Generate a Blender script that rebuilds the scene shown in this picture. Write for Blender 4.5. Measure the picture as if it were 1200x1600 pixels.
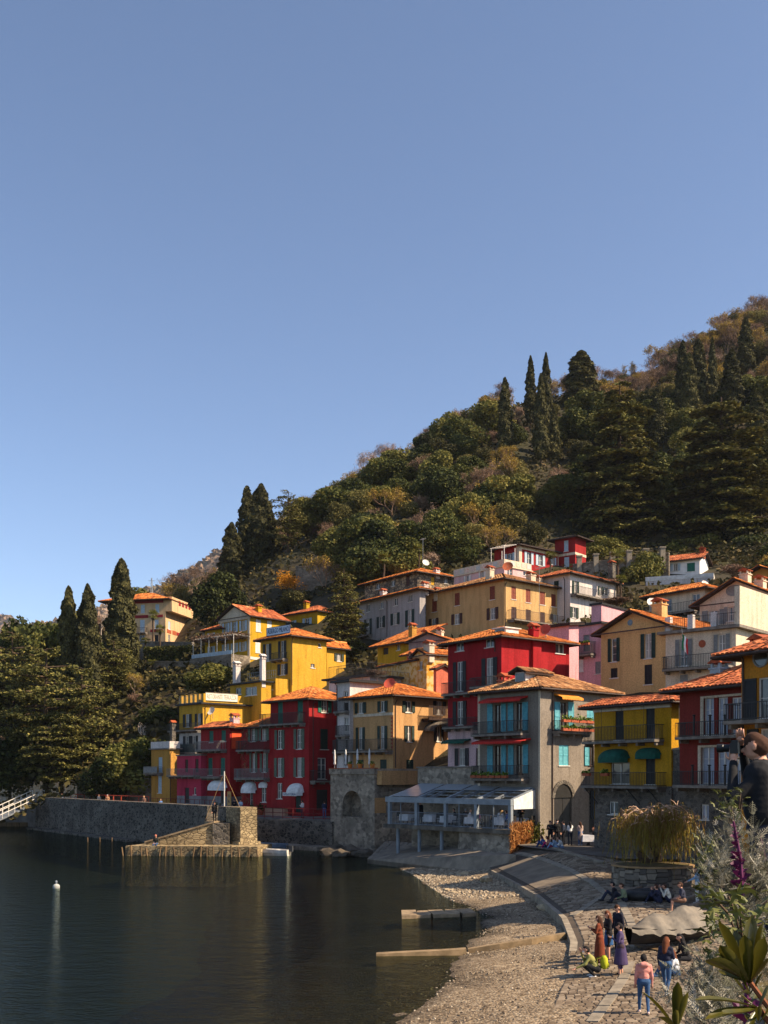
import bpy, bmesh, math, random
import numpy as np
from mathutils import Vector, Matrix
random.seed(7); RNG = np.random.default_rng(7)
R = math.radians
for o in list(bpy.data.objects): bpy.data.objects.remove(o)
scene = bpy.context.scene
COL = scene.collection

# ------------------------------------------------------------------ camera, sky, sun, exposure
CAMZ = 7.0
F = 1600.0          # focal length in photo pixels (36 mm lens on a 36 mm tall frame)
HZ = 1210.0         # horizon row in the photograph
cam_d = bpy.data.cameras.new('camera'); cam = bpy.data.objects.new('camera', cam_d); COL.objects.link(cam)
cam.location = (0, 0, CAMZ); cam.rotation_euler = (R(90), 0, 0)
cam_d.lens = 36; cam_d.sensor_width = 36; cam_d.shift_y = (HZ-800)/1600
cam_d.clip_start = 0.1; cam_d.clip_end = 14000
scene.camera = cam

SUN_EL, SUN_AZ = R(41), R(108)      # azimuth measured from +Y towards +X
sdir = Vector((math.cos(SUN_EL)*math.sin(SUN_AZ), math.cos(SUN_EL)*math.cos(SUN_AZ), math.sin(SUN_EL)))
world = bpy.data.worlds.new('World'); scene.world = world; world.use_nodes = True
wn = world.node_tree; wn.nodes.clear()
sky = wn.nodes.new('ShaderNodeTexSky'); sky.sky_type = 'NISHITA'; sky.sun_disc = False
sky.sun_elevation = SUN_EL; sky.sun_rotation = SUN_AZ
sky.altitude = 2500; sky.air_density = 1.0; sky.dust_density = 4.0; sky.ozone_density = 1.8
bg = wn.nodes.new('ShaderNodeBackground'); bg.inputs[1].default_value = 0.105
wo = wn.nodes.new('ShaderNodeOutputWorld')
wn.links.new(sky.outputs[0], bg.inputs[0]); wn.links.new(bg.outputs[0], wo.inputs[0])
sl = bpy.data.lights.new('sun', 'SUN'); sl.energy = 5.0; sl.angle = R(0.6); sl.color = (1.0, 0.82, 0.60)
sun = bpy.data.objects.new('sun', sl); COL.objects.link(sun)
sun.rotation_euler = sdir.to_track_quat('Z', 'Y').to_euler()
vs = scene.view_settings; vs.view_transform = 'Standard'; vs.look = 'None'; vs.exposure = 0.95; vs.gamma = 1
vs.use_curve_mapping = False
scene.cycles.max_bounces = 6; scene.cycles.diffuse_bounces = 2; scene.cycles.glossy_bounces = 3
scene.cycles.transparent_max_bounces = 12; scene.cycles.transmission_bounces = 3; scene.cycles.volume_bounces = 0
scene.cycles.use_denoising = True
scene.cycles.caustics_reflective = False; scene.cycles.caustics_refractive = False

def at(px, py, d):
    return Vector(((px-600)/F*d, d, CAMZ+(HZ-py)/F*d))
def on_z(px, py, z):
    d = (CAMZ-z)*F/(py-HZ); return Vector(((px-600)/F*d, d, z))

# ------------------------------------------------------------------ materials
MATS = {}
def srgb(r, g, b):
    return tuple(((c/255)/12.92 if c/255 <= 0.04045 else ((c/255+0.055)/1.055)**2.4) for c in (r, g, b))
def nodes(m):
    m.use_nodes = True; nt = m.node_tree; return nt, nt.nodes['Principled BSDF']
def mat(name, col, col2=None, scale=1.5, rough=0.8, bump=0.0, bscale=20, detail=5, spec=0.3, metal=0.0, contrast=(0.35, 0.65), stretch=None, bdist=0.02, translucent=0.0):
    """plain surface with two-tone noise colour and fine relief"""
    if name in MATS: return MATS[name]
    m = bpy.data.materials.new(name); nt, p = nodes(m)
    p.inputs['Roughness'].default_value = rough; p.inputs['Specular IOR Level'].default_value = spec; p.inputs['Metallic'].default_value = metal
    tc = nt.nodes.new('ShaderNodeTexCoord'); co = tc.outputs['Object']
    if stretch:
        mp = nt.nodes.new('ShaderNodeMapping'); mp.inputs['Scale'].default_value = stretch; nt.links.new(co, mp.inputs[0]); co = mp.outputs[0]
    if col2 is not None:
        n = nt.nodes.new('ShaderNodeTexNoise'); n.inputs['Scale'].default_value = scale; n.inputs['Detail'].default_value = detail; n.inputs['Roughness'].default_value = 0.6
        nt.links.new(co, n.inputs['Vector'])
        r = nt.nodes.new('ShaderNodeMapRange'); r.inputs[1].default_value = contrast[0]; r.inputs[2].default_value = contrast[1]
        nt.links.new(n.outputs[0], r.inputs[0])
        mx = nt.nodes.new('ShaderNodeMix'); mx.data_type = 'RGBA'; mx.inputs[6].default_value = (*col, 1); mx.inputs[7].default_value = (*col2, 1)
        nt.links.new(r.outputs[0], mx.inputs[0]); nt.links.new(mx.outputs[2], p.inputs['Base Color'])
    else:
        p.inputs['Base Color'].default_value = (*col, 1)
    if bump:
        n = nt.nodes.new('ShaderNodeTexNoise'); n.inputs['Scale'].default_value = bscale; n.inputs['Detail'].default_value = 6
        nt.links.new(co, n.inputs['Vector'])
        b = nt.nodes.new('ShaderNodeBump'); b.inputs['Strength'].default_value = bump; b.inputs['Distance'].default_value = bdist
        nt.links.new(n.outputs[0], b.inputs['Height']); nt.links.new(b.outputs[0], p.inputs['Normal'])
    MATS[name] = m; return m
def attr_mat(name, stops, rough=0.8, spec=0.2, trans=0.0, noise=None, own=0.0):
    """colour from the per-piece attribute 'v' (0..1), as tiles and leaves each have a tone of their own"""
    if name in MATS: return MATS[name]
    m = bpy.data.materials.new(name); nt, p = nodes(m)
    p.inputs['Roughness'].default_value = rough; p.inputs['Specular IOR Level'].default_value = spec
    a = nt.nodes.new('ShaderNodeAttribute'); a.attribute_name = 'v'
    r = nt.nodes.new('ShaderNodeValToRGB'); cr = r.color_ramp
    while len(cr.elements) < len(stops): cr.elements.new(0.5)
    for e, (pos, c) in zip(cr.elements, stops): e.position = pos; e.color = (*c, 1)
    fac = a.outputs['Fac']
    if noise:
        tc = nt.nodes.new('ShaderNodeTexCoord'); n = nt.nodes.new('ShaderNodeTexNoise'); n.inputs['Scale'].default_value = noise[0]; n.inputs['Detail'].default_value = 4
        nt.links.new(tc.outputs['Object'], n.inputs['Vector'])
        ma = nt.nodes.new('ShaderNodeMath'); ma.operation = 'MULTIPLY_ADD'; ma.inputs[1].default_value = noise[1]
        sb = nt.nodes.new('ShaderNodeMath'); sb.operation = 'SUBTRACT'; sb.inputs[1].default_value = 0.5
        nt.links.new(n.outputs[0], sb.inputs[0]); nt.links.new(sb.outputs[0], ma.inputs[0]); nt.links.new(fac, ma.inputs[2]); fac = ma.outputs[0]
    if own:      # every plant has a tone of its own
        oi = nt.nodes.new('ShaderNodeObjectInfo'); o1 = nt.nodes.new('ShaderNodeMath'); o1.operation = 'SUBTRACT'; o1.inputs[1].default_value = 0.5; nt.links.new(oi.outputs['Random'], o1.inputs[0]); o2 = nt.nodes.new('ShaderNodeMath'); o2.operation = 'MULTIPLY_ADD'; o2.inputs[1].default_value = own; nt.links.new(o1.outputs[0], o2.inputs[0]); nt.links.new(fac, o2.inputs[2]); fac = o2.outputs[0]
    nt.links.new(fac, r.inputs[0]); nt.links.new(r.outputs[0], p.inputs['Base Color'])
    if trans:
        t = nt.nodes.new('ShaderNodeBsdfTranslucent'); nt.links.new(r.outputs[0], t.inputs[0])
        mx = nt.nodes.new('ShaderNodeMixShader'); mx.inputs[0].default_value = trans
        out = nt.nodes['Material Output']
        nt.links.new(p.outputs[0], mx.inputs[1]); nt.links.new(t.outputs[0], mx.inputs[2]); nt.links.new(mx.outputs[0], out.inputs[0])
    MATS[name] = m; return m

def stucco(name, rgb, dark=0.58, stain=(0.42, 0.75)):
    """painted lime plaster: blotches, run-down streaks and grain"""
    if name in MATS: return MATS[name]
    c = srgb(*rgb); m = bpy.data.materials.new(name); nt, p = nodes(m); L = nt.links.new
    p.inputs['Roughness'].default_value = 0.9; p.inputs['Specular IOR Level'].default_value = 0.15
    tc = nt.nodes.new('ShaderNodeTexCoord')
    def noise(sc, det, stretch=None):
        n = nt.nodes.new('ShaderNodeTexNoise'); n.inputs['Scale'].default_value = sc; n.inputs['Detail'].default_value = det; n.inputs['Roughness'].default_value = 0.65
        if stretch:
            mp = nt.nodes.new('ShaderNodeMapping'); mp.inputs['Scale'].default_value = stretch; L(tc.outputs['Object'], mp.inputs[0]); L(mp.outputs[0], n.inputs['Vector'])
        else: L(tc.outputs['Object'], n.inputs['Vector'])
        return n
    def rng(n, a, b):
        r = nt.nodes.new('ShaderNodeMapRange'); r.inputs[1].default_value = a; r.inputs[2].default_value = b; L(n.outputs[0], r.inputs[0]); return r
    def mix(f, a, b):
        mx = nt.nodes.new('ShaderNodeMix'); mx.data_type = 'RGBA'
        if f is not None: L(f, mx.inputs[0])
        for v, i in ((a, 6), (b, 7)):
            if isinstance(v, tuple): mx.inputs[i].default_value = (*v, 1)
            else: L(v, mx.inputs[i])
        return mx.outputs[2]
    pale = tuple(min(1, x*1.12+0.012) for x in c); dk = tuple(x*dark for x in c)
    blotch = rng(noise(0.35, 6), 0.35, 0.68); streak = rng(noise(1.0, 6, (1.6, 1.6, 0.22)), 0.46, 0.8); grain = rng(noise(9, 4), 0.3, 0.75)
    a = mix(blotch.outputs[0], pale, c); b = mix(streak.outputs[0], a, dk)
    g = tuple(x*0.9 for x in c)
    mx = nt.nodes.new('ShaderNodeMix'); mx.data_type = 'RGBA'; mx.blend_type = 'MULTIPLY'; mx.inputs[0].default_value = 0.45
    gr = nt.nodes.new('ShaderNodeCombineColor'); [L(grain.outputs[0], gr.inputs[i]) for i in range(3)]
    L(b, mx.inputs[6]); L(gr.outputs[0], mx.inputs[7]); L(mx.outputs[2], p.inputs['Base Color'])
    bp = nt.nodes.new('ShaderNodeBump'); bp.inputs['Strength'].default_value = 0.35; bp.inputs['Distance'].default_value = 0.03
    L(noise(6, 8).outputs[0], bp.inputs['Height']); L(bp.outputs[0], p.inputs['Normal'])
    MATS[name] = m; return m
def masonry(name, c1, c2, mortar, scale=2.2, bump=0.8, squash=(1, 1, 1.5)):
    """rubble wall too far off to pick stones apart: cells with recessed joints"""
    if name in MATS: return MATS[name]
    m = bpy.data.materials.new(name); nt, p = nodes(m); L = nt.links.new
    p.inputs['Roughness'].default_value = 0.92; p.inputs['Specular IOR Level'].default_value = 0.15
    tc = nt.nodes.new('ShaderNodeTexCoord'); mp = nt.nodes.new('ShaderNodeMapping'); mp.inputs['Scale'].default_value = squash; L(tc.outputs['Object'], mp.inputs[0])
    nz = nt.nodes.new('ShaderNodeTexNoise'); nz.inputs['Scale'].default_value = 1.3; nz.inputs['Detail'].default_value = 4; L(mp.outputs[0], nz.inputs['Vector'])
    vm = nt.nodes.new('ShaderNodeVectorMath'); vm.operation = 'MULTIPLY_ADD'; vm.inputs[1].default_value = (0.35,)*3; L(nz.outputs[1], vm.inputs[0]); L(mp.outputs[0], vm.inputs[2])
    v = nt.nodes.new('ShaderNodeTexVoronoi'); v.inputs['Scale'].default_value = scale; L(vm.outputs[0], v.inputs['Vector'])
    e = nt.nodes.new('ShaderNodeTexVoronoi'); e.feature = 'DISTANCE_TO_EDGE'; e.inputs['Scale'].default_value = scale; L(vm.outputs[0], e.inputs['Vector'])
    er = nt.nodes.new('ShaderNodeMapRange'); er.inputs[1].default_value = 0.02; er.inputs[2].default_value = 0.1; L(e.outputs[0], er.inputs[0])
    mx = nt.nodes.new('ShaderNodeMix'); mx.data_type = 'RGBA'; mx.inputs[6].default_value = (*c1, 1); mx.inputs[7].default_value = (*c2, 1)
    sp = nt.nodes.new('ShaderNodeSeparateColor'); L(v.outputs['Color'], sp.inputs[0]); L(sp.outputs[0], mx.inputs[0])
    m2 = nt.nodes.new('ShaderNodeMix'); m2.data_type = 'RGBA'; m2.inputs[6].default_value = (*mortar, 1); L(er.outputs[0], m2.inputs[0]); L(mx.outputs[2], m2.inputs[7])
    n2 = nt.nodes.new('ShaderNodeTexNoise'); n2.inputs['Scale'].default_value = 0.5; n2.inputs['Detail'].default_value = 6; L(tc.outputs['Object'], n2.inputs['Vector'])
    r2 = nt.nodes.new('ShaderNodeMapRange'); r2.inputs[1].default_value = 0.35; r2.inputs[2].default_value = 0.7; r2.inputs[3].default_value = 0.62; r2.inputs[4].default_value = 1.15; L(n2.outputs[0], r2.inputs[0])
    m3 = nt.nodes.new('ShaderNodeVectorMath'); m3.operation = 'SCALE'; L(m2.outputs[2], m3.inputs[0]); L(r2.outputs[0], m3.inputs['Scale']); L(m3.outputs[0], p.inputs['Base Color'])
    b = nt.nodes.new('ShaderNodeBump'); b.inputs['Strength'].default_value = bump; b.inputs['Distance'].default_value = 0.06; L(er.outputs[0], b.inputs['Height']); L(b.outputs[0], p.inputs['Normal'])
    MATS[name] = m; return m

def glass_mat():
    m = mat('window_glass', (0.03, 0.035, 0.04), (0.10, 0.10, 0.10), scale=0.9, rough=0.08, spec=0.6)  # opaque pane, darkness of the room behind is put into its colour
    return m
GLASS = glass_mat()
WHITE = mat('white_paint', srgb(222, 216, 206), srgb(190, 182, 170), scale=2, rough=0.6)
IRON = mat('wrought_iron', (0.018, 0.017, 0.017), (0.035, 0.03, 0.027), scale=8, rough=0.55)
WOOD = mat('dark_eave_wood', srgb(62, 42, 32), srgb(38, 26, 21), scale=6, rough=0.8)
CONC = mat('balcony_concrete', srgb(134, 124, 112), srgb(98, 90, 82), scale=2.5, rough=0.9, bump=0.3)
GALV = mat('galvanised_metal', srgb(150, 155, 160), srgb(112, 117, 122), scale=3, rough=0.45, metal=0.4)
PIPE = mat('copper_downpipe', srgb(78, 60, 52), srgb(52, 42, 38), scale=4, rough=0.6)
TILE_O = attr_mat('orange_roof_tile', [(0, srgb(106, 58, 30)), (0.35, srgb(170, 94, 42)), (0.7, srgb(198, 118, 54)), (1, srgb(216, 152, 86))], rough=0.85, noise=(0.5, 0.9))
TILE_R = attr_mat('red_roof_tile', [(0, srgb(98, 52, 32)), (0.4, srgb(160, 84, 50)), (0.75, srgb(186, 106, 64)), (1, srgb(206, 138, 92))], rough=0.85, noise=(0.5, 0.9))
TILE_B = attr_mat('weathered_roof_tile', [(0, srgb(74, 56, 42)), (0.3, srgb(140, 96, 62)), (0.7, srgb(180, 128, 82)), (1, srgb(206, 168, 122))], rough=0.9, noise=(0.6, 1.1))
TILE_D = attr_mat('dark_roof_tile', [(0, srgb(40, 34, 32)), (0.5, srgb(66, 58, 54)), (1, srgb(92, 80, 72))], rough=0.85, noise=(0.5, 0.6))

# ------------------------------------------------------------------ mesh helpers
class MB:
    def __init__(s): s.v = []; s.f = []; s.m = []
    def quad(s, a, b, c, d, m=0):
        i = len(s.v); s.v += [a, b, c, d]; s.f.append((i, i+1, i+2, i+3)); s.m.append(m)
    def poly(s, pts, m=0):
        i = len(s.v); s.v += list(pts); s.f.append(tuple(range(i, i+len(pts)))); s.m.append(m)
    def hexa(s, p, m=0):     # p: 4 bottom points ccw from above, 4 top points
        i = len(s.v); s.v += list(p)
        for f in ((3, 2, 1, 0), (4, 5, 6, 7), (0, 1, 5, 4), (1, 2, 6, 5), (2, 3, 7, 6), (3, 0, 4, 7)):
            s.f.append(tuple(i+k for k in f)); s.m.append(m)
    def box(s, x0, x1, y0, y1, z0, z1, m=0):
        s.hexa([(x0, y0, z0), (x1, y0, z0), (x1, y1, z0), (x0, y1, z0), (x0, y0, z1), (x1, y0, z1), (x1, y1, z1), (x0, y1, z1)], m)
    def prism(s, poly, z0, z1, m=0):      # ccw plan polygon
        n = len(poly); i = len(s.v)
        s.v += [(p[0], p[1], z0) for p in poly]+[(p[0], p[1], z1) for p in poly]
        s.f.append(tuple(i+n-1-k for k in range(n))); s.m.append(m)
        s.f.append(tuple(i+n+k for k in range(n))); s.m.append(m)
        for k in range(n):
            j = (k+1) % n; s.f.append((i+k, i+j, i+n+j, i+n+k)); s.m.append(m)
    def tube(s, pts, rad, seg=6, m=0, cap=True):
        pts = [Vector(p) for p in pts]; n = len(pts)
        rs = rad if isinstance(rad, (list, tuple)) else [rad]*n
        i0 = len(s.v); up = None
        for k, p in enumerate(pts):
            t = (pts[min(k+1, n-1)]-pts[max(k-1, 0)])
            if t.length < 1e-9: t = Vector((0, 0, 1))
            t.normalize()
            if up is None: up = Vector((0, 0, 1)) if abs(t.z) < 0.9 else Vector((1, 0, 0))
            a = t.cross(up)
            if a.length < 1e-6: a = t.cross(Vector((1, 0, 0)))
            a.normalize(); b = a.cross(t).normalized(); up = b
            for j in range(seg):
                an = 2*math.pi*j/seg; q = p+(a*math.cos(an)+b*math.sin(an))*rs[k]; s.v.append(tuple(q))
        for k in range(n-1):
            for j in range(seg):
                j2 = (j+1) % seg; s.f.append((i0+k*seg+j, i0+k*seg+j2, i0+(k+1)*seg+j2, i0+(k+1)*seg+j)); s.m.append(m)
        if cap:
            s.f.append(tuple(i0+j for j in reversed(range(seg)))); s.m.append(m)
            s.f.append(tuple(i0+(n-1)*seg+j for j in range(seg))); s.m.append(m)
    def lathe(s, c, prof, seg=12, m=0, sx=1, sy=1):   # prof: [(r,z)]
        i0 = len(s.v)
        for r, z in prof:
            for j in range(seg):
                an = 2*math.pi*j/seg; s.v.append((c[0]+r*sx*math.cos(an), c[1]+r*sy*math.sin(an), c[2]+z))
        for k in range(len(prof)-1):
            for j in range(seg):
                j2 = (j+1) % seg; s.f.append((i0+k*seg+j, i0+k*seg+j2, i0+(k+1)*seg+j2, i0+(k+1)*seg+j)); s.m.append(m)
        s.f.append(tuple(i0+j for j in reversed(range(seg)))); s.m.append(m)
        s.f.append(tuple(i0+(len(prof)-1)*seg+j for j in range(seg))); s.m.append(m)
    def mesh(s, name, mats):
        me = bpy.data.meshes.new(name); me.from_pydata([tuple(v) for v in s.v], [], s.f)
        for m in (mats if isinstance(mats, (list, tuple)) else [mats]): me.materials.append(m)
        if any(s.m): me.polygons.foreach_set('material_index', s.m)
        me.update(); return me
    def build(s, name, mats, parent=None, smooth=False, loc=None):
        me = s.mesh(name, mats)
        if smooth: me.polygons.foreach_set('use_smooth', [True]*len(me.polygons))
        return obj(name, me, parent, loc)
def obj(name, data, parent=None, loc=None, rz=None):
    o = bpy.data.objects.new(name, data); COL.objects.link(o)
    if parent is not None: o.parent = parent
    if loc is not None: o.location = loc
    if rz is not None: o.rotation_euler = (0, 0, rz)
    return o
def tag(o, label=None, cat=None, group=None, kind=None):
    if label: o['label'] = label
    if cat: o['category'] = cat
    if group: o['group'] = group
    if kind: o['kind'] = kind
    return o
def empty(name, loc, rz=0, label=None, cat=None, group=None):
    return tag(obj(name, None, None, loc, rz), label, cat, group)
def quads_mesh(name, V4, v, m, smooth=False):
    """V4 (N,4,3) quads with per-quad value v"""
    n = len(V4); me = bpy.data.meshes.new(name)
    me.vertices.add(4*n); me.loops.add(4*n); me.polygons.add(n)
    me.vertices.foreach_set('co', np.asarray(V4, np.float32).ravel())
    me.loops.foreach_set('vertex_index', np.arange(4*n, dtype=np.int32))
    me.polygons.foreach_set('loop_start', np.arange(0, 4*n, 4, dtype=np.int32))
    me.update(calc_edges=True)
    a = me.attributes.new('v', 'FLOAT', 'FACE'); a.data.foreach_set('value', np.asarray(v, np.float32))
    me.materials.append(m); return me
def copy_tree(o, parent=None):
    c = o.copy(); COL.objects.link(c); c.parent = parent
    for ch in list(o.children): copy_tree(ch, c)
    return c
def text_mesh(name, body, size, m, align='CENTER', extrude=0.008):
    cu = bpy.data.curves.new(name, 'FONT'); cu.body = body; cu.size = size; cu.align_x = align; cu.align_y = 'CENTER'; cu.extrude = extrude; cu.resolution_u = 2
    t = bpy.data.objects.new(name, cu); COL.objects.link(t)
    dg = bpy.context.evaluated_depsgraph_get(); me = bpy.data.meshes.new_from_object(t.evaluated_get(dg))
    bpy.data.objects.remove(t); bpy.data.curves.remove(cu)
    me.materials.clear(); me.materials.append(m); me.name = name; return me
# ------------------------------------------------------------------ house builder
VIEWS = dict(V0=(0, 0, 1), V1=(0, 860, 3.4767), V2=(220, 900, 3.75), V3=(500, 860, 4.2857), V4=(500, 1100, 4.2857), V5=(680, 940, 4.2107), V6=(880, 840, 3.75),
             V7=(900, 1040, 4), V8=(700, 820, 4), V9=(150, 900, 7.0588), V10=(300, 960, 6.6667), V11=(310, 1190, 5.714), V12=(600, 1200, 4.6154), V13=(560, 960, 7.5))
def tiles_quads(poly, w=0.24, ln=0.42, lift=0.05):
    """half-round tiles laid in courses over one roof plane (first two points = eave)"""
    p = [Vector(q) for q in poly]
    e = (p[1]-p[0]).normalized(); n = (p[1]-p[0]).cross(p[2]-p[1]).normalized()
    if n.z < 0: n = -n
    s = n.cross(e)
    if s.z < 0: s = -s
    q = [((a-p[0]).dot(e), (a-p[0]).dot(s)) for a in p]
    umin = min(a for a, b in q); umax = max(a for a, b in q)
    ncol = max(1, int((umax-umin)/w)); w2 = (umax-umin)/ncol
    out = []; val = []
    prof = [(-0.5, 0.0), (-0.25, 0.055), (0.25, 0.055), (0.5, 0.0)]
    E = np.array(e); S = np.array(s); N = np.array(n); P0 = np.array(p[0])
    for c in range(ncol):
        u = umin+(c+0.5)*w2; ss = []
        for k in range(len(q)):
            a, b = q[k], q[(k+1) % len(q)]
            if (a[0]-u)*(b[0]-u) < 0: ss.append(a[1]+(u-a[0])/(b[0]-a[0])*(b[1]-a[1]))
        if len(ss) < 2: continue
        s0, s1 = min(ss), max(ss)
        if s1-s0 < 0.1: continue
        k = max(1, int(round((s1-s0)/ln))); l2 = (s1-s0)/k
        for i in range(k):
            a = s0+i*l2-0.02; b = s0+(i+1)*l2+0.05; j = random.gauss(0, 0.012); t = random.gauss(0.5, 0.22)
            lo = lift+0.03+random.gauss(0, 0.006); hi = lift
            for m in range(3):
                (x0, h0), (x1, h1) = prof[m], prof[m+1]
                A = P0+E*(u+j+x0*w2*1.02); B = P0+E*(u+j+x1*w2*1.02)
                out.append((A+S*a+N*(h0+lo), B+S*a+N*(h1+lo), B+S*b+N*(h1+hi), A+S*b+N*(h0+hi))); val.append(t)
            A = P0+E*(u+j-0.5*w2); B = P0+E*(u+j+0.5*w2); C = P0+E*(u+j+0.25*w2); D = P0+E*(u+j-0.25*w2)
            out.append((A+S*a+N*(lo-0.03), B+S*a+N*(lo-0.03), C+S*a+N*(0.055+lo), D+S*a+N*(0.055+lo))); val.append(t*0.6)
    return out, val
def ridge_quads(a, b, w=0.2, h=0.12, ln=0.4):
    a, b = Vector(a), Vector(b); t = b-a; L = t.length
    if L < 0.1: return [], []
    t.normalize(); sd = t.cross(Vector((0, 0, 1))).normalized(); up = sd.cross(t).normalized()
    out = []; val = []; k = max(1, int(L/ln)); l2 = L/k
    prof = [(-w, -0.05), (-w*0.55, h*0.8), (0, h), (w*0.55, h*0.8), (w, -0.05)]
    for i in range(k):
        p0 = a+t*(i*l2); p1 = a+t*((i+1)*l2+0.05); v = random.gauss(0.6, 0.2); g = 0.03
        for m in range(4):
            (x0, h0), (x1, h1) = prof[m], prof[m+1]
            out.append((tuple(p0+sd*x0+up*(h0+g)), tuple(p0+sd*x1+up*(h1+g)), tuple(p1+sd*x1+up*h1), tuple(p1+sd*x0+up*h0))); val.append(v)
    return out, val

class House:
    def __init__(s, name, label, V, cx, ye, yb, d, a, xl, xr=None, depth=None, cat='house', group=None, sink=4.0):
        s.V = VIEWS[V]; s.a = R(a); s.d = d
        cpx = s.px(cx); C = Vector(((cpx-600)/F*d, d))
        e = Vector((math.cos(s.a), -math.sin(s.a))); r = Vector((math.sin(s.a), math.cos(s.a)))
        k = (s.px(xl)-600)/F; s.A = (C.x-k*C.y)/(e.x-k*e.y)       # C - A e lies on the ray xl
        if xr is not None:
            k2 = (s.px(xr)-600)/F; s.B = (k2*C.y-C.x)/(r.x-k2*r.y)
        if depth is not None: s.B = depth
        s.P = C-e*s.A; s.e = e; s.r = r
        s.ze = CAMZ+(HZ-s.py(ye))/F*d; s.zb = CAMZ+(HZ-s.py(yb))/F*d
        s.o = empty(name, (s.P.x, s.P.y, s.zb), -s.a, label, cat, group)
        s.h = s.ze-s.zb; s.sink = sink; s.wins = []; s.mats = None
    def px(s, x): return s.V[0]+x/s.V[2]
    def py(s, y): return s.V[1]+y/s.V[2]
    def uz(s, f, x, y):
        """photo position on face f -> (u, z) in the house's own frame"""
        k = (s.px(x)-600)/F
        if f == 'F': P, e = s.P, s.e
        else: P, e = s.P+s.e*s.A, s.r
        u = (k*P.y-P.x)/(e.x-k*e.y); Y = P.y+u*e.y
        return u, CAMZ+(HZ-s.py(y))/F*Y-s.zb
    def rect(s, f, x0, y0, x1, y1):
        u0, _ = s.uz(f, x0, y0); u1, _ = s.uz(f, x1, y0); xm = (x0+x1)/2
        return u0, u1, s.uz(f, xm, y1)[1], s.uz(f, xm, y0)[1]
    def pt(s, f, u, o, z):       # face coords (u along, o outwards, z) -> local
        return (u, -o, z) if f == 'F' else (s.A+o, u, z)
    def fbox(s, mb, f, u0, u1, o0, o1, z0, z1, m=0):
        if f == 'F': mb.box(u0, u1, -o1, -o0, z0, z1, m)
        else: mb.box(s.A+o0, s.A+o1, u0, u1, z0, z1, m)
    def walls(s, mats, zones=(), wins=(), gable=None, top=None):
        """zones: [(z_limit,[mat index])] from below; wins: (face,x0,y0,x1,y1,kind[,shutter material])"""
        if not isinstance(mats, (list, tuple)): mats = [mats]
        s.mats = mats; mb = MB(); z1 = s.h+0.18 if top is None else top
        R_ = {'F': [], 'R': []}
        for w in wins:
            r = s.rect(w[0], *w[1:5]); R_[w[0]].append((r, w))
        zl = [z for z, i in zones]
        def zone(z):
            for lim, i in zones:
                if z < lim: return i
            return 0
        for f, L in (('F', s.A), ('R', s.B)):
            us = sorted(set([0, L]+[min(max(x, 0), L) for (r, w) in R_[f] for x in r[:2]])); zs = sorted(set([-s.sink, z1]+[z for z in zl if z < z1]+[min(max(x, -1), z1) for (r, w) in R_[f] for x in r[2:]]))
            for i in range(len(us)-1):
                for j in range(len(zs)-1):
                    uc, zc = (us[i]+us[i+1])/2, (zs[j]+zs[j+1])/2
                    if any(r[0] < uc < r[1] and r[2] < zc < r[3] for r, w in R_[f]): continue
                    mb.quad(s.pt(f, us[i], 0, zs[j]), s.pt(f, us[i+1], 0, zs[j]), s.pt(f, us[i+1], 0, zs[j+1]), s.pt(f, us[i], 0, zs[j+1]), zone(zc))
            for r, w in R_[f]:
                u0, u1, a, b = r; m = zone((a+b)/2); D = -0.22
                for q in (((u0, a), (u1, a)), ((u1, a), (u1, b)), ((u1, b), (u0, b)), ((u0, b), (u0, a))):
                    (p0, p1) = q; mb.quad(s.pt(f, p0[0], 0, p0[1]), s.pt(f, p1[0], 0, p1[1]), s.pt(f, p1[0], D, p1[1]), s.pt(f, p0[0], D, p0[1]), m)
        A, B, z0 = s.A, s.B, -s.sink
        mb.quad((A, B, z0), (0, B, z0), (0, B, z1), (A, B, z1)); mb.quad((0, B, z0), (0, 0, z0), (0, 0, z1), (0, B, z1))
        if gable:
            ax, pt_, ov_ = gable; rise = ((A if ax == 'y' else B)/2+ov_)*pt_-0.07-0.18
            if ax == 'y':
                for y in (0, B): mb.poly([(0, y, z1), (A, y, z1), (A/2, y, z1+rise)])
            else:
                for x in (0, A): mb.poly([(x, 0, z1), (x, B, z1), (x, B/2, z1+rise)])
        else: mb.quad((0, 0, z1-0.02), (A, 0, z1-0.02), (A, B, z1-0.02), (0, B, z1-0.02))
        s.wall = mb.build('wall', mats, s.o)
        for f in 'FR':
            for r, w in R_[f]: s.window(f, r, w[5], w[6] if len(w) > 6 else None)
        return s
    def window(s, f, r, kind, shut=None, frame=None):
        u0, u1, a, b = r; w = u1-u0; mb = MB(); t = 0.07; fm = frame or WHITE
        if kind == 'N': kind = 'n'; fm = WOOD
        if kind == 'd':      # solid door leaf
            s.fbox(mb, f, u0, u1, -0.16, -0.10, a, b); n = 2
            for k in range(n):
                s.fbox(mb, f, u0+w*(k/n)+0.06, u0+w*((k+1)/n)-0.06, -0.10, -0.08, a+0.15, a+(b-a)*0.45); s.fbox(mb, f, u0+w*(k/n)+0.06, u0+w*((k+1)/n)-0.06, -0.10, -0.08, a+(b-a)*0.52, b-0.12)
            return mb.build('door', shut or WOOD, s.o)
        for (x0, x1, y0, y1) in ((u0, u1, b-t, b), (u0, u1, a, a+t), (u0, u0+t, a+t, b-t), (u1-t, u1, a+t, b-t)): s.fbox(mb, f, x0, x1, -0.16, -0.10, y0, y1)
        if w > 0.55: s.fbox(mb, f, (u0+u1)/2-0.045, (u0+u1)/2+0.045, -0.155, -0.09, a+t, b-t)
        nb = max(1, int(round((b-a)/0.75)))
        for k in range(1, nb):
            z = a+(b-a)*k/nb; s.fbox(mb, f, u0+t, u1-t, -0.15, -0.11, z-0.018, z+0.018)
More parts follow.
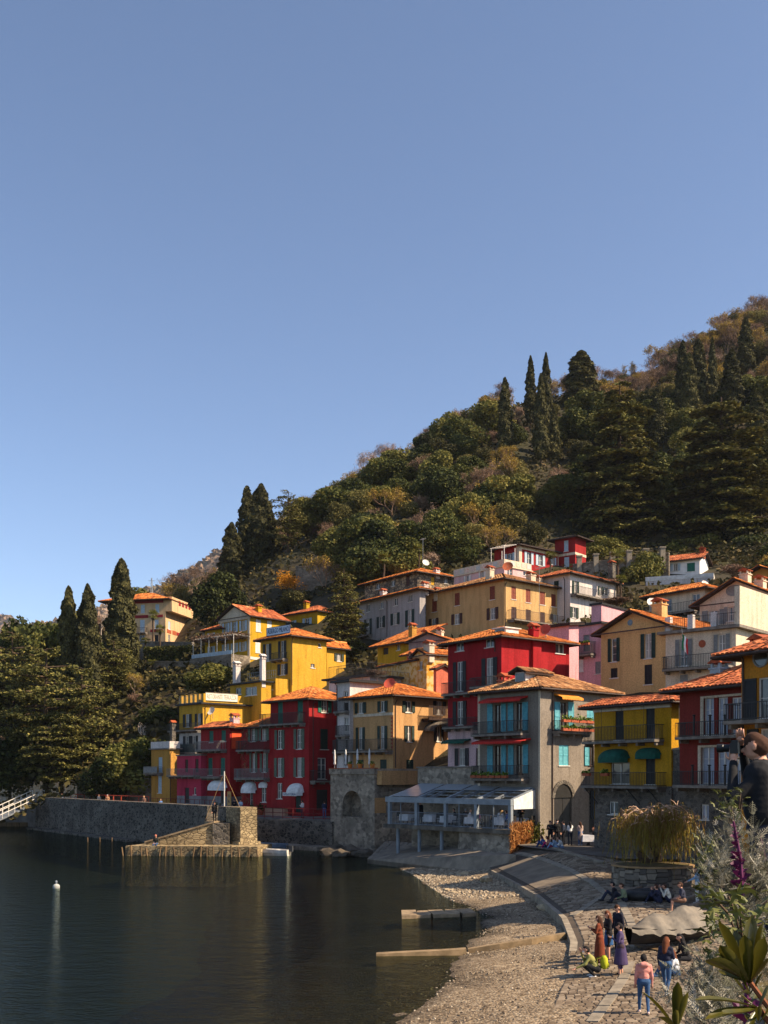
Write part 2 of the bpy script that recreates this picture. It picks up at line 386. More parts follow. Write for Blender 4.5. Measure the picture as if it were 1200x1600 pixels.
        if kind in 'owcn': s.fbox(mb, f, u0-0.1, u1+0.1, 0.0, 0.07, a-0.07, a-0.002)
        win = mb.build('window', fm, s.o)
        g = MB(); g.quad(s.pt(f, u0, -0.14, a), s.pt(f, u1, -0.14, a), s.pt(f, u1, -0.14, b), s.pt(f, u0, -0.14, b)); g.build('pane', GLASS, win)
        if random.random() < 0.6 and kind in 'ow':      # net curtain over part of the pane, whose colour paints the dark room
            c = MB(); hw = w*random.uniform(0.25, 0.45)
            for sgn in (0, 1):
                x0, x1 = (u0+t, u0+hw) if sgn == 0 else (u1-hw, u1-t)
                s.fbox(c, f, x0, x1, -0.135, -0.128, a+t, b-t)
            c.build('curtain', MATS.get('net_curtain') or mat('net_curtain', srgb(176, 170, 160), srgb(130, 126, 120), scale=6, stretch=(3, 3, 0.2)), win)
        if kind == 'o' or kind == 'c':
            sw = max(0.3, w*0.52) if kind == 'o' else w/2
            for sgn in (-1, 1):
                m = MB(); hh = b-a
                if kind == 'o': x0, x1 = (u0-sw-0.03, u0-0.03) if sgn < 0 else (u1+0.03, u1+sw+0.03); o0 = 0.03
                else: x0, x1 = (u0+0.015, (u0+u1)/2-0.008) if sgn < 0 else ((u0+u1)/2+0.008, u1-0.015); o0 = -0.075
                if s.d < 150 and hh > 0.7:
                    for (p, q, y0, y1) in ((x0, x1, a, a+0.09), (x0, x1, b-0.09, b), (x0, x1, a+hh*0.48, a+hh*0.48+0.07), (x0, x0+0.06, a+0.09, b-0.09), (x1-0.06, x1, a+0.09, b-0.09)): s.fbox(m, f, p, q, o0, o0+0.045, y0, y1)
                    ns = max(4, int(hh/0.11))
                    for k in range(ns):
                        z = a+0.09+(hh-0.18)*(k+0.5)/ns; dz = (hh-0.18)/ns*0.62
                        A_ = s.pt(f, x0+0.05, o0+0.008, z+dz); B_ = s.pt(f, x1-0.05, o0+0.008, z+dz); C_ = s.pt(f, x1-0.05, o0+0.04, z-dz); D_ = s.pt(f, x0+0.05, o0+0.04, z-dz); m.quad(D_, C_, B_, A_)
                else: s.fbox(m, f, x0, x1, o0, o0+0.045, a, b)
                m.build('shutter', shut or MATS['green_shutter'], win)
        return win
    def plane(s, poly, mb, th=0.14):
        p = [Vector(q) for q in poly]; n = (p[1]-p[0]).cross(p[2]-p[1]).normalized()
        if n.z < 0: n = -n
        i = len(mb.v); k = len(p); mb.v += [tuple(q) for q in p]+[tuple(q-Vector((0, 0, th))) for q in p]
        mb.f.append(tuple(range(i, i+k))); mb.m.append(0); mb.f.append(tuple(reversed(range(i+k, i+2*k)))); mb.m.append(0)
        for j in range(k): mb.f.append((i+j, i+k+j, i+k+(j+1) % k, i+(j+1) % k)); mb.m.append(0)
    def roof(s, typ='hip', pitch=0.42, ov=0.6, tile=None, z=None, rise=None, w=None, x0=0, x1=None, y0=0, y1=None, gutter=True, name='roof'):
        tile = tile or TILE_O; A, B = (s.A if x1 is None else x1), (s.B if y1 is None else y1); ze = (s.h if z is None else z); o = ov
        X0, X1, Y0, Y1 = x0-o, A+o, y0-o, B+o; LX, LY = X1-X0, Y1-Y0; zz = ze-o*pitch*0.0
        P = []; rid = []
        if typ == 'hip':
            hw = min(LX, LY)/2; rs = hw*pitch if rise is None else rise
            if LX >= LY: r0, r1 = (X0+hw, (Y0+Y1)/2, zz+rs), (X1-hw, (Y0+Y1)/2, zz+rs)
            else: r0, r1 = ((X0+X1)/2, Y0+hw, zz+rs), ((X0+X1)/2, Y1-hw, zz+rs)
            a, b, c, d = (X0, Y0, zz), (X1, Y0, zz), (X1, Y1, zz), (X0, Y1, zz)
            if LX >= LY:
                P = [[a, b, r1, r0], [b, c, r1], [c, d, r0, r1], [d, a, r0]]; rid = [(a, r0), (b, r1), (c, r1), (d, r0), (r0, r1)]
            else:
                P = [[a, b, r0], [b, c, r1, r0], [c, d, r1], [d, a, r0, r1]]; rid = [(a, r0), (b, r0), (c, r1), (d, r1), (r0, r1)]
        elif typ == 'gx':     # ridge runs along the front face
            rs = LY/2*pitch if rise is None else rise; r0, r1 = (X0, (Y0+Y1)/2, zz+rs), (X1, (Y0+Y1)/2, zz+rs)
            P = [[(X0, Y0, zz), (X1, Y0, zz), r1, r0], [(X1, Y1, zz), (X0, Y1, zz), r0, r1]]; rid = [(r0, r1)]
        elif typ == 'gy':     # gable on the front face
            rs = LX/2*pitch if rise is None else rise; r0, r1 = ((X0+X1)/2, Y0, zz+rs), ((X0+X1)/2, Y1, zz+rs)
            P = [[(X1, Y0, zz), (X1, Y1, zz), r1, r0], [(X0, Y1, zz), (X0, Y0, zz), r0, r1]]; rid = [(r0, r1)]
        elif typ == 'sf':     # lean-to falling to the front
            rs = LY*pitch if rise is None else rise; P = [[(X0, Y0, zz), (X1, Y0, zz), (X1, Y1, zz+rs), (X0, Y1, zz+rs)]]; rid = [((X0, Y1, zz+rs), (X1, Y1, zz+rs))]
        elif typ == 'sr':     # lean-to falling to the right
            rs = LX*pitch if rise is None else rise; P = [[(X1, Y0, zz), (X1, Y1, zz), (X0, Y1, zz+rs), (X0, Y0, zz+rs)]]; rid = []
        mb = MB()
        for q in P: s.plane(q, mb)
        ro = mb.build(name, WOOD, s.o)
        w = w or (0.22 if s.d < 100 else 0.28 if s.d < 140 else 0.36); Q = []; Vv = []
        for q in P:
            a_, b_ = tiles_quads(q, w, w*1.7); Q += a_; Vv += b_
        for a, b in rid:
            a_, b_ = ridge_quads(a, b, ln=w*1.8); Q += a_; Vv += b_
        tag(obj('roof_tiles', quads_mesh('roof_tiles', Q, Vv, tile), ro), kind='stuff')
        if gutter:
            g = MB(); g.tube([(X0, Y0-0.05, zz-0.05), (X1+0.05, Y0-0.05, zz-0.05)], 0.06, 6)
            if typ in ('hip', 'gy'): g.tube([(X1+0.05, Y0-0.05, zz-0.052), (X1+0.05, Y1, zz-0.052)], 0.06, 6)
            g.build('gutter', PIPE, ro)
        s.ro = ro; s.rz = max(q[2] for p in P for q in p); s.planes = P
        return ro
    def roofz(s, x, y):
        z = s.h
        for q in s.planes:
            p = [Vector(k) for k in q]; n = (p[1]-p[0]).cross(p[2]-p[1])
            if abs(n.z) < 1e-6: continue
            zz = p[0].z-(n.x*(x-p[0].x)+n.y*(y-p[0].y))/n.z
            z = zz if q is s.planes[0] else min(z, zz)
        return z
    def chimney(s, x, y, w=0.6, h=1.2, m=None, cap=None, z=None, d2=None):
        z = s.roofz(x, y) if z is None else z; h = max(0.25, h-0.35); mb = MB(); q = (d2 or w)/2; mb.box(x-w/2, x+w/2, y-q, y+q, z-0.8, z+h); mb.box(x-w/2-0.07, x+w/2+0.07, y-q-0.07, y+q+0.07, z+h, z+h+0.09)
        for i in (-1, 1):
            for j in (-1, 1): mb.box(x+i*(w/2-0.1)-0.07, x+i*(w/2-0.1)+0.07, y+j*(q-0.1)-0.07, y+j*(q-0.1)+0.07, z+h+0.09, z+h+0.35, 0)
        k = w/2+0.1; zt = z+h+0.35; k2 = q+0.1
        mb.box(x-k, x+k, y-k2, y+k2, zt, zt+0.05, 1); mb.poly([(x-k, y-k2, zt+0.05), (x+k, y-k2, zt+0.05), (x, y-k2, zt+0.3)], 1); mb.poly([(x+k, y+k2, zt+0.05), (x-k, y+k2, zt+0.05), (x, y+k2, zt+0.3)], 1)
        mb.quad((x+k, y-k2, zt+0.05), (x+k, y+k2, zt+0.05), (x, y+k2, zt+0.3), (x, y-k2, zt+0.3), 1); mb.quad((x-k, y+k2, zt+0.05), (x-k, y-k2, zt+0.05), (x, y-k2, zt+0.3), (x, y+k2, zt+0.3), 1)
        return mb.build('chimney', [m or s.mats[0], cap or mat('chimney_cap', srgb(176, 84, 42), srgb(120, 60, 36), scale=6)], s.ro if hasattr(s, 'ro') else s.o)
    def balcony(s, f, x0, x1, yf, yr, depth=0.9, rail=None, slab=None, bars=True, style='bars', both=True):
        u0, u1, zf, zr = s.rect(f, x0, yr, x1, yf); mb = MB(); s.fbox(mb, f, u0, u1, 0, depth, zf-0.16, zf)
        n = max(2, int((u1-u0)/1.3)+1)
        for k in range(n):
            u = u0+0.15+(u1-u0-0.3)*k/(n-1); s.fbox(mb, f, u-0.08, u+0.08, 0.003, depth*0.75, zf-0.36, zf-0.16)
        bo = mb.build('balcony', slab or CONC, s.o); m = MB(); rm = rail or IRON; o = depth-0.05; hr = max(0.75, min(1.2, zr-zf)); top = zf+hr
        for z in (zf+0.06, top): s.fbox(m, f, u0, u1, o-0.02, o+0.02, z-0.02, z+0.02); s.fbox(m, f, u0-0.001, u0+0.04, 0, o-0.02, z-0.02, z+0.02); s.fbox(m, f, u1-0.04, u1+0.001, 0, o-0.02, z-0.02, z+0.02)
        if style == 'bars':
            g = 0.13 if s.d < 110 else 0.2; nb = int((u1-u0)/g); th = 0.011 if s.d < 90 else 0.014
            for k in range(nb+1):
                u = u0+(u1-u0)*k/nb; s.fbox(m, f, u-th, u+th, o-th, o+th, zf, top)
            for u in (u0+0.02, u1-0.02):
                for k in range(1, int(depth/g)): s.fbox(m, f, u-th, u+th, k*g-th, k*g+th, zf, top)
        elif style == 'panel':
            s.fbox(m, f, u0, u1, o-0.01, o+0.01, zf+0.08, top-0.06)
        elif style == 'wood':
            for k in range(int((u1-u0)/0.17)+1):
                u = u0+0.17*k; s.fbox(m, f, u, u+0.09, o-0.02, o+0.02, zf, top)
        m.build('railing', rm, bo); return bo
    def awning(s, f, x0, x1, yt, yb, m, out=0.9, scallop=True):
        u0, u1, a, b = s.rect(f, x0, yt, x1, yb); mb = MB()
        P = lambda u, o, z: s.pt(f, u, o, z)
        z1 = b+0.05; z0 = a+0.18
        mb.quad(P(u0, out, z0), P(u1, out, z0), P(u1, 0.02, z1), P(u0, 0.02, z1)); mb.quad(P(u0, 0.02, z1-0.03), P(u1, 0.02, z1-0.03), P(u1, out, z0-0.03), P(u0, out, z0-0.03))
        mb.poly([P(u0, out, z0), P(u0, 0.02, z1), P(u0, 0.02, z1-0.15)]); mb.poly([P(u1, out, z0), P(u1, 0.02, z1-0.15), P(u1, 0.02, z1)])
        n = max(4, int((u1-u0)/0.18))
        for k in range(n):
            ua, ub = u0+(u1-u0)*k/n, u0+(u1-u0)*(k+1)/n; um = (ua+ub)/2
            mb.poly([P(ua, out, z0), P(ua, out+0.01, a+0.06), P(um, out+0.01, a-0.02), P(ub, out+0.01, a+0.06), P(ub, out, z0)])
        return mb.build('awning', m, s.o)
    def dome_awning(s, f, x0, x1, yt, yb, m, out=0.9):
        u0, u1, a, b = s.rect(f, x0, yt, x1, yb); mb = MB(); n, k = 8, 10; um = (u0+u1)/2; hw = (u1-u0)/2; H = b-a
        P = lambda u, o, z: s.pt(f, u, o, z)
        g = []
        for i in range(n+1):          # quarter barrel with rounded shoulders
            t = i/n*math.pi/2; row = []
            for j in range(k+1):
                w = -1+2*j/k; sh = math.sqrt(max(0.0, 1-abs(w)**3.0))
                row.append(P(um+hw*w, out*math.cos(t)*(0.25+0.75*sh)+0.01, a+0.2+(H-0.2)*math.sin(t)*(0.12+0.88*sh)))
            g.append(row)
        for i in range(n):
            for j in range(k): mb.quad(g[i][j], g[i][j+1], g[i+1][j+1], g[i+1][j])
        for j in range(k):
            p, q = g[0][j], g[0][j+1]; mb.quad((p[0], p[1], p[2]-0.22), (q[0], q[1], q[2]-0.22), q, p)
        return mb.build('awning', m, s.o)
    def pipe(s, f, x, y0, y1):
        u, z1 = s.uz(f, x, y0); _, z0 = s.uz(f, x, y1); mb = MB(); mb.tube([s.pt(f, u, 0.06, z0), s.pt(f, u, 0.06, z1-0.3), s.pt(f, u, 0.3, z1)], 0.045, 6); return mb.build('downpipe', PIPE, s.o)
    def part(s, name, mb, m, **k): return mb.build(name, m, s.o, **k)
    def loc(s, f, x, y, out=0):
        u, z = s.uz(f, x, y); return s.o.matrix_basis @ Vector(s.pt(f, u, out, z))

def antenna(loc, h, label, group='roof aerials'):
    t = empty('aerial', loc, random.uniform(0, 3), label, 'aerial', group); m = MB(); m.tube([(0, 0, -0.3), (0, 0, h)], 0.025, 5); m.build('mast', GALV, t); m = MB()
    m.tube([(-0.6, 0, h-0.15), (0.6, 0, h-0.15)], 0.018, 4)
    for k in range(7):
        x = -0.55+k*0.18; m.tube([(x, -0.3, h-0.15), (x, 0.3, h-0.15)], 0.012, 4)
    m.build('receiver_rods', GALV, t); return t
def dish(loc, r, rz, m, label, group='satellite dishes'):
    t = empty('satellite_dish', loc, rz, label, 'satellite dish', group); b = MB(); n = 10
    prof = [(r*k/5, 0.22*r*(k/5)**2) for k in range(6)]; i0 = 0
    rot = Matrix.Rotation(R(62), 3, 'X'); vv = []
    for rr, z in prof:
        for j in range(n): vv.append(tuple(rot @ Vector((rr*math.cos(2*math.pi*j/n), rr*math.sin(2*math.pi*j/n), z))))
    b.v = vv
    for k in range(5):
        for j in range(n): b.f.append((k*n+j, k*n+(j+1) % n, (k+1)*n+(j+1) % n, (k+1)*n+j)); b.m.append(0)
    b.build('reflector', m, t, smooth=True); q = MB(); q.tube([(0, 0.05, 0), (0, 0.25, -0.1), (0, 0.25, -0.9)], 0.03, 5); q.tube([(0, 0, -r*0.7), (0, -r*0.9, 0.1)], 0.015, 4); q.build('bracket', GALV, t); return t
# ------------------------------------------------------------------ leaves and branches
def leaf_quads(c, size, up=0.35, aspect=0.7, jit=0.4, nrm=None):
    """small leaf-clump faces at points c (N,3)"""
    n = len(c); t = RNG.normal(size=(n, 3)); t[:, 2] *= up; t /= np.linalg.norm(t, axis=1)[:, None]+1e-9
    k = RNG.normal(size=(n, 3)) if nrm is None else nrm+0.5*RNG.normal(size=(n, 3)); b = np.cross(t, k); b /= np.linalg.norm(b, axis=1)[:, None]+1e-9
    s = size*(1+jit*(RNG.random(n)-0.5)*2); s = s[:, None]
    return np.stack([c-t*s-b*s*aspect*0.4, c+b*s*aspect-t*s*0.2, c+t*s+b*s*aspect*0.3, c-b*s*aspect+t*s*0.25], 1)
def leaf_mesh(name, c, size, m, **k):
    c = np.asarray(c, float); return quads_mesh(name, leaf_quads(c, size, **k), RNG.random(len(c)), m)

# ------------------------------------------------------------------ hillside as a smooth sheet through surveyed points
CP = [  # (photo x, photo y, distance) of bare ground
 (-250, 1235, 150), (-250, 1180, 230), (-250, 1150, 330), (0, 1238, 138), (60, 1232, 136), (0, 1130, 165), (0, 1080, 230), (0, 1075, 330),
 (140, 1232, 128), (130, 1120, 150), (120, 1040, 180), (100, 1020, 230), (100, 1040, 330), (240, 1240, 124), (215, 1120, 140), (230, 1044, 174), (285, 1046, 172), (175, 1046, 176), (230, 1014, 196), (285, 1016, 190), (250, 985, 260), (250, 1000, 330),
 (330, 1238, 124), (330, 1140, 132), (340, 1060, 145), (350, 1000, 165), (360, 930, 195), (370, 905, 240), (380, 930, 320),
 (460, 1236, 116), (460, 1130, 124), (470, 1070, 135), (470, 1020, 152), (470, 950, 176), (450, 880, 200), (450, 855, 230), (450, 870, 320),
 (560, 1225, 106), (560, 1110, 120), (560, 1040, 136), (560, 985, 150), (560, 900, 172), (560, 815, 205), (560, 775, 235), (560, 790, 330),
 (700, 1200, 92), (700, 1080, 112), (700, 1000, 134), (700, 940, 152), (700, 860, 176), (700, 780, 205), (700, 700, 245), (700, 720, 330),
 (850, 1190, 92), (850, 1070, 106), (850, 985, 138), (850, 905, 158), (850, 860, 176), (850, 760, 205), (850, 660, 240), (850, 625, 265), (850, 660, 340),
 (960, 1160, 78), (980, 1065, 86), (980, 970, 114), (980, 905, 150), (980, 865, 178), (980, 760, 210), (980, 660, 242), (980, 620, 270), (980, 640, 340),
 (1120, 1170, 66), (1120, 1060, 86), (1120, 960, 112), (1120, 905, 146), (1120, 860, 172), (1120, 730, 215), (1120, 600, 262), (1120, 535, 300), (1120, 560, 360),
 (1240, 1180, 56), (1240, 1060, 80), (1240, 960, 106), (1240, 890, 142), (1240, 830, 172), (1240, 700, 215), (1240, 560, 268), (1240, 470, 320), (1240, 500, 380),
 (1480, 1100, 70), (1480, 900, 130), (1480, 600, 250), (1480, 450, 330), (1700, 1100, 70), (1700, 850, 140), (1700, 500, 260), (1700, 430, 330)]
cp = np.array([tuple(at(*c)) for c in CP]); cxy = cp[:, :2]/100.0
def tps(r2): return 0.5*r2*np.log(r2+1e-12)
def fit_tps(xy, z, lam=2e-3):
    n = len(xy); K = tps(((xy[:, None]-xy[None])**2).sum(-1))+lam*np.eye(n); P = np.c_[np.ones(n), xy]
    M = np.block([[K, P], [P.T, np.zeros((3, 3))]]); s = np.linalg.solve(M, np.r_[z, 0, 0, 0]); return s[:n], s[n:]
TW_, TA_ = fit_tps(cxy, cp[:, 2])
def hill_z(x, y):
    x = np.atleast_1d(np.asarray(x, float))/100; y = np.atleast_1d(np.asarray(y, float))/100; q = np.stack([x.ravel(), y.ravel()], 1); out = np.zeros(len(q))
    for i in range(0, len(q), 4000):
        s = q[i:i+4000]; out[i:i+4000] = tps(((s[:, None]-cxy[None])**2).sum(-1)) @ TW_ + TA_[0]+s @ TA_[1:]
    return out.reshape(x.shape)
def hz1(x, y): return float(hill_z([x], [y])[0])
# distance at which the hillside starts, per photo column
FRONT = [(-400, 152), (0, 140), (60, 138), (140, 131), (240, 128), (330, 128), (460, 119), (560, 108), (640, 100), (700, 95), (850, 90), (930, 82), (1000, 74), (1120, 68), (1240, 58), (1500, 58), (1800, 58)]
def front_d(px): return np.interp(px, [a for a, b in FRONT], [b for a, b in FRONT])
def grid_mesh(name, X, Y, Z, m, smooth=True):
    r, c = X.shape; me = bpy.data.meshes.new(name); v = np.stack([X, Y, Z], -1).reshape(-1, 3)
    i = np.arange(r*c).reshape(r, c); f = np.stack([i[:-1, :-1], i[:-1, 1:], i[1:, 1:], i[1:, :-1]], -1).reshape(-1, 4)
    me.vertices.add(len(v)); me.vertices.foreach_set('co', v.astype(np.float32).ravel()); me.loops.add(f.size); me.loops.foreach_set('vertex_index', f.astype(np.int32).ravel())
    me.polygons.add(len(f)); me.polygons.foreach_set('loop_start', np.arange(0, f.size, 4, dtype=np.int32)); me.update(calc_edges=True); me.polygons.foreach_set('use_smooth', np.full(len(f), smooth)); me.materials.append(m); return me
PXS = np.linspace(-400, 1800, 150); T = np.linspace(0, 1, 90)
GD = front_d(PXS)[None, :]+(T**1.3)[:, None]*(420-front_d(PXS))[None, :]
GX = (PXS[None, :]-600)/F*GD; GZ = hill_z(GX, GD)
GZ += 0.6*np.sin(GX*0.31+1.3*np.sin(GD*0.13))*np.clip((GD-140)/60, 0, 1)
GZ = np.maximum(GZ, 2.2)
SOIL = mat('hillside_soil', srgb(62, 50, 34), srgb(46, 46, 24), scale=0.15, rough=0.95, bump=0.8, bscale=0.8, bdist=0.4, detail=8)
tag(obj('hillside', grid_mesh('hillside', GX, GD, GZ, SOIL)), kind='structure')

# ------------------------------------------------------------------ far mountains across the lake arm
def ridge(name, prof, d0, d1, m, rough=6, seed=1):
    """prof: skyline [(photo x, photo y)] seen at distance d0; the slope comes forward to d1 at lake level"""
    rr = np.random.default_rng(seed); xs = np.linspace(prof[0][0], prof[-1][0], 120); ys = np.interp(xs, [p[0] for p in prof], [p[1] for p in prof])
    t = np.linspace(-0.25, 1, 40); D = (d0+(d1-d0)*t)[:, None]+0*xs[None]; top = CAMZ+(HZ-ys)/F*d0
    Z = top[None]*(1-np.clip(t, 0, 1)[:, None])**1.15*np.where(t[:, None] < 0, 1+t[:, None]*0.6, 1)+rough*(np.sin(xs[None]*0.11+D*0.021)+np.sin(xs[None]*0.043-D*0.05+2)*0.8)*(0.25+0.75*np.clip(t, 0, 1)[:, None])*(1-np.clip(t, 0, 1)[:, None])*0.6
    X = (xs[None]-600)/F*d0+0*D; return X, D, Z, tag(obj(name, grid_mesh(name, X, D, Z, m)), kind='structure')
WOODS = mat('far_wooded_slope', srgb(120, 96, 74), srgb(88, 84, 66), scale=0.006, rough=0.95, bump=1.0, bscale=0.03, bdist=14, detail=10)
FAR1 = ridge('far_mountain', [(-60, 1010), (100, 968), (180, 945), (250, 914), (290, 890), (330, 868), (380, 848), (450, 800), (520, 762), (560, 745), (640, 735), (740, 745)], 2200, 1600, WOODS, 20, 3)
FAR2 = ridge('distant_mountain', [(-420, 900), (-300, 930), (-150, 935), (-60, 945), (0, 962), (20, 966), (40, 985), (70, 1005), (140, 1030), (260, 1050), (420, 1060)], 3600, 2900, WOODS, 36, 5)

# ------------------------------------------------------------------ lake, bed, beach, paved slope
EDGE = [(4.05, 22.0), (4.05, 25.4), (5.0, 29.2), (6.0, 33.0), (7.2, 38.9), (7.9, 45.0), (8.0, 53.6), (7.6, 60.0), (7.1, 67.0)]   # foot of the paved slope
WL = [(0.0, 20.0), (0.4, 28.0), (2.1, 33.9), (3.1, 40.0), (4.6, 46.0), (5.1, 50.5), (4.6, 54.0), (3.7, 59.0), (2.25, 72.0), (0.0, 83.0)]  # waterline
def edge_x(y): return np.interp(y, [p[1] for p in EDGE], [p[0] for p in EDGE])
def wl_x(y): return np.interp(y, [p[1] for p in WL], [p[0] for p in WL])
SLOPE = ([20, 30, 45, 52, 60, 70], [0.06, 0.075, 0.12, 0.17, 0.27, 0.38]); CAP = ([20, 30, 45, 55, 62, 80], [1.0, 1.02, 1.1, 1.35, 1.95, 2.0])
def pave_z(x, y):
    s = np.interp(y, *SLOPE); c = np.interp(y, *CAP); return np.minimum(np.interp(y, [24, 34, 42], [0.46, 0.52, 0.72])+s*(x-edge_x(y)), c)
def beach_z(x, y):
    t = x-wl_x(y); return np.where(t > 0, 0.03+0.11*t, 0.10*t-0.006*t*t)
def ground_hit(px, py, f=pave_z):
    z = 1.0
    for _ in range(40):
        p = on_z(px, py, z); z = 0.5*z+0.5*float(f(p.x, p.y))
    p = on_z(px, py, z); p.z = float(f(p.x, p.y)); return p
def pebble_mat(name, cols, sc, bump, wet=None):
    m = bpy.data.materials.new(name); nt, p = nodes(m); L = nt.links.new; p.inputs['Roughness'].default_value = 0.85; p.inputs['Specular IOR Level'].default_value = 0.2
    tc = nt.nodes.new('ShaderNodeTexCoord'); v = nt.nodes.new('ShaderNodeTexVoronoi'); v.inputs['Scale'].default_value = sc; L(tc.outputs['Object'], v.inputs['Vector'])
    sp = nt.nodes.new('ShaderNodeSeparateColor'); L(v.outputs['Color'], sp.inputs[0]); r = nt.nodes.new('ShaderNodeValToRGB'); L(sp.outputs[0], r.inputs[0]); e = r.color_ramp.elements
    while len(e) < len(cols): e.new(0.5)
    for k, c in enumerate(cols): e[k].position = k/(len(cols)-1); e[k].color = (*c, 1)
    n = nt.nodes.new('ShaderNodeTexNoise'); n.inputs['Scale'].default_value = 0.45; n.inputs['Detail'].default_value = 6; L(tc.outputs['Object'], n.inputs['Vector'])
    mr = nt.nodes.new('ShaderNodeMapRange'); mr.inputs[1].default_value = 0.3; mr.inputs[2].default_value = 0.7; mr.inputs[3].default_value = 0.72; mr.inputs[4].default_value = 1.1; L(n.outputs[0], mr.inputs[0])
    fac = mr.outputs[0]
    if wet is not None:     # damp band near the waterline; below it the colour darkens with depth
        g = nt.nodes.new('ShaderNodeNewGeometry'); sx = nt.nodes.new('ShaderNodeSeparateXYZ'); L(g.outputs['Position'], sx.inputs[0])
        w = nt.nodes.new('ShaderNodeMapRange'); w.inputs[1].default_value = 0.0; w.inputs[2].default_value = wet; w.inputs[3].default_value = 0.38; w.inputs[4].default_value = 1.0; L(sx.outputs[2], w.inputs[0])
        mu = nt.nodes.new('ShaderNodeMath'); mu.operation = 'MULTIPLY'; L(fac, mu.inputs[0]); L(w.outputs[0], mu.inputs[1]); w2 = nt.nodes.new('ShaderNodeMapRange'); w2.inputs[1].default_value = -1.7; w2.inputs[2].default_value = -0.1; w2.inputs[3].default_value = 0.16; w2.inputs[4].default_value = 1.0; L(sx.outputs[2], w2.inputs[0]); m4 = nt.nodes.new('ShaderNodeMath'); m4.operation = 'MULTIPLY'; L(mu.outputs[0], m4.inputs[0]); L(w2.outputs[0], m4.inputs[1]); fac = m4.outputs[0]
    sc_ = nt.nodes.new('ShaderNodeVectorMath'); sc_.operation = 'SCALE'; L(r.outputs[0], sc_.inputs[0]); L(fac, sc_.inputs['Scale']); L(sc_.outputs[0], p.inputs['Base Color'])
    b = nt.nodes.new('ShaderNodeBump'); b.inputs['Strength'].default_value = bump; b.inputs['Distance'].default_value = 0.05; b.invert = True; L(v.outputs['Distance'], b.inputs['Height']); L(b.outputs[0], p.inputs['Normal'])
    return m
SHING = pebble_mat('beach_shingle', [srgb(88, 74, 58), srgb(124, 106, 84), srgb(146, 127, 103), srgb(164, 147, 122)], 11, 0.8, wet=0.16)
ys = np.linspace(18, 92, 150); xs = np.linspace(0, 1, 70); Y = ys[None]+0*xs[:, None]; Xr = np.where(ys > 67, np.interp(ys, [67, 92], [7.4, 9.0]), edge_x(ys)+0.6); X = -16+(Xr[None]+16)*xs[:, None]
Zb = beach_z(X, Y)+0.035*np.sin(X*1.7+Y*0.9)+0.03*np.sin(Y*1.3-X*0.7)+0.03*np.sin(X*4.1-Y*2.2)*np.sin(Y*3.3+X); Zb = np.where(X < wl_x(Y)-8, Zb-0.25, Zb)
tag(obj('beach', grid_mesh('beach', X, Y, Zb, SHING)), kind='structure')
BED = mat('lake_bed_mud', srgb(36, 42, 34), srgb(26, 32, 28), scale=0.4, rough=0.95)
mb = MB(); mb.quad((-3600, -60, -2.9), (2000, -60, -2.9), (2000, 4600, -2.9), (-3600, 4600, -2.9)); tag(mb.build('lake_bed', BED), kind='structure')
def water_mat():
    m = bpy.data.materials.new('lake_water'); m.use_nodes = True; nt = m.node_tree; L = nt.links.new; nt.nodes.clear(); out = nt.nodes.new('ShaderNodeOutputMaterial')
    tc = nt.nodes.new('ShaderNodeTexCoord'); mp = nt.nodes.new('ShaderNodeMapping'); mp.inputs['Scale'].default_value = (1.0, 1.6, 1); mp.inputs['Rotation'].default_value = (0, 0, R(18)); L(tc.outputs['Object'], mp.inputs[0])
    n1 = nt.nodes.new('ShaderNodeTexNoise'); n1.inputs['Scale'].default_value = 0.9; n1.inputs['Detail'].default_value = 4; L(mp.outputs[0], n1.inputs['Vector'])
    n2 = nt.nodes.new('ShaderNodeTexNoise'); n2.inputs['Scale'].default_value = 4.5; n2.inputs['Detail'].default_value = 3; L(mp.outputs[0], n2.inputs['Vector'])
    ad = nt.nodes.new('ShaderNodeMath'); ad.operation = 'MULTIPLY_ADD'; ad.inputs[1].default_value = 0.5; L(n2.outputs[0], ad.inputs[0]); L(n1.outputs[0], ad.inputs[2])
    b = nt.nodes.new('ShaderNodeBump'); b.inputs['Strength'].default_value = 0.5; b.inputs['Distance'].default_value = 0.16; L(ad.outputs[0], b.inputs['Height'])
    fr = nt.nodes.new('ShaderNodeFresnel'); fr.inputs[0].default_value = 1.19; L(b.outputs[0], fr.inputs['Normal'])
    gl = nt.nodes.new('ShaderNodeBsdfGlossy'); gl.inputs['Roughness'].default_value = 0.06; gl.inputs['Color'].default_value = (0.5, 0.6, 0.6, 1); L(b.outputs[0], gl.inputs['Normal'])
    tr = nt.nodes.new('ShaderNodeBsdfTransparent'); tr.inputs[0].default_value = (0.44, 0.47, 0.34, 1)
    mx = nt.nodes.new('ShaderNodeMixShader'); L(fr.outputs[0], mx.inputs[0]); L(tr.outputs[0], mx.inputs[1]); L(gl.outputs[0], mx.inputs[2]); L(mx.outputs[0], out.inputs[0]); return m
mb = MB(); mb.quad((-3590, -60, 0), (1990, -60, 0), (1990, 4590, 0), (-3590, 4590, 0)); tag(mb.build('lake_water', water_mat()), kind='structure')
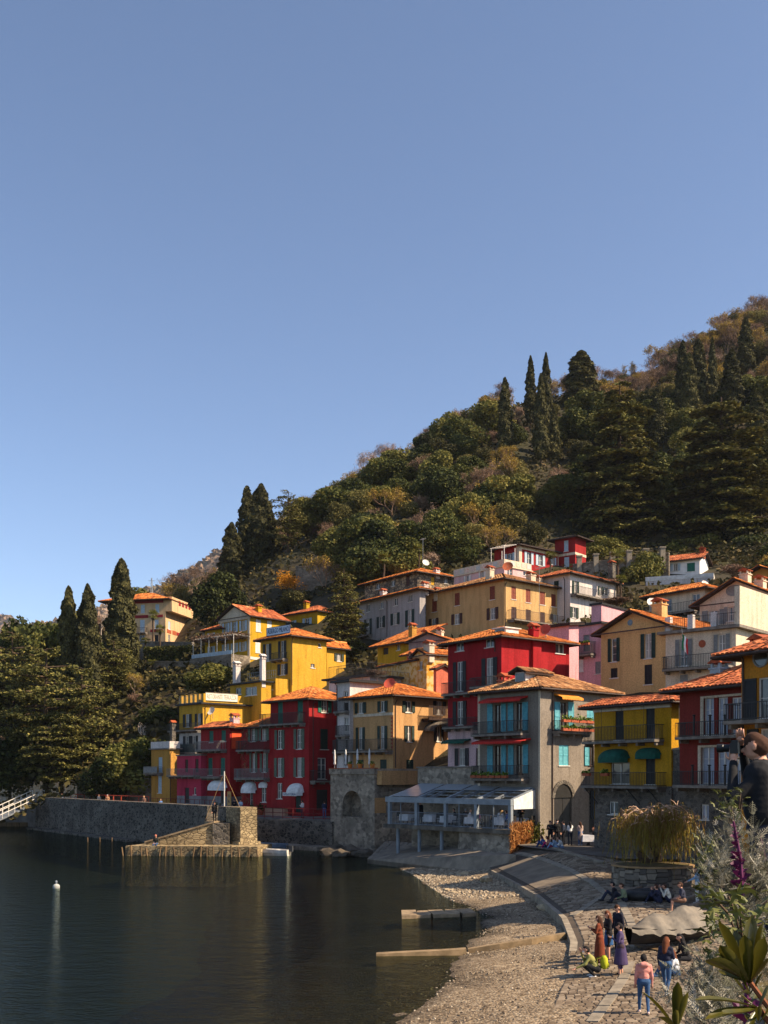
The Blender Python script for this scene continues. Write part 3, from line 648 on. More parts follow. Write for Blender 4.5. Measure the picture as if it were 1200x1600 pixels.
# ------------------------------------------------------------------ paints
GREEN = mat('green_shutter', srgb(30, 52, 42), srgb(20, 38, 32), scale=5, rough=0.6)
SAGE = mat('sage_shutter', srgb(96, 110, 92), srgb(74, 88, 74), scale=5, rough=0.7)
JADE = mat('jade_shutter', srgb(28, 104, 84), srgb(20, 82, 68), scale=5, rough=0.6)
DARK = mat('dark_shutter', srgb(36, 32, 30), srgb(24, 22, 21), scale=5, rough=0.6)
BROWN = mat('brown_shutter', srgb(78, 46, 36), srgb(58, 34, 28), scale=5, rough=0.7)
RUST = mat('rust_shutter', srgb(134, 62, 38), srgb(104, 46, 32), scale=5, rough=0.7)
TEAL = mat('teal_shutter', srgb(92, 164, 172), srgb(70, 138, 150), scale=5, rough=0.6)
SKYB = mat('pale_blue_shutter', srgb(176, 190, 198), srgb(150, 166, 176), scale=5, rough=0.6)
GREYS = mat('grey_shutter', srgb(134, 134, 130), srgb(110, 110, 108), scale=5, rough=0.7)
REDAWN = mat('red_canvas', srgb(196, 44, 34), srgb(164, 34, 28), scale=4, rough=0.9)
ORAWN = mat('orange_canvas', srgb(222, 142, 52), srgb(196, 116, 40), scale=4, rough=0.9)
GRAWN = mat('green_canvas', srgb(24, 86, 70), srgb(18, 66, 54), scale=4, rough=0.9)
WHAWN = mat('white_canvas', srgb(226, 222, 216), srgb(196, 192, 186), scale=3, rough=0.9)
STONE = masonry('grey_rubble', srgb(120, 112, 102), srgb(82, 76, 70), srgb(134, 124, 110), scale=3.4)
TERRA = mat('terracotta', srgb(172, 88, 54), srgb(138, 68, 42), scale=6)
GREYP = stucco('grey_plinth_plaster', (146, 140, 138))
VINE = attr_mat('dry_vine', [(0, srgb(70, 50, 34)), (0.5, srgb(118, 88, 60)), (1, srgb(150, 120, 84))], trans=0.1)
def cl(x, y=None): pass

def text_on(h, f, x0, y0, x1, y1, body, board, ink, name='sign', out=0.06, parent=None, frame=True):
    u0, u1, a, b = h.rect(f, x0, y0, x1, y1); mb = MB(); h.fbox(mb, f, u0, u1, out, out+0.08, a, b); sg = mb.build(name, board, parent or h.o)
    if frame:
        fr = MB()
        for (p, q, r0, r1) in ((u0-0.05, u1+0.05, b, b+0.06), (u0-0.05, u1+0.05, a-0.06, a), (u0-0.06, u0, a, b), (u1, u1+0.06, a, b)): h.fbox(fr, f, p, q, out-0.01, out+0.11, r0, r1)
        fr.build('sign_frame', ink, sg)
    me = text_mesh('lettering', body, (b-a)*0.92, ink); xs = [v.co.x for v in me.vertices]; w = max(xs)-min(xs); k = min(1.4, (u1-u0)*0.93/w)
    for v in me.vertices: v.co.x *= k
    t = obj('lettering', me, sg); t.location = h.pt(f, (u0+u1)/2, out+0.092, (a+b)/2); t.rotation_euler = (R(90), 0, 0 if f == 'F' else R(90)); return sg
def parapet(h, z, ht=0.9, m=None, th=0.18, faces='FRLB', name='parapet'):
    mb = MB(); A, B = h.A, h.B
    if 'F' in faces: mb.box(-0.05, A+0.05, -0.05, th, z, z+ht)
    if 'R' in faces: mb.box(A-th, A+0.05, th, B, z, z+ht-0.003)
    if 'L' in faces: mb.box(-0.05, th, th, B, z, z+ht-0.003)
    if 'B' in faces: mb.box(th, A-th, B-th, B, z, z+ht-0.006)
    return mb.build(name, m or h.mats[0], h.o)
def terrace_rail(h, z, ht=1.0, rail=None, faces='FR', gap=0.16, name='terrace_railing'):
    m = MB(); A, B = h.A, h.B; segs = []
    if 'F' in faces: segs.append(((0, 0), (A, 0)))
    if 'R' in faces: segs.append(((A, 0), (A, B)))
    if 'L' in faces: segs.append(((0, B), (0, 0)))
    for (a, b) in segs:
        a, b = Vector(a), Vector(b); L = (b-a).length; t = (b-a)/L; n = int(L/gap)
        for zz in (z+0.08, z+ht): m.tube([(a.x, a.y, zz), (b.x, b.y, zz)], 0.022, 4)
        for k in range(n+1):
            p = a+t*(L*k/n); m.tube([(p.x, p.y, z), (p.x, p.y, z+ht)], 0.03 if k % 10 == 0 else 0.012, 4)
    return m.build(name, rail or IRON, h.o)
def slab(h, z, ov=0.35, th=0.16, m=None, name='cornice'):
    mb = MB(); mb.box(-ov, h.A+ov, -ov, h.B+ov, z, z+th); return mb.build(name, m or CONC, h.o)
HS = {}
def H(key, *a, **k):
    h = House(*a, **k); HS[key] = h; return h

CRIM = stucco('crimson_plaster', (164, 36, 38)); PINKR = stucco('raspberry_plaster', (192, 54, 80)); DEEPR = stucco('deep_red_plaster', (132, 26, 30))
YEL = stucco('yellow_plaster', (210, 160, 50)); YEL2 = stucco('golden_plaster', (200, 156, 32)); OCH = stucco('ochre_plaster', (196, 144, 66)); TAN = stucco('tan_plaster', (206, 158, 104))
TAN2 = stucco('buff_plaster', (206, 164, 108)); BLUEG = stucco('blue_grey_plaster', (176, 168, 164)); WHITEP = stucco('white_plaster', (222, 210, 202)); PINKP = stucco('pale_pink_plaster', (222, 184, 182))
PINK = stucco('pink_plaster', (226, 166, 170)); REDQ = stucco('cherry_red_plaster', (166, 28, 34)); GREYR = stucco('bare_cement_render', (140, 128, 114), dark=0.62); CREAM = stucco('cream_plaster', (226, 206, 178))
SAND = stucco('sand_plaster', (222, 178, 116), dark=0.75); BROWNR = stucco('brown_red_plaster', (136, 46, 36)); ORNG = stucco('orange_ochre_plaster', (208, 136, 40)); GOLD2 = stucco('mustard_plaster', (200, 146, 22))
SALM = stucco('salmon_plaster', (204, 110, 84)); DRAB = stucco('drab_mauve_plaster', (158, 140, 134))

# ---- lower left: houses along the promenade
h = H('ochre', 'narrow_house', 'narrow ochre house at the left end of the promenade with a roof terrace', 'V2', 170, 1015, 1330, 122, 48, 62, 228)
h.walls(OCH, wins=[('F', 104, 1062, 126, 1150, 'c', SKYB), ('F', 101, 1168, 122, 1272, 'c', SKYB)], top=h.h); slab(h, h.h, 0.25); parapet(h, h.h+0.16, 0.8, WHITEP, faces='FR'); h.balcony('F', 52, 132, 1155, 1117, style='panel', rail=GREYS); h.pipe('R', 172, 1030, 1320)
h.mats = [STONE]; h.chimney(h.A*0.9, h.B*0.5, 0.5, 3.2, z=h.h)
h = H('pinkred', 'low_house', 'low raspberry pink house with an arched door next to the ochre house', 'V2', 352, 1052, 1345, 116, 46, 212, depth=7)
zp = h.uz('F', 280, 1288)[1]
h.walls([PINKR, GREYP], zones=[(zp, 1)], wins=[('F', 257, 1240, 283, 1330, 'd', DARK), ('F', 309, 1240, 324, 1282, 'n'), ('F', 258, 1075, 278, 1150, 'd', BROWN), ('F', 318, 1072, 338, 1150, 'd', BROWN)], top=h.h)
slab(h, h.h, 0.1); h.balcony('F', 188, 350, 1170, 1130, style='bars', rail=GREYS)
h = H('yellow', 'restaurant_building', 'yellow restaurant building with flat roof terrace and white name board', 'V2', 362, 750, 1060, 122, 48, 226, 770)
zg = h.uz('F', 300, 915)[1]
h.walls([YEL, WHITEP], zones=[(zg, 1)], wins=[('F', 262, 810, 286, 885, 'o', DARK), ('F', 331, 806, 353, 880, 'o', DARK), ('F', 262, 938, 284, 1030, 'o', DARK), ('F', 304, 936, 324, 1030, 'o', DARK)], top=h.h)
slab(h, h.h, 0.4, 0.2, DARK, 'roof_edge'); h.balcony('F', 192, 362, 905, 866); h.balcony('F', 186, 357, 1036, 984, style='panel', rail=mat('smoked_glass', srgb(70, 80, 78), srgb(50, 60, 60), scale=2, rough=0.2)); h.pipe('R', 376, 760, 880)
parapet(h, h.h+0.2, 1.0, YEL, faces='R')
text_on(h, 'R', 378, 690, 563, 732, 'RISTORANTE TERRAZZA', mat('cream_board', srgb(232, 226, 206), srgb(210, 204, 184)), mat('grey_ink', srgb(150, 140, 122)), 'name_board', frame=True)
mb = MB()
for k in range(6): mb = MB(); mb.box(0.1+k*1.0-0.0, 0.1+k*1.0+0.42, 0, 0.3, h.h+0.2, h.h+1.25); mb.build('terrace_pier', YEL, h.o)
terrace_rail(h, h.h+0.2, 0.95, GALV, faces='F')
dish(h.loc('R', 405, 793, 0.35), 0.55, R(-30), WHITE, 'white satellite dish on the yellow restaurant wall')
h = H('reddoor', 'red_house', 'crimson house with jade green shutters and two glass balconies beside the raspberry house', 'V2', 522, 885, 1350, 113, 48, 352, 605)
zp = h.uz('F', 430, 1290)[1]
h.walls([CRIM, GREYP], zones=[(zp, 1)], wins=[('F', 401, 908, 425, 975, 'c', JADE), ('F', 472, 904, 498, 970, 'c', JADE), ('F', 395, 1066, 420, 1166, 'c', JADE), ('F', 468, 1066, 494, 1166, 'c', JADE), ('F', 470, 1258, 492, 1335, 'd', DARK)])
h.roof('hip', 0.45, 0.55, TILE_R); h.balcony('F', 355, 505, 1020, 970, style='bars', rail=GREYS); h.balcony('F', 346, 496, 1178, 1130, style='bars', rail=GREYS); h.dome_awning('F', 412, 508, 1195, 1255, WHAWN)
mb = MB(); u0, u1, a, b = h.rect('R', 532, 912, 592, 1012); h.fbox(mb, 'R', u0, u1, 0.004, 0.05, a, b); mb.build('orange_panel', mat('orange_plaster_panel', srgb(226, 84, 40), srgb(196, 70, 36)), h.o)
h.chimney(h.A*0.9, h.B*0.55, 0.8, 0.8, PINKP)
h = H('redmid', 'red_house', 'crimson house with a bare vine on its wall, between two taller red houses', 'V2', 762, 882, 1365, 108.5, 44, 590, depth=7)
h.walls(CRIM, wins=[('F', 645, 895, 672, 970, 'o', SAGE), ('F', 708, 890, 736, 965, 'o', SAGE), ('F', 651, 1040, 672, 1150, 'o', SAGE), ('F', 712, 1040, 734, 1150, 'o', SAGE), ('F', 638, 1268, 656, 1356, 'n'), ('F', 706, 1225, 735, 1325, 'n')])
h.roof('hip', 0.42, 0.5, TILE_O); h.balcony('F', 594, 756, 1020, 966); h.balcony('F', 584, 757, 1186, 1130, style='bars', rail=GREYS); h.dome_awning('F', 608, 681, 1204, 1270, WHAWN)
h.dome_awning('F', 698, 744, 1205, 1240, WHAWN, 0.4)
h = H('redbig', 'tall_red_house', 'tall crimson corner house with sage shutters and a white scalloped shop awning', 'V2', 985, 722, 1388, 104, 46, 760, depth=6)
h.walls(CRIM, wins=[('F', 803, 738, 832, 868, 'c', JADE), ('F', 918, 730, 950, 866, 'c', JADE), ('F', 801, 902, 828, 1014, 'o', SAGE), ('F', 914, 896, 943, 1014, 'o', SAGE), ('F', 799, 1066, 827, 1178, 'o', SAGE), ('F', 914, 1064, 944, 1178, 'o', SAGE),
  ('F', 799, 1213, 828, 1305, 'n'), ('F', 905, 1288, 938, 1386, 'd', GREEN), ('R', 1058, 728, 1095, 800, 'o', JADE), ('R', 1052, 896, 1097, 1016, 'c', GREEN), ('R', 1036, 1066, 1086, 1190, 'n'), ('R', 1030, 1252, 1096, 1372, 'd', DARK)])
h.roof('hip', 0.42, 0.7, TILE_O); h.balcony('F', 733, 966, 868, 806); h.balcony('R', 990, 1112, 1200, 1140); h.dome_awning('F', 874, 958, 1214, 1285, WHAWN); h.chimney(h.A*0.98, h.B*0.75, 0.6, 0.9, CRIM)
text_on(h, 'F', 876, 1268, 956, 1288, 'GELATERIA', WHAWN, mat('blue_ink', srgb(40, 60, 110)), 'awning_lettering', out=0.93, frame=False)
h.pipe('R', 1008, 735, 1240)

# ---- the yellow hotel and villa above
h = H('loggia', 'yellow_annex', 'yellow annex with a loggia and chimneys below the hotel', 'V2', 706, 622, 760, 125, 48, 524, 870)
h.walls(YEL, wins=[('F', 556, 655, 588, 694, 'n'), ('F', 612, 650, 680, 700, 'n'), ('R', 770, 636, 835, 668, 'n')], top=h.h); slab(h, h.h, 0.35, 0.2, DARK, 'roof_edge')
h.mats = [WHITEP]; h.chimney(h.A*0.12, h.B*0.1, 0.7, 2.6, z=h.h+0.2, m=WHITEP, cap=WHITEP); h.chimney(h.A*0.97, h.B*0.08, 0.55, 3.0, z=h.h+0.2, m=WHITEP, cap=WHITEP)
h = H('hotel', 'hotel_building', 'yellow hotel with black shutters and a blue name sign on its tiled roof', 'V2', 885, 352, 640, 127, 46, 704, 1088, cat='hotel')
h.walls(YEL, wins=[('F', 731, 398, 753, 500, 'o', DARK), ('F', 819, 380, 841, 484, 'o', DARK), ('F', 818, 515, 846, 580, 'o', DARK), ('R', 1040, 395, 1057, 419, 'n'), ('R', 995, 515, 1019, 539, 'n')])
h.roof('hip', 0.42, 0.7, TILE_O); h.balcony('F', 784, 862, 490, 452); h.pipe('R', 884, 360, 640)
text_on(h, 'F', 732, 296, 866, 340, 'ALBERGO MILANO', mat('pale_blue_board', srgb(196, 214, 228), srgb(176, 196, 214)), mat('navy_ink', srgb(44, 54, 84)), 'name_sign', out=-0.25)
mb = MB(); u0, u1, a, b = h.rect('F', 712, 580, 872, 610); mb.box(u0-0.3, u1, -2.2, -0.02, a-2.2, a-0.1); mb.build('terrace_base', YEL, h.o)
m2 = MB()
for k in range(14): m2.tube([(u0-0.3+(u1-u0+0.3)*k/13, -2.15, a-0.1), (u0-0.3+(u1-u0+0.3)*k/13, -2.15, a+1.0)], 0.02, 4)
for z in (0.1, 0.55, 1.0): m2.tube([(u0-0.3, -2.15, a-0.1+z), (u1, -2.15, a-0.1+z)], 0.02, 4)
m2.build('terrace_railing', GALV, h.o)
h = H('hotelwing', 'hotel_wing', 'lower yellow wing behind the hotel with a small shuttered window', 'V2', 1090, 420, 700, 133, 46, 1060, 1200, cat='hotel')
h.walls(YEL, wins=[('R', 1148, 455, 1174, 500, 'o', GREEN)]); h.roof('gy', 0.3, 0.5, TILE_O, rise=1.0)
h = H('villa', 'yellow_villa', 'yellow villa with a white pediment gable and pale blue shutters', 'V2', 640, 236, 585, 150, 42, 464, 848, cat='villa')
WF = [('F', 490, 276, 510, 335, 'o', SKYB), ('F', 538, 268, 558, 328, 'o', SKYB), ('F', 591, 261, 612, 321, 'o', SKYB), ('F', 488, 400, 508, 450, 'o', SKYB), ('F', 540, 394, 560, 446, 'o', SKYB), ('F', 590, 386, 610, 440, 'o', SKYB)]
h.walls(YEL2, wins=WF+[('R', 675, 256, 704, 326, 'c', WHITE), ('R', 741, 262, 768, 306, 'c', WHITE), ('R', 672, 368, 701, 450, 'c', WHITE)], gable=('y', 0.5, 0.6))
h.roof('gy', 0.5, 0.6, TILE_R); mb = MB(); mb.box(-0.2, h.A+0.15, -0.15, 0.0, h.h-0.35, h.h+0.15)
mb.poly([(0.0, -0.06, h.h+0.2), (h.A, -0.06, h.h+0.2), (h.A/2, -0.06, h.h+h.A*0.25+0.05)]); mb.box(-0.01, 0.45, -0.08, -0.004, 0, h.h-0.36); mb.box(h.A-0.45, h.A+0.01, -0.08, -0.004, 0, h.h-0.36); mb.build('pediment', CREAM, h.o)
u, z = h.uz('R', 660, 482); mb = MB(); mb.box(h.A+0.004, h.A+0.08, -0.0, 6, z-0.2, z+0.2); mb.build('string_course', WHITE, h.o)
h.chimney(h.A*0.75, h.B*0.45, 0.7, 0.9, YEL2)
h = H('villawing', 'villa_wing', 'low yellow wing on the left of the pediment villa', 'V2', 468, 308, 560, 154, 42, 376, depth=7, cat='villa')
h.walls(YEL2, wins=[('F', 403, 334, 424, 376, 'o', SKYB), ('F', 405, 412, 425, 450, 'o', SKYB)]); h.roof('hip', 0.42, 0.5, TILE_R)
h = H('villaback', 'villa_wing', 'yellow wing with pale blue shutters behind the hotel name sign', 'V2', 1035, 205, 470, 160, 42, 842, depth=8, cat='villa')
h.walls(YEL2, wins=[('F', 873, 262, 898, 306, 'o', SKYB), ('F', 963, 247, 988, 290, 'o', SKYB)]); h.roof('hip', 0.4, 0.5, TILE_R); h.chimney(h.A*0.4, 2.0, 0.7, 1.1, YEL2)

# ---- left villa on its terrace
CRV = stucco('villa_cream_plaster', (222, 184, 138)); REDB = mat('red_band_paint', srgb(142, 32, 36), srgb(116, 28, 30), scale=3)
h = H('leftvilla', 'lake_villa', 'cream villa with dark red bands and wide orange roof behind the cypresses', 'V9', 765, 262, 772, 190, 13, 130, 1002, cat='villa')
h.walls(CRV, wins=[('F', 494, 318, 537, 408, 'c', SKYB), ('F', 655, 312, 697, 402, 'c', SKYB), ('F', 485, 484, 536, 618, 'c', SKYB), ('F', 645, 484, 690, 580, 'c', SKYB), ('F', 645, 650, 690, 762, 'd', DARK), ('F', 478, 650, 536, 740, 'n'), ('F', 210, 320, 250, 405, 'c', SKYB), ('F', 210, 484, 255, 600, 'c', SKYB),
   ('R', 806, 322, 826, 408, 'c', WHITE), ('R', 948, 380, 970, 460, 'c', WHITE), ('R', 795, 500, 822, 590, 'c', SKYB), ('R', 795, 648, 820, 740, 'n')])
h.roof('hip', 0.36, 1.3, TILE_O); mb = MB()
for (x0, y0, x1, y1) in ((425, 432, 578, 466), (650, 426, 738, 456), (600, 588, 735, 618), (425, 264, 745, 300), (140, 440, 200, 470)):
    mb = MB(); u0, u1, a, b = h.rect('F', x0, y0, x1, y1); h.fbox(mb, 'F', u0, u1, 0.004, 0.05, a, b); mb.build('red_band', REDB, h.o)
for (x0, y0, x1, y1) in ((888, 625, 922, 660), (932, 640, 972, 675)):
    mb = MB(); u0, u1, a, b = h.rect('R', x0, y0, x1, y1); h.fbox(mb, 'R', u0, u1, 0.004, 0.05, a, b); mb.build('red_band', REDB, h.o)
for (x0, y0, x1, y1) in ((782, 590, 830, 632), (842, 606, 884, 650)):
    mb = MB(); u0, u1, a, b = h.rect('R', x0, y0, x1, y1); h.fbox(mb, 'R', u0, u1, 0.004, 0.05, a, b); mb.build('orange_band', TERRA, h.o)
u0, u1, a, b = h.rect('R', 782, 270, 1005, 430); mb = MB(); mb.box(h.A+0.003, h.A+1.3, 0, h.B, a-0.1, a+2.6); mb.build('jettied_storey', CRV, h.o)
u0, u1, a2, b2 = h.rect('R', 855, 285, 930, 335)
for k in range(4): mb = MB(); mb.box(h.A+1.302, h.A+1.34, 3.0+k*1.5, 3.9+k*1.5, a+1.4, a+2.3); mb.build('red_window', REDB, h.o)
h.balcony('F', 425, 570, 628, 575)

# ---- centre: white, tan, grey houses
h = H('white', 'white_house', 'tall narrow white house with iron balconies between the red corner house and tan house', 'V3', 200, 880, 1650, 100, 48, 112, depth=8)
h.walls(WHITEP, wins=[('F', 160, 1118, 190, 1212, 'n'), ('F', 158, 942, 190, 1000, 'n'), ('F', 160, 1340, 188, 1440, 'd', DARK), ('F', 160, 1020, 190, 1072, 'd', DARK)], top=h.h); slab(h, h.h, 0.5, 0.2, DARK, 'roof_edge'); terrace_rail(h, h.h+0.2, 1.2, IRON)
h.balcony('F', 118, 198, 1080, 1010, 0.6); h.balcony('F', 132, 200, 1240, 1175, 0.6); h.balcony('F', 130, 200, 1345, 1255, 0.6); h.pipe('F', 116, 890, 1430)
h = H('whiteback', 'white_terrace_house', 'white house with a plant filled roof terrace behind the narrow white house', 'V3', 335, 845, 1100, 108, 48, 60, depth=6)
h.walls(WHITEP, top=h.h); slab(h, h.h, 0.6, 0.2, DARK, 'roof_edge'); terrace_rail(h, h.h+0.2, 1.3, IRON, 'FR')
h = H('tan', 'tan_house', 'tan house with dark green shutters and painted zigzag corner above the arched stone base', 'V3', 490, 972, 1600, 96, 48, 194, 862)
TW = [('F', 255, 1018, 290, 1092, 'o', GREEN), ('F', 405, 1008, 436, 1082, 'o', GREEN), ('F', 258, 1185, 286, 1335, 'o', GREEN), ('F', 404, 1175, 434, 1330, 'o', GREEN), ('F', 250, 1402, 292, 1457, 'c', GREEN), ('F', 402, 1400, 446, 1500, 'c', GREEN),
      ('R', 573, 1010, 612, 1085, 'o', GREEN), ('R', 582, 1174, 612, 1282, 'o', GREEN), ('R', 578, 1402, 627, 1500, 'c', GREEN), ('R', 778, 1010, 818, 1100, 'o', DARK), ('R', 778, 1178, 808, 1280, 'o', DARK), ('R', 770, 1385, 820, 1440, 'n')]
h.walls(TAN, wins=TW); h.roof('hip', 0.36, 0.75, TILE_O); h.balcony('F', 140, 490, 1345, 1268, 1.1); h.balcony('R', 682, 840, 1130, 1045, 1.0, WOOD, WOOD, style='wood'); h.pipe('R', 503, 1000, 1455)
mb = MB(); u0, u1, a, b = h.rect('F', 472, 1110, 488, 1330)
for (xa, xb) in ((196, 206), (474, 488)):
    u0, u1, a, b = h.rect('F', xa, 1110, xb, 1330); n = 9; w = 0.34
    for k in range(n):
        z0 = a+(b-a)*k/n; z1 = a+(b-a)*(k+1)/n; s_ = 1 if xa < 300 else -1; e0 = u0 if xa < 300 else u1
        mb.poly([h.pt('F', e0, 0.005, z0), h.pt('F', e0+s_*w, 0.005, (z0+z1)/2), h.pt('F', e0, 0.005, z1)][::s_])
mb.build('zigzag_border', mat('red_fresco', srgb(176, 64, 44), srgb(150, 54, 40)), h.o)
mb = MB(); u0, u1, a, b = h.rect('F', 196, 1098, 488, 1112); h.fbox(mb, 'F', 0, h.A, 0.004, 0.06, a, b+0.05); mb.build('string_course', CREAM, h.o)
mb = MB(); u0, u1, a, b = h.rect('R', 705, 1130, 860, 1215)     # arch spanning to the red house
n = 12; cx_ = (u0+u1)/2; rw = (u1-u0)/2
for k in range(n):
    t0, t1 = math.pi*k/n, math.pi*(k+1)/n; P = lambda r, t, o: h.pt('R', cx_-r*math.cos(t), o, a+r*0.55*math.sin(t))
    q = [P(rw*0.8, t0, 0.004), P(rw*0.8, t0, 0.9), P(rw*1.15, t0, 0.9), P(rw*1.15, t0, 0.004)]; q2 = [P(rw*0.8, t1, 0.004), P(rw*0.8, t1, 0.9), P(rw*1.15, t1, 0.9), P(rw*1.15, t1, 0.004)]; mb.hexa(q+q2)
mb.build('stone_arch', STONE, h.o); h.chimney(h.A*0.05, h.B*0.75, 0.7, 1.4, WHITEP)
mb = MB(); mb.box(h.A*0.75, h.A*0.98, h.B*0.42, h.B*0.55, 0, 0.1); sky_l = mb.build('skylight', GALV, h.o); sky_l.location = (0.2, 0.2, h.roofz(h.A*0.85, h.B*0.5)+0.12); sky_l.rotation_euler = (0, R(18), 0)

h = H('ochreruin', 'ochre_ruin_house', 'low house with a flaking ochre wall capped by tiles behind the tan house', 'V13', 690, 530, 800, 108, 62, 232, depth=5)
FLAKE = mat('flaking_ochre_plaster', srgb(226, 180, 120), srgb(206, 140, 44), scale=1.6, rough=0.9, contrast=(0.48, 0.56), bump=0.5, bscale=4)
h.walls(FLAKE, wins=[], top=h.h); h.roof('sf', 0.1, 0.25, TILE_R, gutter=False, z=h.h, y1=0.6); h.chimney(h.A*0.72, 1.0, 0.8, 0.9, CREAM, z=h.h)
h = H('ochreruin2', 'small_gabled_house', 'small patched gabled house with a blind window right of the flaking wall', 'V13', 800, 470, 800, 106.5, 62, 632, depth=9)
h.walls(FLAKE, wins=[('F', 712, 548, 752, 652, 'n')], gable=('y', 0.4, 0.3)); h.roof('gy', 0.4, 0.3, TILE_O); h.chimney(h.A-0.4, 0.5, 1.3, 1.3, CREAM, d2=0.6, z=h.h)
h = H('orangeback', 'orange_roofed_house', 'house showing only a broad orange roof behind the patched gables', 'V13', 830, 450, 800, 113, 50, 565, 1060)
h.walls(SALM); h.roof('gx', 0.4, 0.6, TILE_O)
h = H('salmon', 'salmon_house', 'salmon walled lean-to house squeezed against the cherry red house', 'V13', 912, 640, 900, 102, 50, 880, 1070)
h.walls(SALM, gable=('x', 0.4, 0.3)); h.roof('gx', 0.4, 0.3, TILE_R)
h = H('yellowmid', 'yellow_lean_to_house', 'small yellow house with a lean-to tile roof in front of the blue-grey house', 'V13', 588, 330, 540, 121, 52, 225, depth=4.5)
h.walls(YEL2, wins=[('F', 290, 392, 350, 470, 'd', DARK), ('F', 450, 355, 490, 420, 'n')]); h.roof('sf', 0.42, 0.8, TILE_O); h.chimney(h.A*0.88, 1.2, 0.7, 1.4, OCH)
h = H('drab', 'mauve_house', 'windowless mauve house with a broad gable between yellow lean-to and buff house', 'V13', 1040, 300, 640, 117, 28, 590, depth=9)
h.walls(DRAB, gable=('y', 0.36, 0.35)); h.roof('gy', 0.36, 0.35, TILE_O); h.chimney(h.A*0.2, 2.5, 0.7, 1.0, CREAM); h.chimney(h.A*0.58, 2.5, 0.7, 0.8, CREAM)
h = H('bluegrey', 'blue_grey_house', 'blue-grey house with dark green shutters high above the tan house', 'V3', 668, 262, 720, 136, 54, 264, 706)
h.walls([BLUEG], wins=[('F', 310, 460, 334, 565, 'o', GREEN), ('F', 396, 442, 422, 518, 'o', GREEN), ('F', 490, 420, 518, 498, 'o', GREEN), ('F', 588, 398, 616, 510, 'o', GREEN), ('F', 312, 360, 334, 412, 'n'), ('F', 400, 342, 424, 392, 'n'), ('F', 494, 318, 520, 370, 'n'), ('F', 592, 296, 617, 345, 'n'), ('F', 306, 606, 332, 672, 'd', DARK), ('F', 392, 590, 430, 612, 'n')])
h.roof('hip', 0.36, 0.8, TILE_O); h.balcony('F', 268, 350, 572, 530, 0.7); h.pipe('F', 450, 330, 580); h.chimney(h.A*0.32, 1.0, 0.7, 1.1, WHITEP); h.chimney(h.A*0.97, 1.2, 0.7, 0.8, WHITEP); h.chimney(h.A*1.0, 3.0, 0.7, 0.8, CREAM)
RUB = masonry('pale_rubble', srgb(176, 150, 118), srgb(96, 86, 78), srgb(70, 64, 60), scale=1.6)
h = H('stonehouse', 'rubble_stone_house', 'rubble stone house with low orange hipped roof above the blue-grey house', 'V3', 652, 148, 420, 150, 52, 300, 896)
h.walls(RUB, wins=[('F', 376, 218, 400, 260, 'n'), ('F', 478, 196, 500, 240, 'n'), ('F', 575, 170, 600, 240, 'd', BROWN), ('R', 744, 178, 768, 232, 'd', YEL), ('R', 834, 182, 856, 222, 'n')]); h.roof('hip', 0.36, 0.8, TILE_O); h.chimney(h.A*0.98, h.B*0.55, 0.7, 0.6, WHITEP)
antenna(h.o.matrix_basis @ Vector((h.A*0.9, h.B*0.3, h.rz)), 4.0, 'tall roof aerial on the rubble stone house'); dish(h.o.matrix_basis @ Vector((h.A*0.95, h.B*0.3, h.rz+0.2)), 0.55, R(20), WHITE, 'white satellite dish at the ridge of the rubble stone house')
h = H('buff', 'buff_house', 'big buff house with brown shutters and rust red attic shutters', 'V8', 352, 340, 760, 128, 50, -136, 758)
BW = [('F', 42, 426, 73, 505, 'c', RUST), ('F', 260, 384, 293, 468, 'c', RUST), ('F', 40, 556, 72, 622, 'o', BROWN), ('F', 262, 518, 296, 592, 'o', BROWN), ('F', -100, 460, -70, 545, 'c', RUST), ('F', -102, 585, -74, 655, 'o', BROWN),
      ('R', 396, 386, 425, 466, 'c', RUST), ('R', 486, 402, 516, 486, 'c', RUST), ('R', 574, 418, 606, 500, 'c', RUST), ('R', 645, 434, 674, 512, 'c', RUST), ('R', 396, 514, 428, 592, 'c', BROWN), ('R', 486, 530, 518, 610, 'c', BROWN), ('R', 576, 546, 606, 612, 'c', BROWN), ('R', 655, 560, 682, 610, 'o', BROWN)]
h.walls(TAN2, wins=BW); h.roof('hip', 0.34, 0.7, TILE_B); h.chimney(h.A*0.72, 1.6, 0.8, 1.5, CREAM); h.chimney(h.A*0.88, h.B*0.55, 0.9, 1.0, CREAM); h.chimney(h.A*0.85, h.B*0.72, 0.6, 0.7, CREAM); h.pipe('R', 356, 360, 640)
h.balcony('R', 372, 725, 618, 560, 1.2); antenna(h.o.matrix_basis @ Vector((h.A+0.8, h.B*0.45, h.uz('R', 560, 610)[1])), 7.0, 'tall aerial mast beside the buff house balcony'); dish(h.o.matrix_basis @ Vector((h.A*0.88, 2.5, h.roofz(h.A*0.88, 2.5)+1.3)), 0.7, R(-15), TERRA, 'terracotta coloured satellite dish on the buff house roof')
h = H('terraced', 'pink_terrace_house', 'pale pink house with a tiled parapet terrace and white pergola above the buff house', 'V8', 352, 262, 420, 142, 50, 38, 520)
h.walls([PINKP], wins=[('F', 112, 316, 132, 362, 'o', WHITE), ('F', 205, 290, 224, 336, 'o', WHITE), ('R', 370, 268, 404, 322, 'n'), ('R', 470, 290, 505, 320, 'n')], top=h.h); slab(h, h.h, 0.2, 0.12, CREAM); parapet(h, h.h+0.12, 0.95, CREAM, faces='FR')
mb = MB()
for (f, L) in (('F', h.A), ('R', h.B)):
    n = int(L/1.1)
    for k in range(n):
        u0 = L*(k+0.14)/n; u1 = L*(k+0.86)/n; h.fbox(mb, f, u0, u1, 0.055, 0.075, h.h+0.28, h.h+0.92, k % 3)
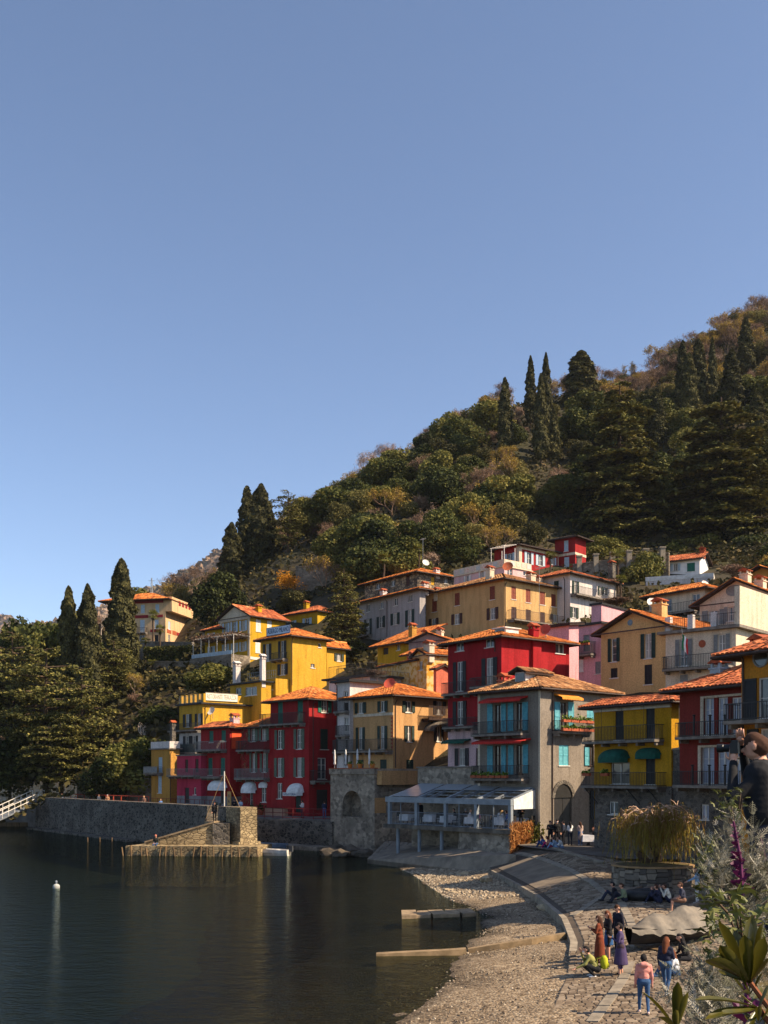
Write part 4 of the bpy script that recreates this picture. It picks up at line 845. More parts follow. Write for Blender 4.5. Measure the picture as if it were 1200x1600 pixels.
mb.build('parapet_panels', [mat('tile_panel_a', srgb(176, 150, 140), srgb(214, 196, 176), scale=9), mat('tile_panel_b', srgb(150, 166, 168), srgb(206, 190, 176), scale=9), mat('tile_panel_c', srgb(196, 140, 120), srgb(220, 206, 186), scale=9)], h.o)
mb = MB(); x0, x1 = h.A*0.72, h.A-0.3; z0, z1 = h.h+0.1, h.h+3.0
for (x, y) in ((x0, 0.3), (x1, 0.3), (x0, h.B*0.45), (x1, h.B*0.45)): mb.tube([(x, y, z0), (x, y, z1)], 0.05, 5)
for k in range(7): mb.tube([(x0+(x1-x0)*k/6, 0.1, z1), (x0+(x1-x0)*k/6, h.B*0.5, z1+0.5)], 0.04, 4)
mb.tube([(x0, 0.3, z1), (x1, 0.3, z1)], 0.05, 5); mb.build('pergola', WHITE, h.o)
REDV = stucco('villa_red_plaster', (158, 34, 34))
h = H('redvilla', 'red_villa', 'low dark roofed red villa with white trim behind the pink terrace', 'V8', 444, 128, 300, 160, 50, 290, 706, cat='villa')
h.walls(REDV, wins=[('F', 370, 178, 405, 240, 'o', SKYB), ('R', 492, 172, 518, 246, 'o', SKYB), ('R', 563, 188, 590, 256, 'o', SKYB), ('R', 645, 204, 664, 250, 'o', SKYB)]); h.roof('hip', 0.32, 0.8, TILE_D)
mb = MB(); mb.box(h.A-0.5, h.A+0.06, -0.06, 0.0, 0, h.h); mb.box(h.A+0.004, h.A+0.06, 0, 0.6, 0, h.h); mb.box(h.A+0.004, h.A+0.05, h.B-0.8, h.B, 0, h.h); mb.box(h.A+0.004, h.A+0.04, 0.61, h.B-0.81, h.h-0.5, h.h); mb.build('corner_trim', CREAM, h.o)
h = H('redtower', 'red_tower_house', 'square two storey red tower house with white window surrounds below the cedars', 'V8', 795, 78, 290, 164, 40, 668, 862)
h.walls(REDV, wins=[('F', 725, 98, 752, 166, 'c', SKYB), ('F', 726, 202, 757, 276, 'c', SKYB)]); h.roof('hip', 0.3, 0.9, TILE_D); mb = MB(); u, z = h.uz('F', 740, 186); mb.box(-0.06, h.A+0.06, -0.06, -0.004, z-0.2, z+0.2); mb.box(h.A+0.004, h.A+0.06, 0, h.B, z-0.2, z+0.2); mb.build('string_course', CREAM, h.o)
h = H('wisteria', 'white_vine_house', 'white house with bare wisteria over its balcony right of the buff house', 'V8', 764, 305, 640, 133, 46, 540, 1050)
h.walls([WHITEP], wins=[('F', 662, 350, 692, 406, 'c', GREEN), ('R', 786, 352, 806, 450, 'o', GREEN), ('R', 945, 385, 960, 440, 'o', GREEN), ('R', 965, 390, 1000, 440, 'n'), ('R', 775, 515, 800, 582, 'o', GREEN)]); h.roof('hip', 0.36, 0.7, TILE_R); h.balcony('R', 765, 1045, 462, 415, 1.0); h.pipe('F', 730, 330, 600); h.chimney(h.A+2, h.B*0.62, 0.7, 1.3, STONE, z=h.h+0.8)
# ---- cherry red house, grey house and the fronts on the square
h = H('cherry', 'cherry_red_house', 'cherry red corner house with white windows and black shutters above the restaurant', 'V5', 436, 232, 1085, 84, 52, 84, 882)
zq = h.uz('F', 200, 828)[1]
CWm = [('F', 136, 272, 188, 326, 'n'), ('F', 330, 246, 386, 300, 'n'), ('F', 142, 395, 182, 590, 'o', DARK), ('F', 334, 370, 382, 545, 'o', DARK), ('F', 142, 655, 184, 812, 'o', DARK), ('F', 155, 965, 198, 1080, 'o', DARK), ('F', 268, 965, 284, 1080, 'd', DARK), ('R', 792, 276, 850, 342, 'n')]
h.walls([REDQ, PINKP], zones=[(zq, 1)], wins=CWm); h.roof('hip', 0.36, 0.65, TILE_O); h.balcony('F', 84, 300, 605, 530, 0.8); h.balcony('F', 90, 300, 825, 770, 0.8); h.balcony('F', 270, 420, 560, 500, 0.8)
h.chimney(h.A-0.1, h.B*0.47, 0.65, 1.3, REDQ, z=h.roofz(h.A, h.B*0.47)-0.3); mb = MB(); u, z = h.uz('R', 655, 440); mb.box(h.A+0.003, h.A+0.3, u-0.5, u+0.5, z-1, h.h); mb.build('chimney_breast', REDQ, h.o); h.pipe('F', 395, 240, 330)
dish(h.loc('R', 702, 195, 0.3), 0.62, R(-35), mat('red_dish_paint', srgb(196, 84, 62), srgb(170, 70, 52)), 'red satellite dish beside the cherry red chimney')
h.awning('F', 82, 235, 908, 938, GRAWN, 0.8)
mb = MB(); dz = h.roofz(h.A*0.78, 1.5); mb.box(h.A*0.74, h.A*0.94, 0.9, 2.4, dz-0.6, dz+0.1); mb.box(h.A*0.72, h.A*0.96, 0.7, 2.6, dz+0.11, dz+0.2); mb.build('dormer', WHITE, h.ro); mb = MB(); mb.box(h.A*0.77, h.A*0.91, 0.87, 0.9, dz-0.3, dz+0.05); mb.build('dormer_window', GLASS, h.ro)
h = H('grey', 'grey_rendered_house', 'bare grey rendered corner house with teal shutters and red awnings on the square', 'V5', 692, 570, 1545, 74, 49, 284, 1180)
GW = [('F', 392, 678, 436, 858, 'N'), ('F', 534, 666, 576, 845, 'N'), ('F', 392, 948, 438, 1140, 'N'), ('F', 534, 945, 576, 1135, 'N'), ('R', 822, 664, 864, 850, 'N'), ('R', 814, 944, 878, 1078, 'c', TEAL), ('R', 998, 700, 1046, 796, 'c', TEAL), ('R', 1012, 950, 1044, 1078, 'N'), ('R', 782, 1262, 898, 1550, 'd', DARK), ('R', 1012, 1240, 1046, 1520, 'd', DARK)]
h.walls(GREYR, wins=GW); h.roof('hip', 0.4, 0.55, TILE_B, w=0.24); LB = MB
def leafs(h, f, rects, m):
    for (x0, y0, x1, y1) in rects:
        u0, u1, a, b = h.rect(f, x0, y0, x1, y1); mb = MB(); hh = b-a
        for (p, q, r0, r1) in ((u0, u1, a, a+0.1), (u0, u1, b-0.1, b), (u0, u1, a+hh/2-0.05, a+hh/2+0.05), (u0, u0+0.06, a+0.1, b-0.1), (u1-0.06, u1, a+0.1, b-0.1)): h.fbox(mb, f, p, q, 0.03, 0.08, r0, r1)
        n = int(hh/0.09)
        for k in range(n):
            z = a+0.1+(hh-0.2)*(k+0.5)/n; dz = (hh-0.2)/n*0.6; mb.quad(h.pt(f, u0+0.05, 0.07, z-dz), h.pt(f, u1-0.05, 0.07, z-dz), h.pt(f, u1-0.05, 0.035, z+dz), h.pt(f, u0+0.05, 0.035, z+dz))
        mb.build('shutter', m, h.o)
leafs(h, 'F', [(346, 674, 380, 862), (438, 670, 468, 855), (482, 666, 516, 852), (578, 660, 612, 846), (346, 948, 382, 1142), (438, 946, 468, 1138), (484, 944, 518, 1138), (580, 940, 613, 1130)], TEAL); leafs(h, 'R', [(782, 660, 816, 850), (872, 662, 908, 846), (980, 948, 1008, 1078)], TEAL)
h.awning('F', 338, 612, 632, 668, REDAWN, 0.9); h.awning('F', 304, 630, 906, 940, REDAWN, 1.1); h.awning('R', 780, 920, 612, 652, ORAWN, 0.8)
h.balcony('F', 286, 616, 872, 790, 0.9); h.balcony('F', 290, 620, 1165, 1080, 0.9); h.balcony('R', 766, 978, 858, 790, 0.8)
PLANT = attr_mat('balcony_leaves', [(0, srgb(40, 60, 20)), (0.6, srgb(96, 120, 40)), (1, srgb(150, 160, 70))], trans=0.2)
def flower_boxes(h, f, x0, x1, y, n, out, leafy=True, m=None):
    u0, u1, a, b = h.rect(f, x0, y-14, x1, y)
    for k in range(n):
        ua = u0+(u1-u0)*k/n+0.04; ub = u0+(u1-u0)*(k+1)/n-0.04; mb = MB(); h.fbox(mb, f, ua, ub, out, out+0.22, a, a+0.2); bx_ = mb.build('flower_box', m or TERRA, h.o)
        if leafy:
            c = np.array([h.pt(f, random.uniform(ua, ub), out+random.uniform(0, 0.25), a+0.2+abs(random.gauss(0, 0.12))) for _ in range(60)]); obj('flowers', leaf_mesh('flowers', c, 0.09, PLANT), bx_)
mb = MB(); n = 16; u0, u1, a, b = h.rect('R', 782, 1225, 898, 1290); cx_ = (u0+u1)/2; rw = (u1-u0)/2
for k in range(n):
    t0, t1 = math.pi*k/n, math.pi*(k+1)/n; P = lambda r, t, o: h.pt('R', cx_-r*math.cos(t), o, a+r*math.sin(t))
    mb.hexa([P(rw, t0, 0.0), P(rw, t0, 0.1), P(rw*1.28, t0, 0.1), P(rw*1.28, t0, 0.0), P(rw, t1, 0.0), P(rw, t1, 0.1), P(rw*1.28, t1, 0.1), P(rw*1.28, t1, 0.0)])
mb.build('arch_stones', STONE, h.o)
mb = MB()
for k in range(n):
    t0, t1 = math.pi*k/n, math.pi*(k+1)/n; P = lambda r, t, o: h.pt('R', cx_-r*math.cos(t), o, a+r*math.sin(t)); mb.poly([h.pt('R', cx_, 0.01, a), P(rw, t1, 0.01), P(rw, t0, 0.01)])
mb.build('arch_shade_sheet', mat('interior_shade_black', (0.008, 0.007, 0.006), (0.014, 0.012, 0.01)), h.o)  # flat near-black sheet, the archway's shade put into its colour
h.pipe('R', 768, 575, 1540); mb = MB(); mb.box(-0.05, 0.18, -0.02, 0.0, 0, h.h); mb.build('corner_strip', CREAM, h.o); mb = MB(); mb.box(h.A-0.16, h.A+0.02, -0.02, 0, 0, h.h); mb.build('corner_strip', CREAM, h.o)
# dormer
dx, dy = h.A*0.55, 1.5; dz = h.roofz(dx, dy); mb = MB(); mb.box(dx-0.55, dx+0.5, dy-0.5, dy+2.2, dz-1.0, dz+0.62); mb.build('dormer', WHITEP, h.ro); mb = MB(); mb.box(dx-0.45, dx+0.4, dy-0.54, dy-0.5, dz-0.2, dz+0.52); mb.build('dormer_window', GLASS, h.ro)
q = [[(dx+0.85, dy-0.9, dz+0.55), (dx+0.85, dy+2.4, dz+0.55), (dx, dy+2.4, dz+0.95), (dx, dy-0.9, dz+0.95)], [(dx-0.9, dy+2.4, dz+0.55), (dx-0.9, dy-0.9, dz+0.55), (dx, dy-0.9, dz+0.95), (dx, dy+2.4, dz+0.95)]]; mb = MB(); [h.plane(k, mb, 0.1) for k in q]; mb.build('dormer_roof', WOOD, h.ro)
Q, Vv = [], []
for k in q: a_, b_ = tiles_quads(k, 0.24, 0.4); Q += a_; Vv += b_
tag(obj('roof_tiles', quads_mesh('roof_tiles', Q, Vv, TILE_B), h.ro), kind='stuff'); h.chimney(dx-2.2, 1.6, 0.7, 0.6, SALM)
GREYH = h
h = H('mustard', 'mustard_house', 'mustard yellow house with two iron balconies and green awnings behind the willow', 'V7', 596, 228, 1120, 64, 57, 114, 642)
zs = h.uz('F', 350, 752)[1]
h.walls([GOLD2, STONE], zones=[(zs, 1)], wins=[('F', 246, 284, 297, 465, 'c', DARK), ('F', 438, 268, 492, 458, 'c', DARK), ('F', 218, 606, 335, 742, 'n'), ('F', 436, 540, 494, 742, 'c', DARK), ('F', 206, 850, 262, 930, 'n'), ('F', 84, 782, 118, 960, 'd', DARK)])
h.roof('hip', 0.45, 0.75, TILE_R, w=0.25); h.balcony('F', 94, 552, 470, 380, 0.9); h.balcony('F', 90, 566, 752, 668, 0.9); h.dome_awning('F', 172, 340, 520, 606, GRAWN, 1.0); h.dome_awning('F', 380, 536, 512, 582, GRAWN, 0.5)
mb = MB(); u0, u1, a, b = h.rect('F', 116, 240, 590, 262); h.fbox(mb, 'F', 0, h.A, 0.004, 0.12, a-0.15, b+0.15); mb.build('white_fascia', WHITE, h.o)
mb = MB()
for x in (218, 346, 484):
    u, z = h.uz('F', x, 470); mb.tube([h.pt('F', u, 0.88, z), h.pt('F', u, 0.88, h.h)], 0.018, 4)
mb.build('awning_rods', IRON, h.o)
for x in (115, 375, 505):
    u, z = h.uz('F', x, 752); mb = MB(); mb.tube([h.pt('F', u, 0.9, z-0.15), h.pt('F', u+0.35, 0.03, z-1.2)], 0.035, 5); mb.build('balcony_strut', IRON, h.o)
MUST = h
h = H('brownred', 'brown_red_house', 'brown red house with wide cream framed windows right of the mustard house', 'V7', 1120, 118, 1200, 54.5, 60, 648, depth=8)
WB = []
for (x0, x1) in ((800, 862), (886, 948), (972, 1036), (1060, 1110)): WB += [('F', x0, 198, x1, 432, 'n')]
for (x0, x1) in ((782, 864), (884, 962), (984, 1050), (1070, 1116)): WB += [('F', x0, 504, x1, 740, 'n')]
BLIND = mat('pale_roller_blind', srgb(168, 172, 182), srgb(148, 152, 164), scale=1.5, stretch=(0.3, 0.3, 12), rough=0.7)
GR0 = GLASS; GLASS = BLIND; h.walls([BROWNR, STONE], zones=[(h.uz('F', 850, 752)[1], 1)], wins=WB+[('F', 780, 868, 830, 962, 'n')]); GLASS = GR0
mb = MB()
for (x0, y0, x1, y1) in ((784, 180, 1116, 444), (768, 494, 1116, 742)):
    u0, u1, a, b = h.rect('F', x0, y0, x1, y1); h.fbox(mb, 'F', u0, u1, 0.004, 0.09, b-0.12, b); h.fbox(mb, 'F', u0, u0+0.2, 0.004, 0.09, a, b-0.12)
mb.build('window_surround', CREAM, h.o); h.roof('hip', 0.42, 0.8, TILE_R, w=0.25); h.balcony('F', 688, 1116, 440, 350, 0.9); h.balcony('F', 672, 1116, 748, 660, 0.9); h.chimney(h.A*0.28, 1.6, 0.75, 0.6, GALV); h.chimney(h.A*0.6, 3.0, 0.9, 1.6, mat('brick_red_plaster', srgb(176, 80, 46), srgb(146, 64, 40)))
mb = MB()
for (xs, y0, y1) in (((806, 906, 1000), 320, 440), ((796, 902, 1000), 630, 748)):
    for x in xs:
        u, z0 = h.uz('F', x, y1); z1 = h.uz('F', x, y0)[1]; mb.tube([h.pt('F', u, 0.86, z0), h.pt('F', u, 0.86, z1)], 0.06, 6); p = h.pt('F', u, 0.86, z1); mb.lathe(p, [(0.04, 0), (0.12, 0.06), (0.03, 0.1)], 8)
mb.build('rail_posts', IRON, h.o)
h = H('orange', 'orange_house', 'orange ochre house at the right edge with a balcony and round attic window', 'V7', 1420, -110, 1300, 43, 62, 1034, depth=8)
h.walls(ORNG, wins=[('F', 1136, 70, 1290, 330, 'o', DARK), ('F', 1148, 392, 1290, 640, 'o', DARK)]); h.roof('hip', 0.42, 0.9, TILE_R, w=0.26); h.balcony('F', 1020, 1400, 340, 236, 1.0); mb = MB(); u, z = h.uz('F', 1158, -53); p = h.pt('F', u, 0.02, z)
rng_ = [(u+0.42*math.cos(t*math.pi/8), z+0.42*math.sin(t*math.pi/8)) for t in range(16)]; mb.poly([h.pt('F', a_, 0.012, b_) for a_, b_ in rng_]); mb.build('round_window', GLASS, h.o); mb = MB(); mb.tube([h.pt('F', a_, 0.03, b_) for a_, b_ in rng_+rng_[:1]], 0.05, 5, cap=False); mb.build('round_window_frame', GREYS, h.o)
h.pipe('F', 1050, -80, 900)
# ---- right: gabled sand house, cream apartment house and those above
h = H('sand', 'sand_gabled_house', 'sand coloured gabled house with green shutters and stained plaster behind the grey house roof', 'V6', 612, 520, 960, 82, 50, 222, depth=12)
h.walls(SAND, wins=[('F', 282, 590, 313, 728, 'o', GREEN), ('F', 478, 562, 518, 708, 'o', GREEN), ('F', 278, 765, 318, 822, 'c', DARK), ('F', 476, 744, 521, 860, 'c', DARK)], gable=('y', 0.42, 0.6)); h.roof('gy', 0.42, 0.6, TILE_O)
mb = MB(); u, z = h.uz('F', 392, 498); rng_ = [(u+0.26*math.cos(t*math.pi/8), z+0.26*math.sin(t*math.pi/8)) for t in range(16)]; mb.poly([h.pt('F', a_, 0.012, b_) for a_, b_ in rng_]); mb.build('round_window', GLASS, h.o); h.chimney(h.A*0.62, 2.5, 1.0, 1.3, SAND, d2=0.8); 
dish(h.o.matrix_basis @ Vector((h.A*0.5, 2.6, h.rz+0.9)), 0.5, R(10), WHITE, 'white satellite dish at the ridge of the sand gabled house')
h = H('cream', 'cream_apartment_house', 'cream apartment house with grey shutters and an Italian flag on its balcony', 'V6', 1012, 530, 960, 78, 42, 600, 1300)
h.walls(CREAM, wins=[('F', 684, 596, 730, 752, 'o', GREYS), ('F', 908, 566, 952, 728, 'o', GREYS), ('F', 684, 802, 730, 845, 'c', GREYS), ('F', 918, 780, 962, 805, 'c', GREYS)], top=h.h); slab(h, h.h, 0.5, 0.22, CONC, 'roof_edge'); terrace_rail(h, h.h+0.22, 1.0, IRON, 'F'); h.balcony('F', 612, 1000, 765, 690, 1.0)
mb = MB()
for k in (0, 0.33, 0.66): mb = MB(); mb.box(h.A*k-0.05, h.A*k+0.4, -0.02, 0.4, h.h+0.22, h.h+1.4); mb.build('terrace_pier', WHITEP, h.o)
mb = MB(); mb.box(h.A*0.98, h.A+0.3, 0.0, h.B, h.h+0.22, h.h+3.2); mb.build('side_screen_wall', CREAM, h.o)
mb = MB(); u, z = h.uz('F', 815, 622); rng_ = [(u+0.3*math.cos(t*math.pi/8), z+0.3*math.sin(t*math.pi/8)) for t in range(16)]; mb.poly([h.pt('F', a_, 0.02, b_) for a_, b_ in rng_]); mb.build('wall_plaque', TERRA, h.o)
ft = empty('flag', h.loc('F', 742, 640, 0.9), -h.a, 'Italian tricolour flag hanging from the cream apartment balcony', 'flag'); mb = MB(); mb.tube([(0, 0, -1.0), (0, -0.5, 1.3)], 0.02, 5); mb.build('pole', GALV, ft); mb = MB()
for k, m in enumerate((0, 1, 2)):
    x0, x1 = -0.02+k*0.16, 0.14+k*0.16
    for j in range(4): mb.quad((x0, -0.4+0.06*math.sin(j*1.5+k), 0.9-j*0.3-k*0.16), (x1, -0.4+0.06*math.sin(j*1.5+k+1), 0.74-j*0.3-k*0.16), (x1, -0.4+0.06*math.sin(j*1.5+k+2.5), 0.44-j*0.3-k*0.16), (x0, -0.4+0.06*math.sin(j*1.5+k+1.5), 0.6-j*0.3-k*0.16), m)
mb.build('cloth', [mat('flag_green', srgb(30, 110, 60)), mat('flag_white', srgb(230, 226, 220)), mat('flag_red', srgb(186, 32, 38))], ft)
h2 = H('creamtop', 'cream_gabled_house', 'cream gabled house with an oval window above the apartment terrace', 'V6', 1240, 355, 560, 88, 42, 800, depth=10)
h2.walls(CREAM, wins=[('F', 850, 425, 915, 510, 'o', GREYS), ('F', 965, 405, 1000, 490, 'o', GREYS)], gable=('y', 0.5, 0.7)); h2.roof('gy', 0.5, 0.7, TILE_O); h2.chimney(h2.A*0.52, 1.6, 0.8, 1.0, CREAM); h2.chimney(h2.A*0.72, 1.6, 0.8, 0.9, CREAM)
mb = MB(); u, z = h2.uz('F', 1000, 310); mb.poly([h2.pt('F', u+0.75*math.cos(t*math.pi/8), 0.02, z+0.5*math.sin(t*math.pi/8)) for t in range(16)]); mb.build('oval_window', GREYS, h2.o)
h = H('brownroof', 'ochre_gabled_house', 'ochre gabled house with dark eaves at the right edge above the cream gable', 'V6', 1330, 235, 460, 104, 45, 1000, depth=10)
h.walls(OCH, gable=('y', 0.42, 0.7)); h.roof('gy', 0.42, 0.7, TILE_O); h.chimney(h.A*0.3, 2, 0.7, 0.8, STONE)
h = H('creamroof', 'cream_house', 'cream house with an orange hipped roof below the little white house', 'V6', 830, 298, 560, 112, 52, 505, 950)
h.walls(CREAM, wins=[('F', 568, 360, 636, 436, 'n'), ('F', 755, 330, 800, 375, 'n')]); h.roof('hip', 0.4, 0.8, TILE_O); h.balcony('F', 505, 800, 448, 395, 1.0); dish(h.o.matrix_basis @ Vector((h.A*0.8, 2.2, h.rz-0.3)), 0.6, R(30), WHITE, 'white satellite dish on the cream house orange roof')
h = H('littlewhite', 'little_white_house', 'little white house with a green door panel and orange roof on the slope', 'V6', 800, 125, 235, 150, 30, 602, depth=5.5)
h.walls(mat('bright_white_plaster', srgb(236, 232, 228), srgb(216, 210, 206), scale=1), wins=[('F', 644, 152, 671, 196, 'o', SKYB), ('F', 725, 148, 772, 198, 'c', JADE)], gable=('x', 0.42, 0.5)); h.roof('gx', 0.42, 0.6, TILE_R); h.chimney(h.A*0.97, h.B*0.45, 0.7, 0.7, TERRA)
h = H('whiteplinth', 'white_garden_terrace', 'white walled garden terrace with pots below the little white house', 'V6', 880, 232, 300, 143, 20, 484, depth=5, cat='terrace')
h.walls(WHITEP, top=h.h); parapet(h, h.h, 0.6, WHITE, faces='FR')
h = H('pinkhouse', 'pink_house', 'pink house with a flower box balcony behind the cherry red house', 'V6', 222, 505, 900, 97, 50, 20, depth=9)
h.walls([PINK], wins=[('F', 52, 570, 90, 665, 'd', GREYS), ('F', 118, 570, 155, 665, 'd', GREYS), ('F', 85, 716, 118, 786, 'c', WHITE), ('F', 188, 726, 220, 798, 'c', GREYS)], top=h.h); slab(h, h.h, 0.3, 0.2, DARK, 'roof_edge'); h.balcony('F', 42, 192, 690, 620, 0.8); PKH = h
h = H('pinkblock', 'pink_block', 'plain pale pink block with dark flat roof left of the sand gable', 'V6', 224, 392, 700, 103, 40, 165, 480)
h.walls([PINK], top=h.h); slab(h, h.h, 0.15, 0.2, DARK, 'roof_edge')
h = H('pinkside', 'rose_house', 'rose walled house with a sloping dark roof beside the cherry red chimney', 'V5', 880, 150, 480, 93, 46, 725, depth=1.5)
h.walls(PINK); h.roof('sf', 0.12, 0.4, TILE_D, gutter=False)

h = HS['redmid']; c = []
for (x0, y0, x1, y1, n) in ((596, 880, 640, 1330, 260), (600, 870, 740, 890, 120), (640, 1180, 760, 1195, 60)):
    for _ in range(n): u, z = h.uz('F', random.uniform(x0, x1), random.uniform(y0, y1)); c.append(h.pt('F', u, random.uniform(0.05, 0.3), z))
c = np.array(c); tag(obj('bare_vine', quads_mesh('bare_vine', leaf_quads(c, 0.34, up=1.5, aspect=0.06), RNG.random(len(c)), VINE), h.o), kind='stuff')
dish(HS['tan'].loc('F', 365, 885, -2.0), 0.6, R(-25), MATS['red_dish_paint'], 'red satellite dish behind the ridge of the tan house roof')
# ------------------------------------------------------------------ paved slope, square, promenade, pier
PAVE = mat('paving_bed_mortar', srgb(84, 72, 60), srgb(64, 56, 48), scale=1.2, rough=0.95, bump=0.5, bscale=8)
COB = attr_mat('cobble_stone', [(0, srgb(92, 78, 64)), (0.5, srgb(122, 106, 88)), (1, srgb(150, 134, 114))], rough=0.85, noise=(1.5, 0.5))
KERB = mat('kerb_stone', srgb(150, 138, 120), srgb(116, 106, 92), scale=2.5, rough=0.9, bump=0.4)
ys = np.linspace(19, 86, 140); xs = np.linspace(0, 1, 60)**1.3; Y = ys[None]+0*xs[:, None]; E = edge_x(ys); far = np.interp(ys, [19, 40, 60, 86], [24, 30, 38, 46]); X = E[None]+(far-E)[None]*xs[:, None]
tag(obj('paved_slope', grid_mesh('paved_slope', X, Y, pave_z(X, Y), PAVE)), kind='structure'); paved = COL.objects['paved_slope']
mb = MB()                                   # low retaining wall at the foot of the slope
for i in range(60):
    y0, y1 = 36+31*i/60, 36+31*(i+1)/60; x0, x1 = edge_x(y0), edge_x(y1); z0, z1 = pave_z(x0, y0)-0.004, pave_z(x1, y1)-0.004
    mb.hexa([(x0-0.12, y0, -0.4), (x0+0.35, y0, -0.4), (x1+0.35, y1, -0.4), (x1-0.12, y1, -0.4), (x0-0.12, y0, z0+0.02), (x0+0.35, y0, z0+0.02), (x1+0.35, y1, z1+0.02), (x1-0.12, y1, z1+0.02)])
WALLST = masonry('shore_wall_stone', srgb(150, 134, 112), srgb(112, 98, 80), srgb(84, 74, 62), scale=1.4)
tag(mb.build('shore_kerb', KERB), 'low curved stone kerb wall between the shingle beach and the cobbles', 'kerb')
# kerb stones: long courses that climb and follow the slope
def course(label, pts, w=0.32, h=0.07, n=None):
    t = empty('kerb_course', (*pts[0][:2], float(pave_z(*pts[0][:2]))), 0, label, 'kerb', 'stone courses across the cobbles'); o = t.location
    P = [Vector((a, b)) for a, b in pts]; L = [0]
    for i in range(len(P)-1): L.append(L[-1]+(P[i+1]-P[i]).length)
    n = n or int(L[-1]/0.9)
    def ev(s): return Vector((float(np.interp(s, L, [p.x for p in P])), float(np.interp(s, L, [p.y for p in P]))))
    for i in range(n):
        a, b = ev(L[-1]*i/n+0.02), ev(L[-1]*(i+1)/n-0.02); d = (b-a).normalized(); nn = Vector((-d.y, d.x))*w/2; q = [a-nn, b-nn, b+nn, a+nn]; hh = h+random.uniform(-0.012, 0.012)
        m = MB(); m.hexa([(p.x-o.x, p.y-o.y, float(pave_z(p.x, p.y))-0.05-o.z) for p in q]+[(p.x-o.x, p.y-o.y, float(pave_z(p.x, p.y))+hh-o.z) for p in q]); m.build('kerb_stone', KERB, t)
def G(px, py): p = ground_hit(px, py); return (p.x, p.y)
course('stone kerb course curving from the square down past the smooth ramp', [G(808, 1334), G(850, 1344), G(890, 1360), G(925, 1380), G(950, 1400)])
course('upper kerb step where the four people sit at the edge of the square', [G(838, 1318), G(875, 1330), G(910, 1341), G(945, 1350)], h=0.14)
course('stone course running from the standing pair up towards the two seated on the slope', [G(992, 1482), G(988, 1450), G(980, 1430), G(970, 1410)])
course('stone course running from the frame bottom up to the purple coat', [G(925, 1600), G(955, 1560), G(975, 1530), G(985, 1505)])
course('stone kerb course from the beach corner up to the willow planter', [G(895, 1432), G(925, 1412), G(950, 1398)])
# smooth ramp slabs between the kerb wall and the kerb course
RAMP = mat('worn_ramp_stone', srgb(128, 114, 96), srgb(104, 92, 78), scale=1.1, rough=0.9, bump=0.5, bscale=5)
# cobbles: courses parallel to the shore edge
def in_ramp(x, y): return y > 55 and (x-edge_x(y)) < np.interp(y, [46, 52, 60, 67], [0.6, 2.6, 2.9, 2.8])
cob = []; yy = 20.0
while yy < 66:
    s = 0.205 if yy < 40 else 0.3
    x = edge_x(yy)+(0.37 if yy > 37 else -0.1)
    k = 0
    while x < edge_x(yy)+ (9.0 if yy < 46 else 7.5):
        w = s*random.uniform(0.75, 1.5); y = yy+random.gauss(0, 0.015)+0.10*math.sin(x*0.6)
        if not in_ramp(x, y): cob.append((x+w/2, y, w, s*random.uniform(0.85, 0.95)))
        x += w+0.015
    yy += s*0.80
cob = [c for c in cob if abs((c[0]/c[1]*F+600)-600) < 760]
def cob_key(c):
    px = 600+c[0]/c[1]*F; py = HZ+(CAMZ-0.8)/c[1]*F
    vis = 850 < px < 1100 and py < 1600 and not (px > 1020+ (1600-py)*0.3); return (0 if vis else 1, c[1])
cob.sort(key=cob_key)
CM = []
for k in range(8):
    m = MB(); r = random.Random(k); j = lambda: r.uniform(-0.05, 0.05)
    b = [(-0.5+j(), -0.5+j(), -0.6), (0.5+j(), -0.5+j(), -0.6), (0.5+j(), 0.5+j(), -0.6), (-0.5+j(), 0.5+j(), -0.6)]; mid = [(x*0.98, y*0.98, 0.25) for x, y, z in b]; tp = [(x*0.74, y*0.74, 0.5+j()) for x, y, z in b]
    m.hexa(b+mid); m.f.pop(1); m.m.pop(1); i = 4; m.v += tp
    for q in range(4): m.f.append((4+q, 4+(q+1) % 4, 8+(q+1) % 4, 8+q)); m.m.append(0)
    m.f.append((8, 9, 10, 11)); m.m.append(0); me = m.mesh('cobble', COB); a = me.attributes.new('v', 'FLOAT', 'FACE'); a.data.foreach_set('value', [r.random()]*len(me.polygons)); CM.append(me)
for c in cob[:300]:
    o = obj('cobble', random.choice(CM), paved); z = float(pave_z(c[0], c[1])); o.location = (c[0], c[1], z+random.uniform(-0.015, 0.01)); o.scale = (c[2], c[3]*0.78, 0.085); o.rotation_euler = (0, math.atan(-np.interp(c[1], *SLOPE)), random.gauss(0, 0.04))
Q = []; Vv = []
for c in cob[300:]:
    x, y, w, s = c; s *= 0.8; z = float(pave_z(x, y)); z0, z1 = float(pave_z(x-w/2, y)), float(pave_z(x+w/2, y)); j = lambda: random.uniform(-0.02, 0.02); h = 0.04+random.uniform(-0.015, 0.015); t = random.random()
    b = [(x-w/2+j(), y-s/2+j(), z0), (x+w/2+j(), y-s/2+j(), z1), (x+w/2+j(), y+s/2+j(), z1), (x-w/2+j(), y+s/2+j(), z0)]; tp = [(x+(p[0]-x)*0.8, y+(p[1]-y)*0.8, p[2]+h) for p in b]
    Q.append(tp); Vv.append(t)
    for k in range(4): Q.append((b[k], b[(k+1) % 4], tp[(k+1) % 4], tp[k])); Vv.append(t)
tag(obj('cobbles', quads_mesh('cobbles', Q, Vv, COB), paved), kind='stuff')
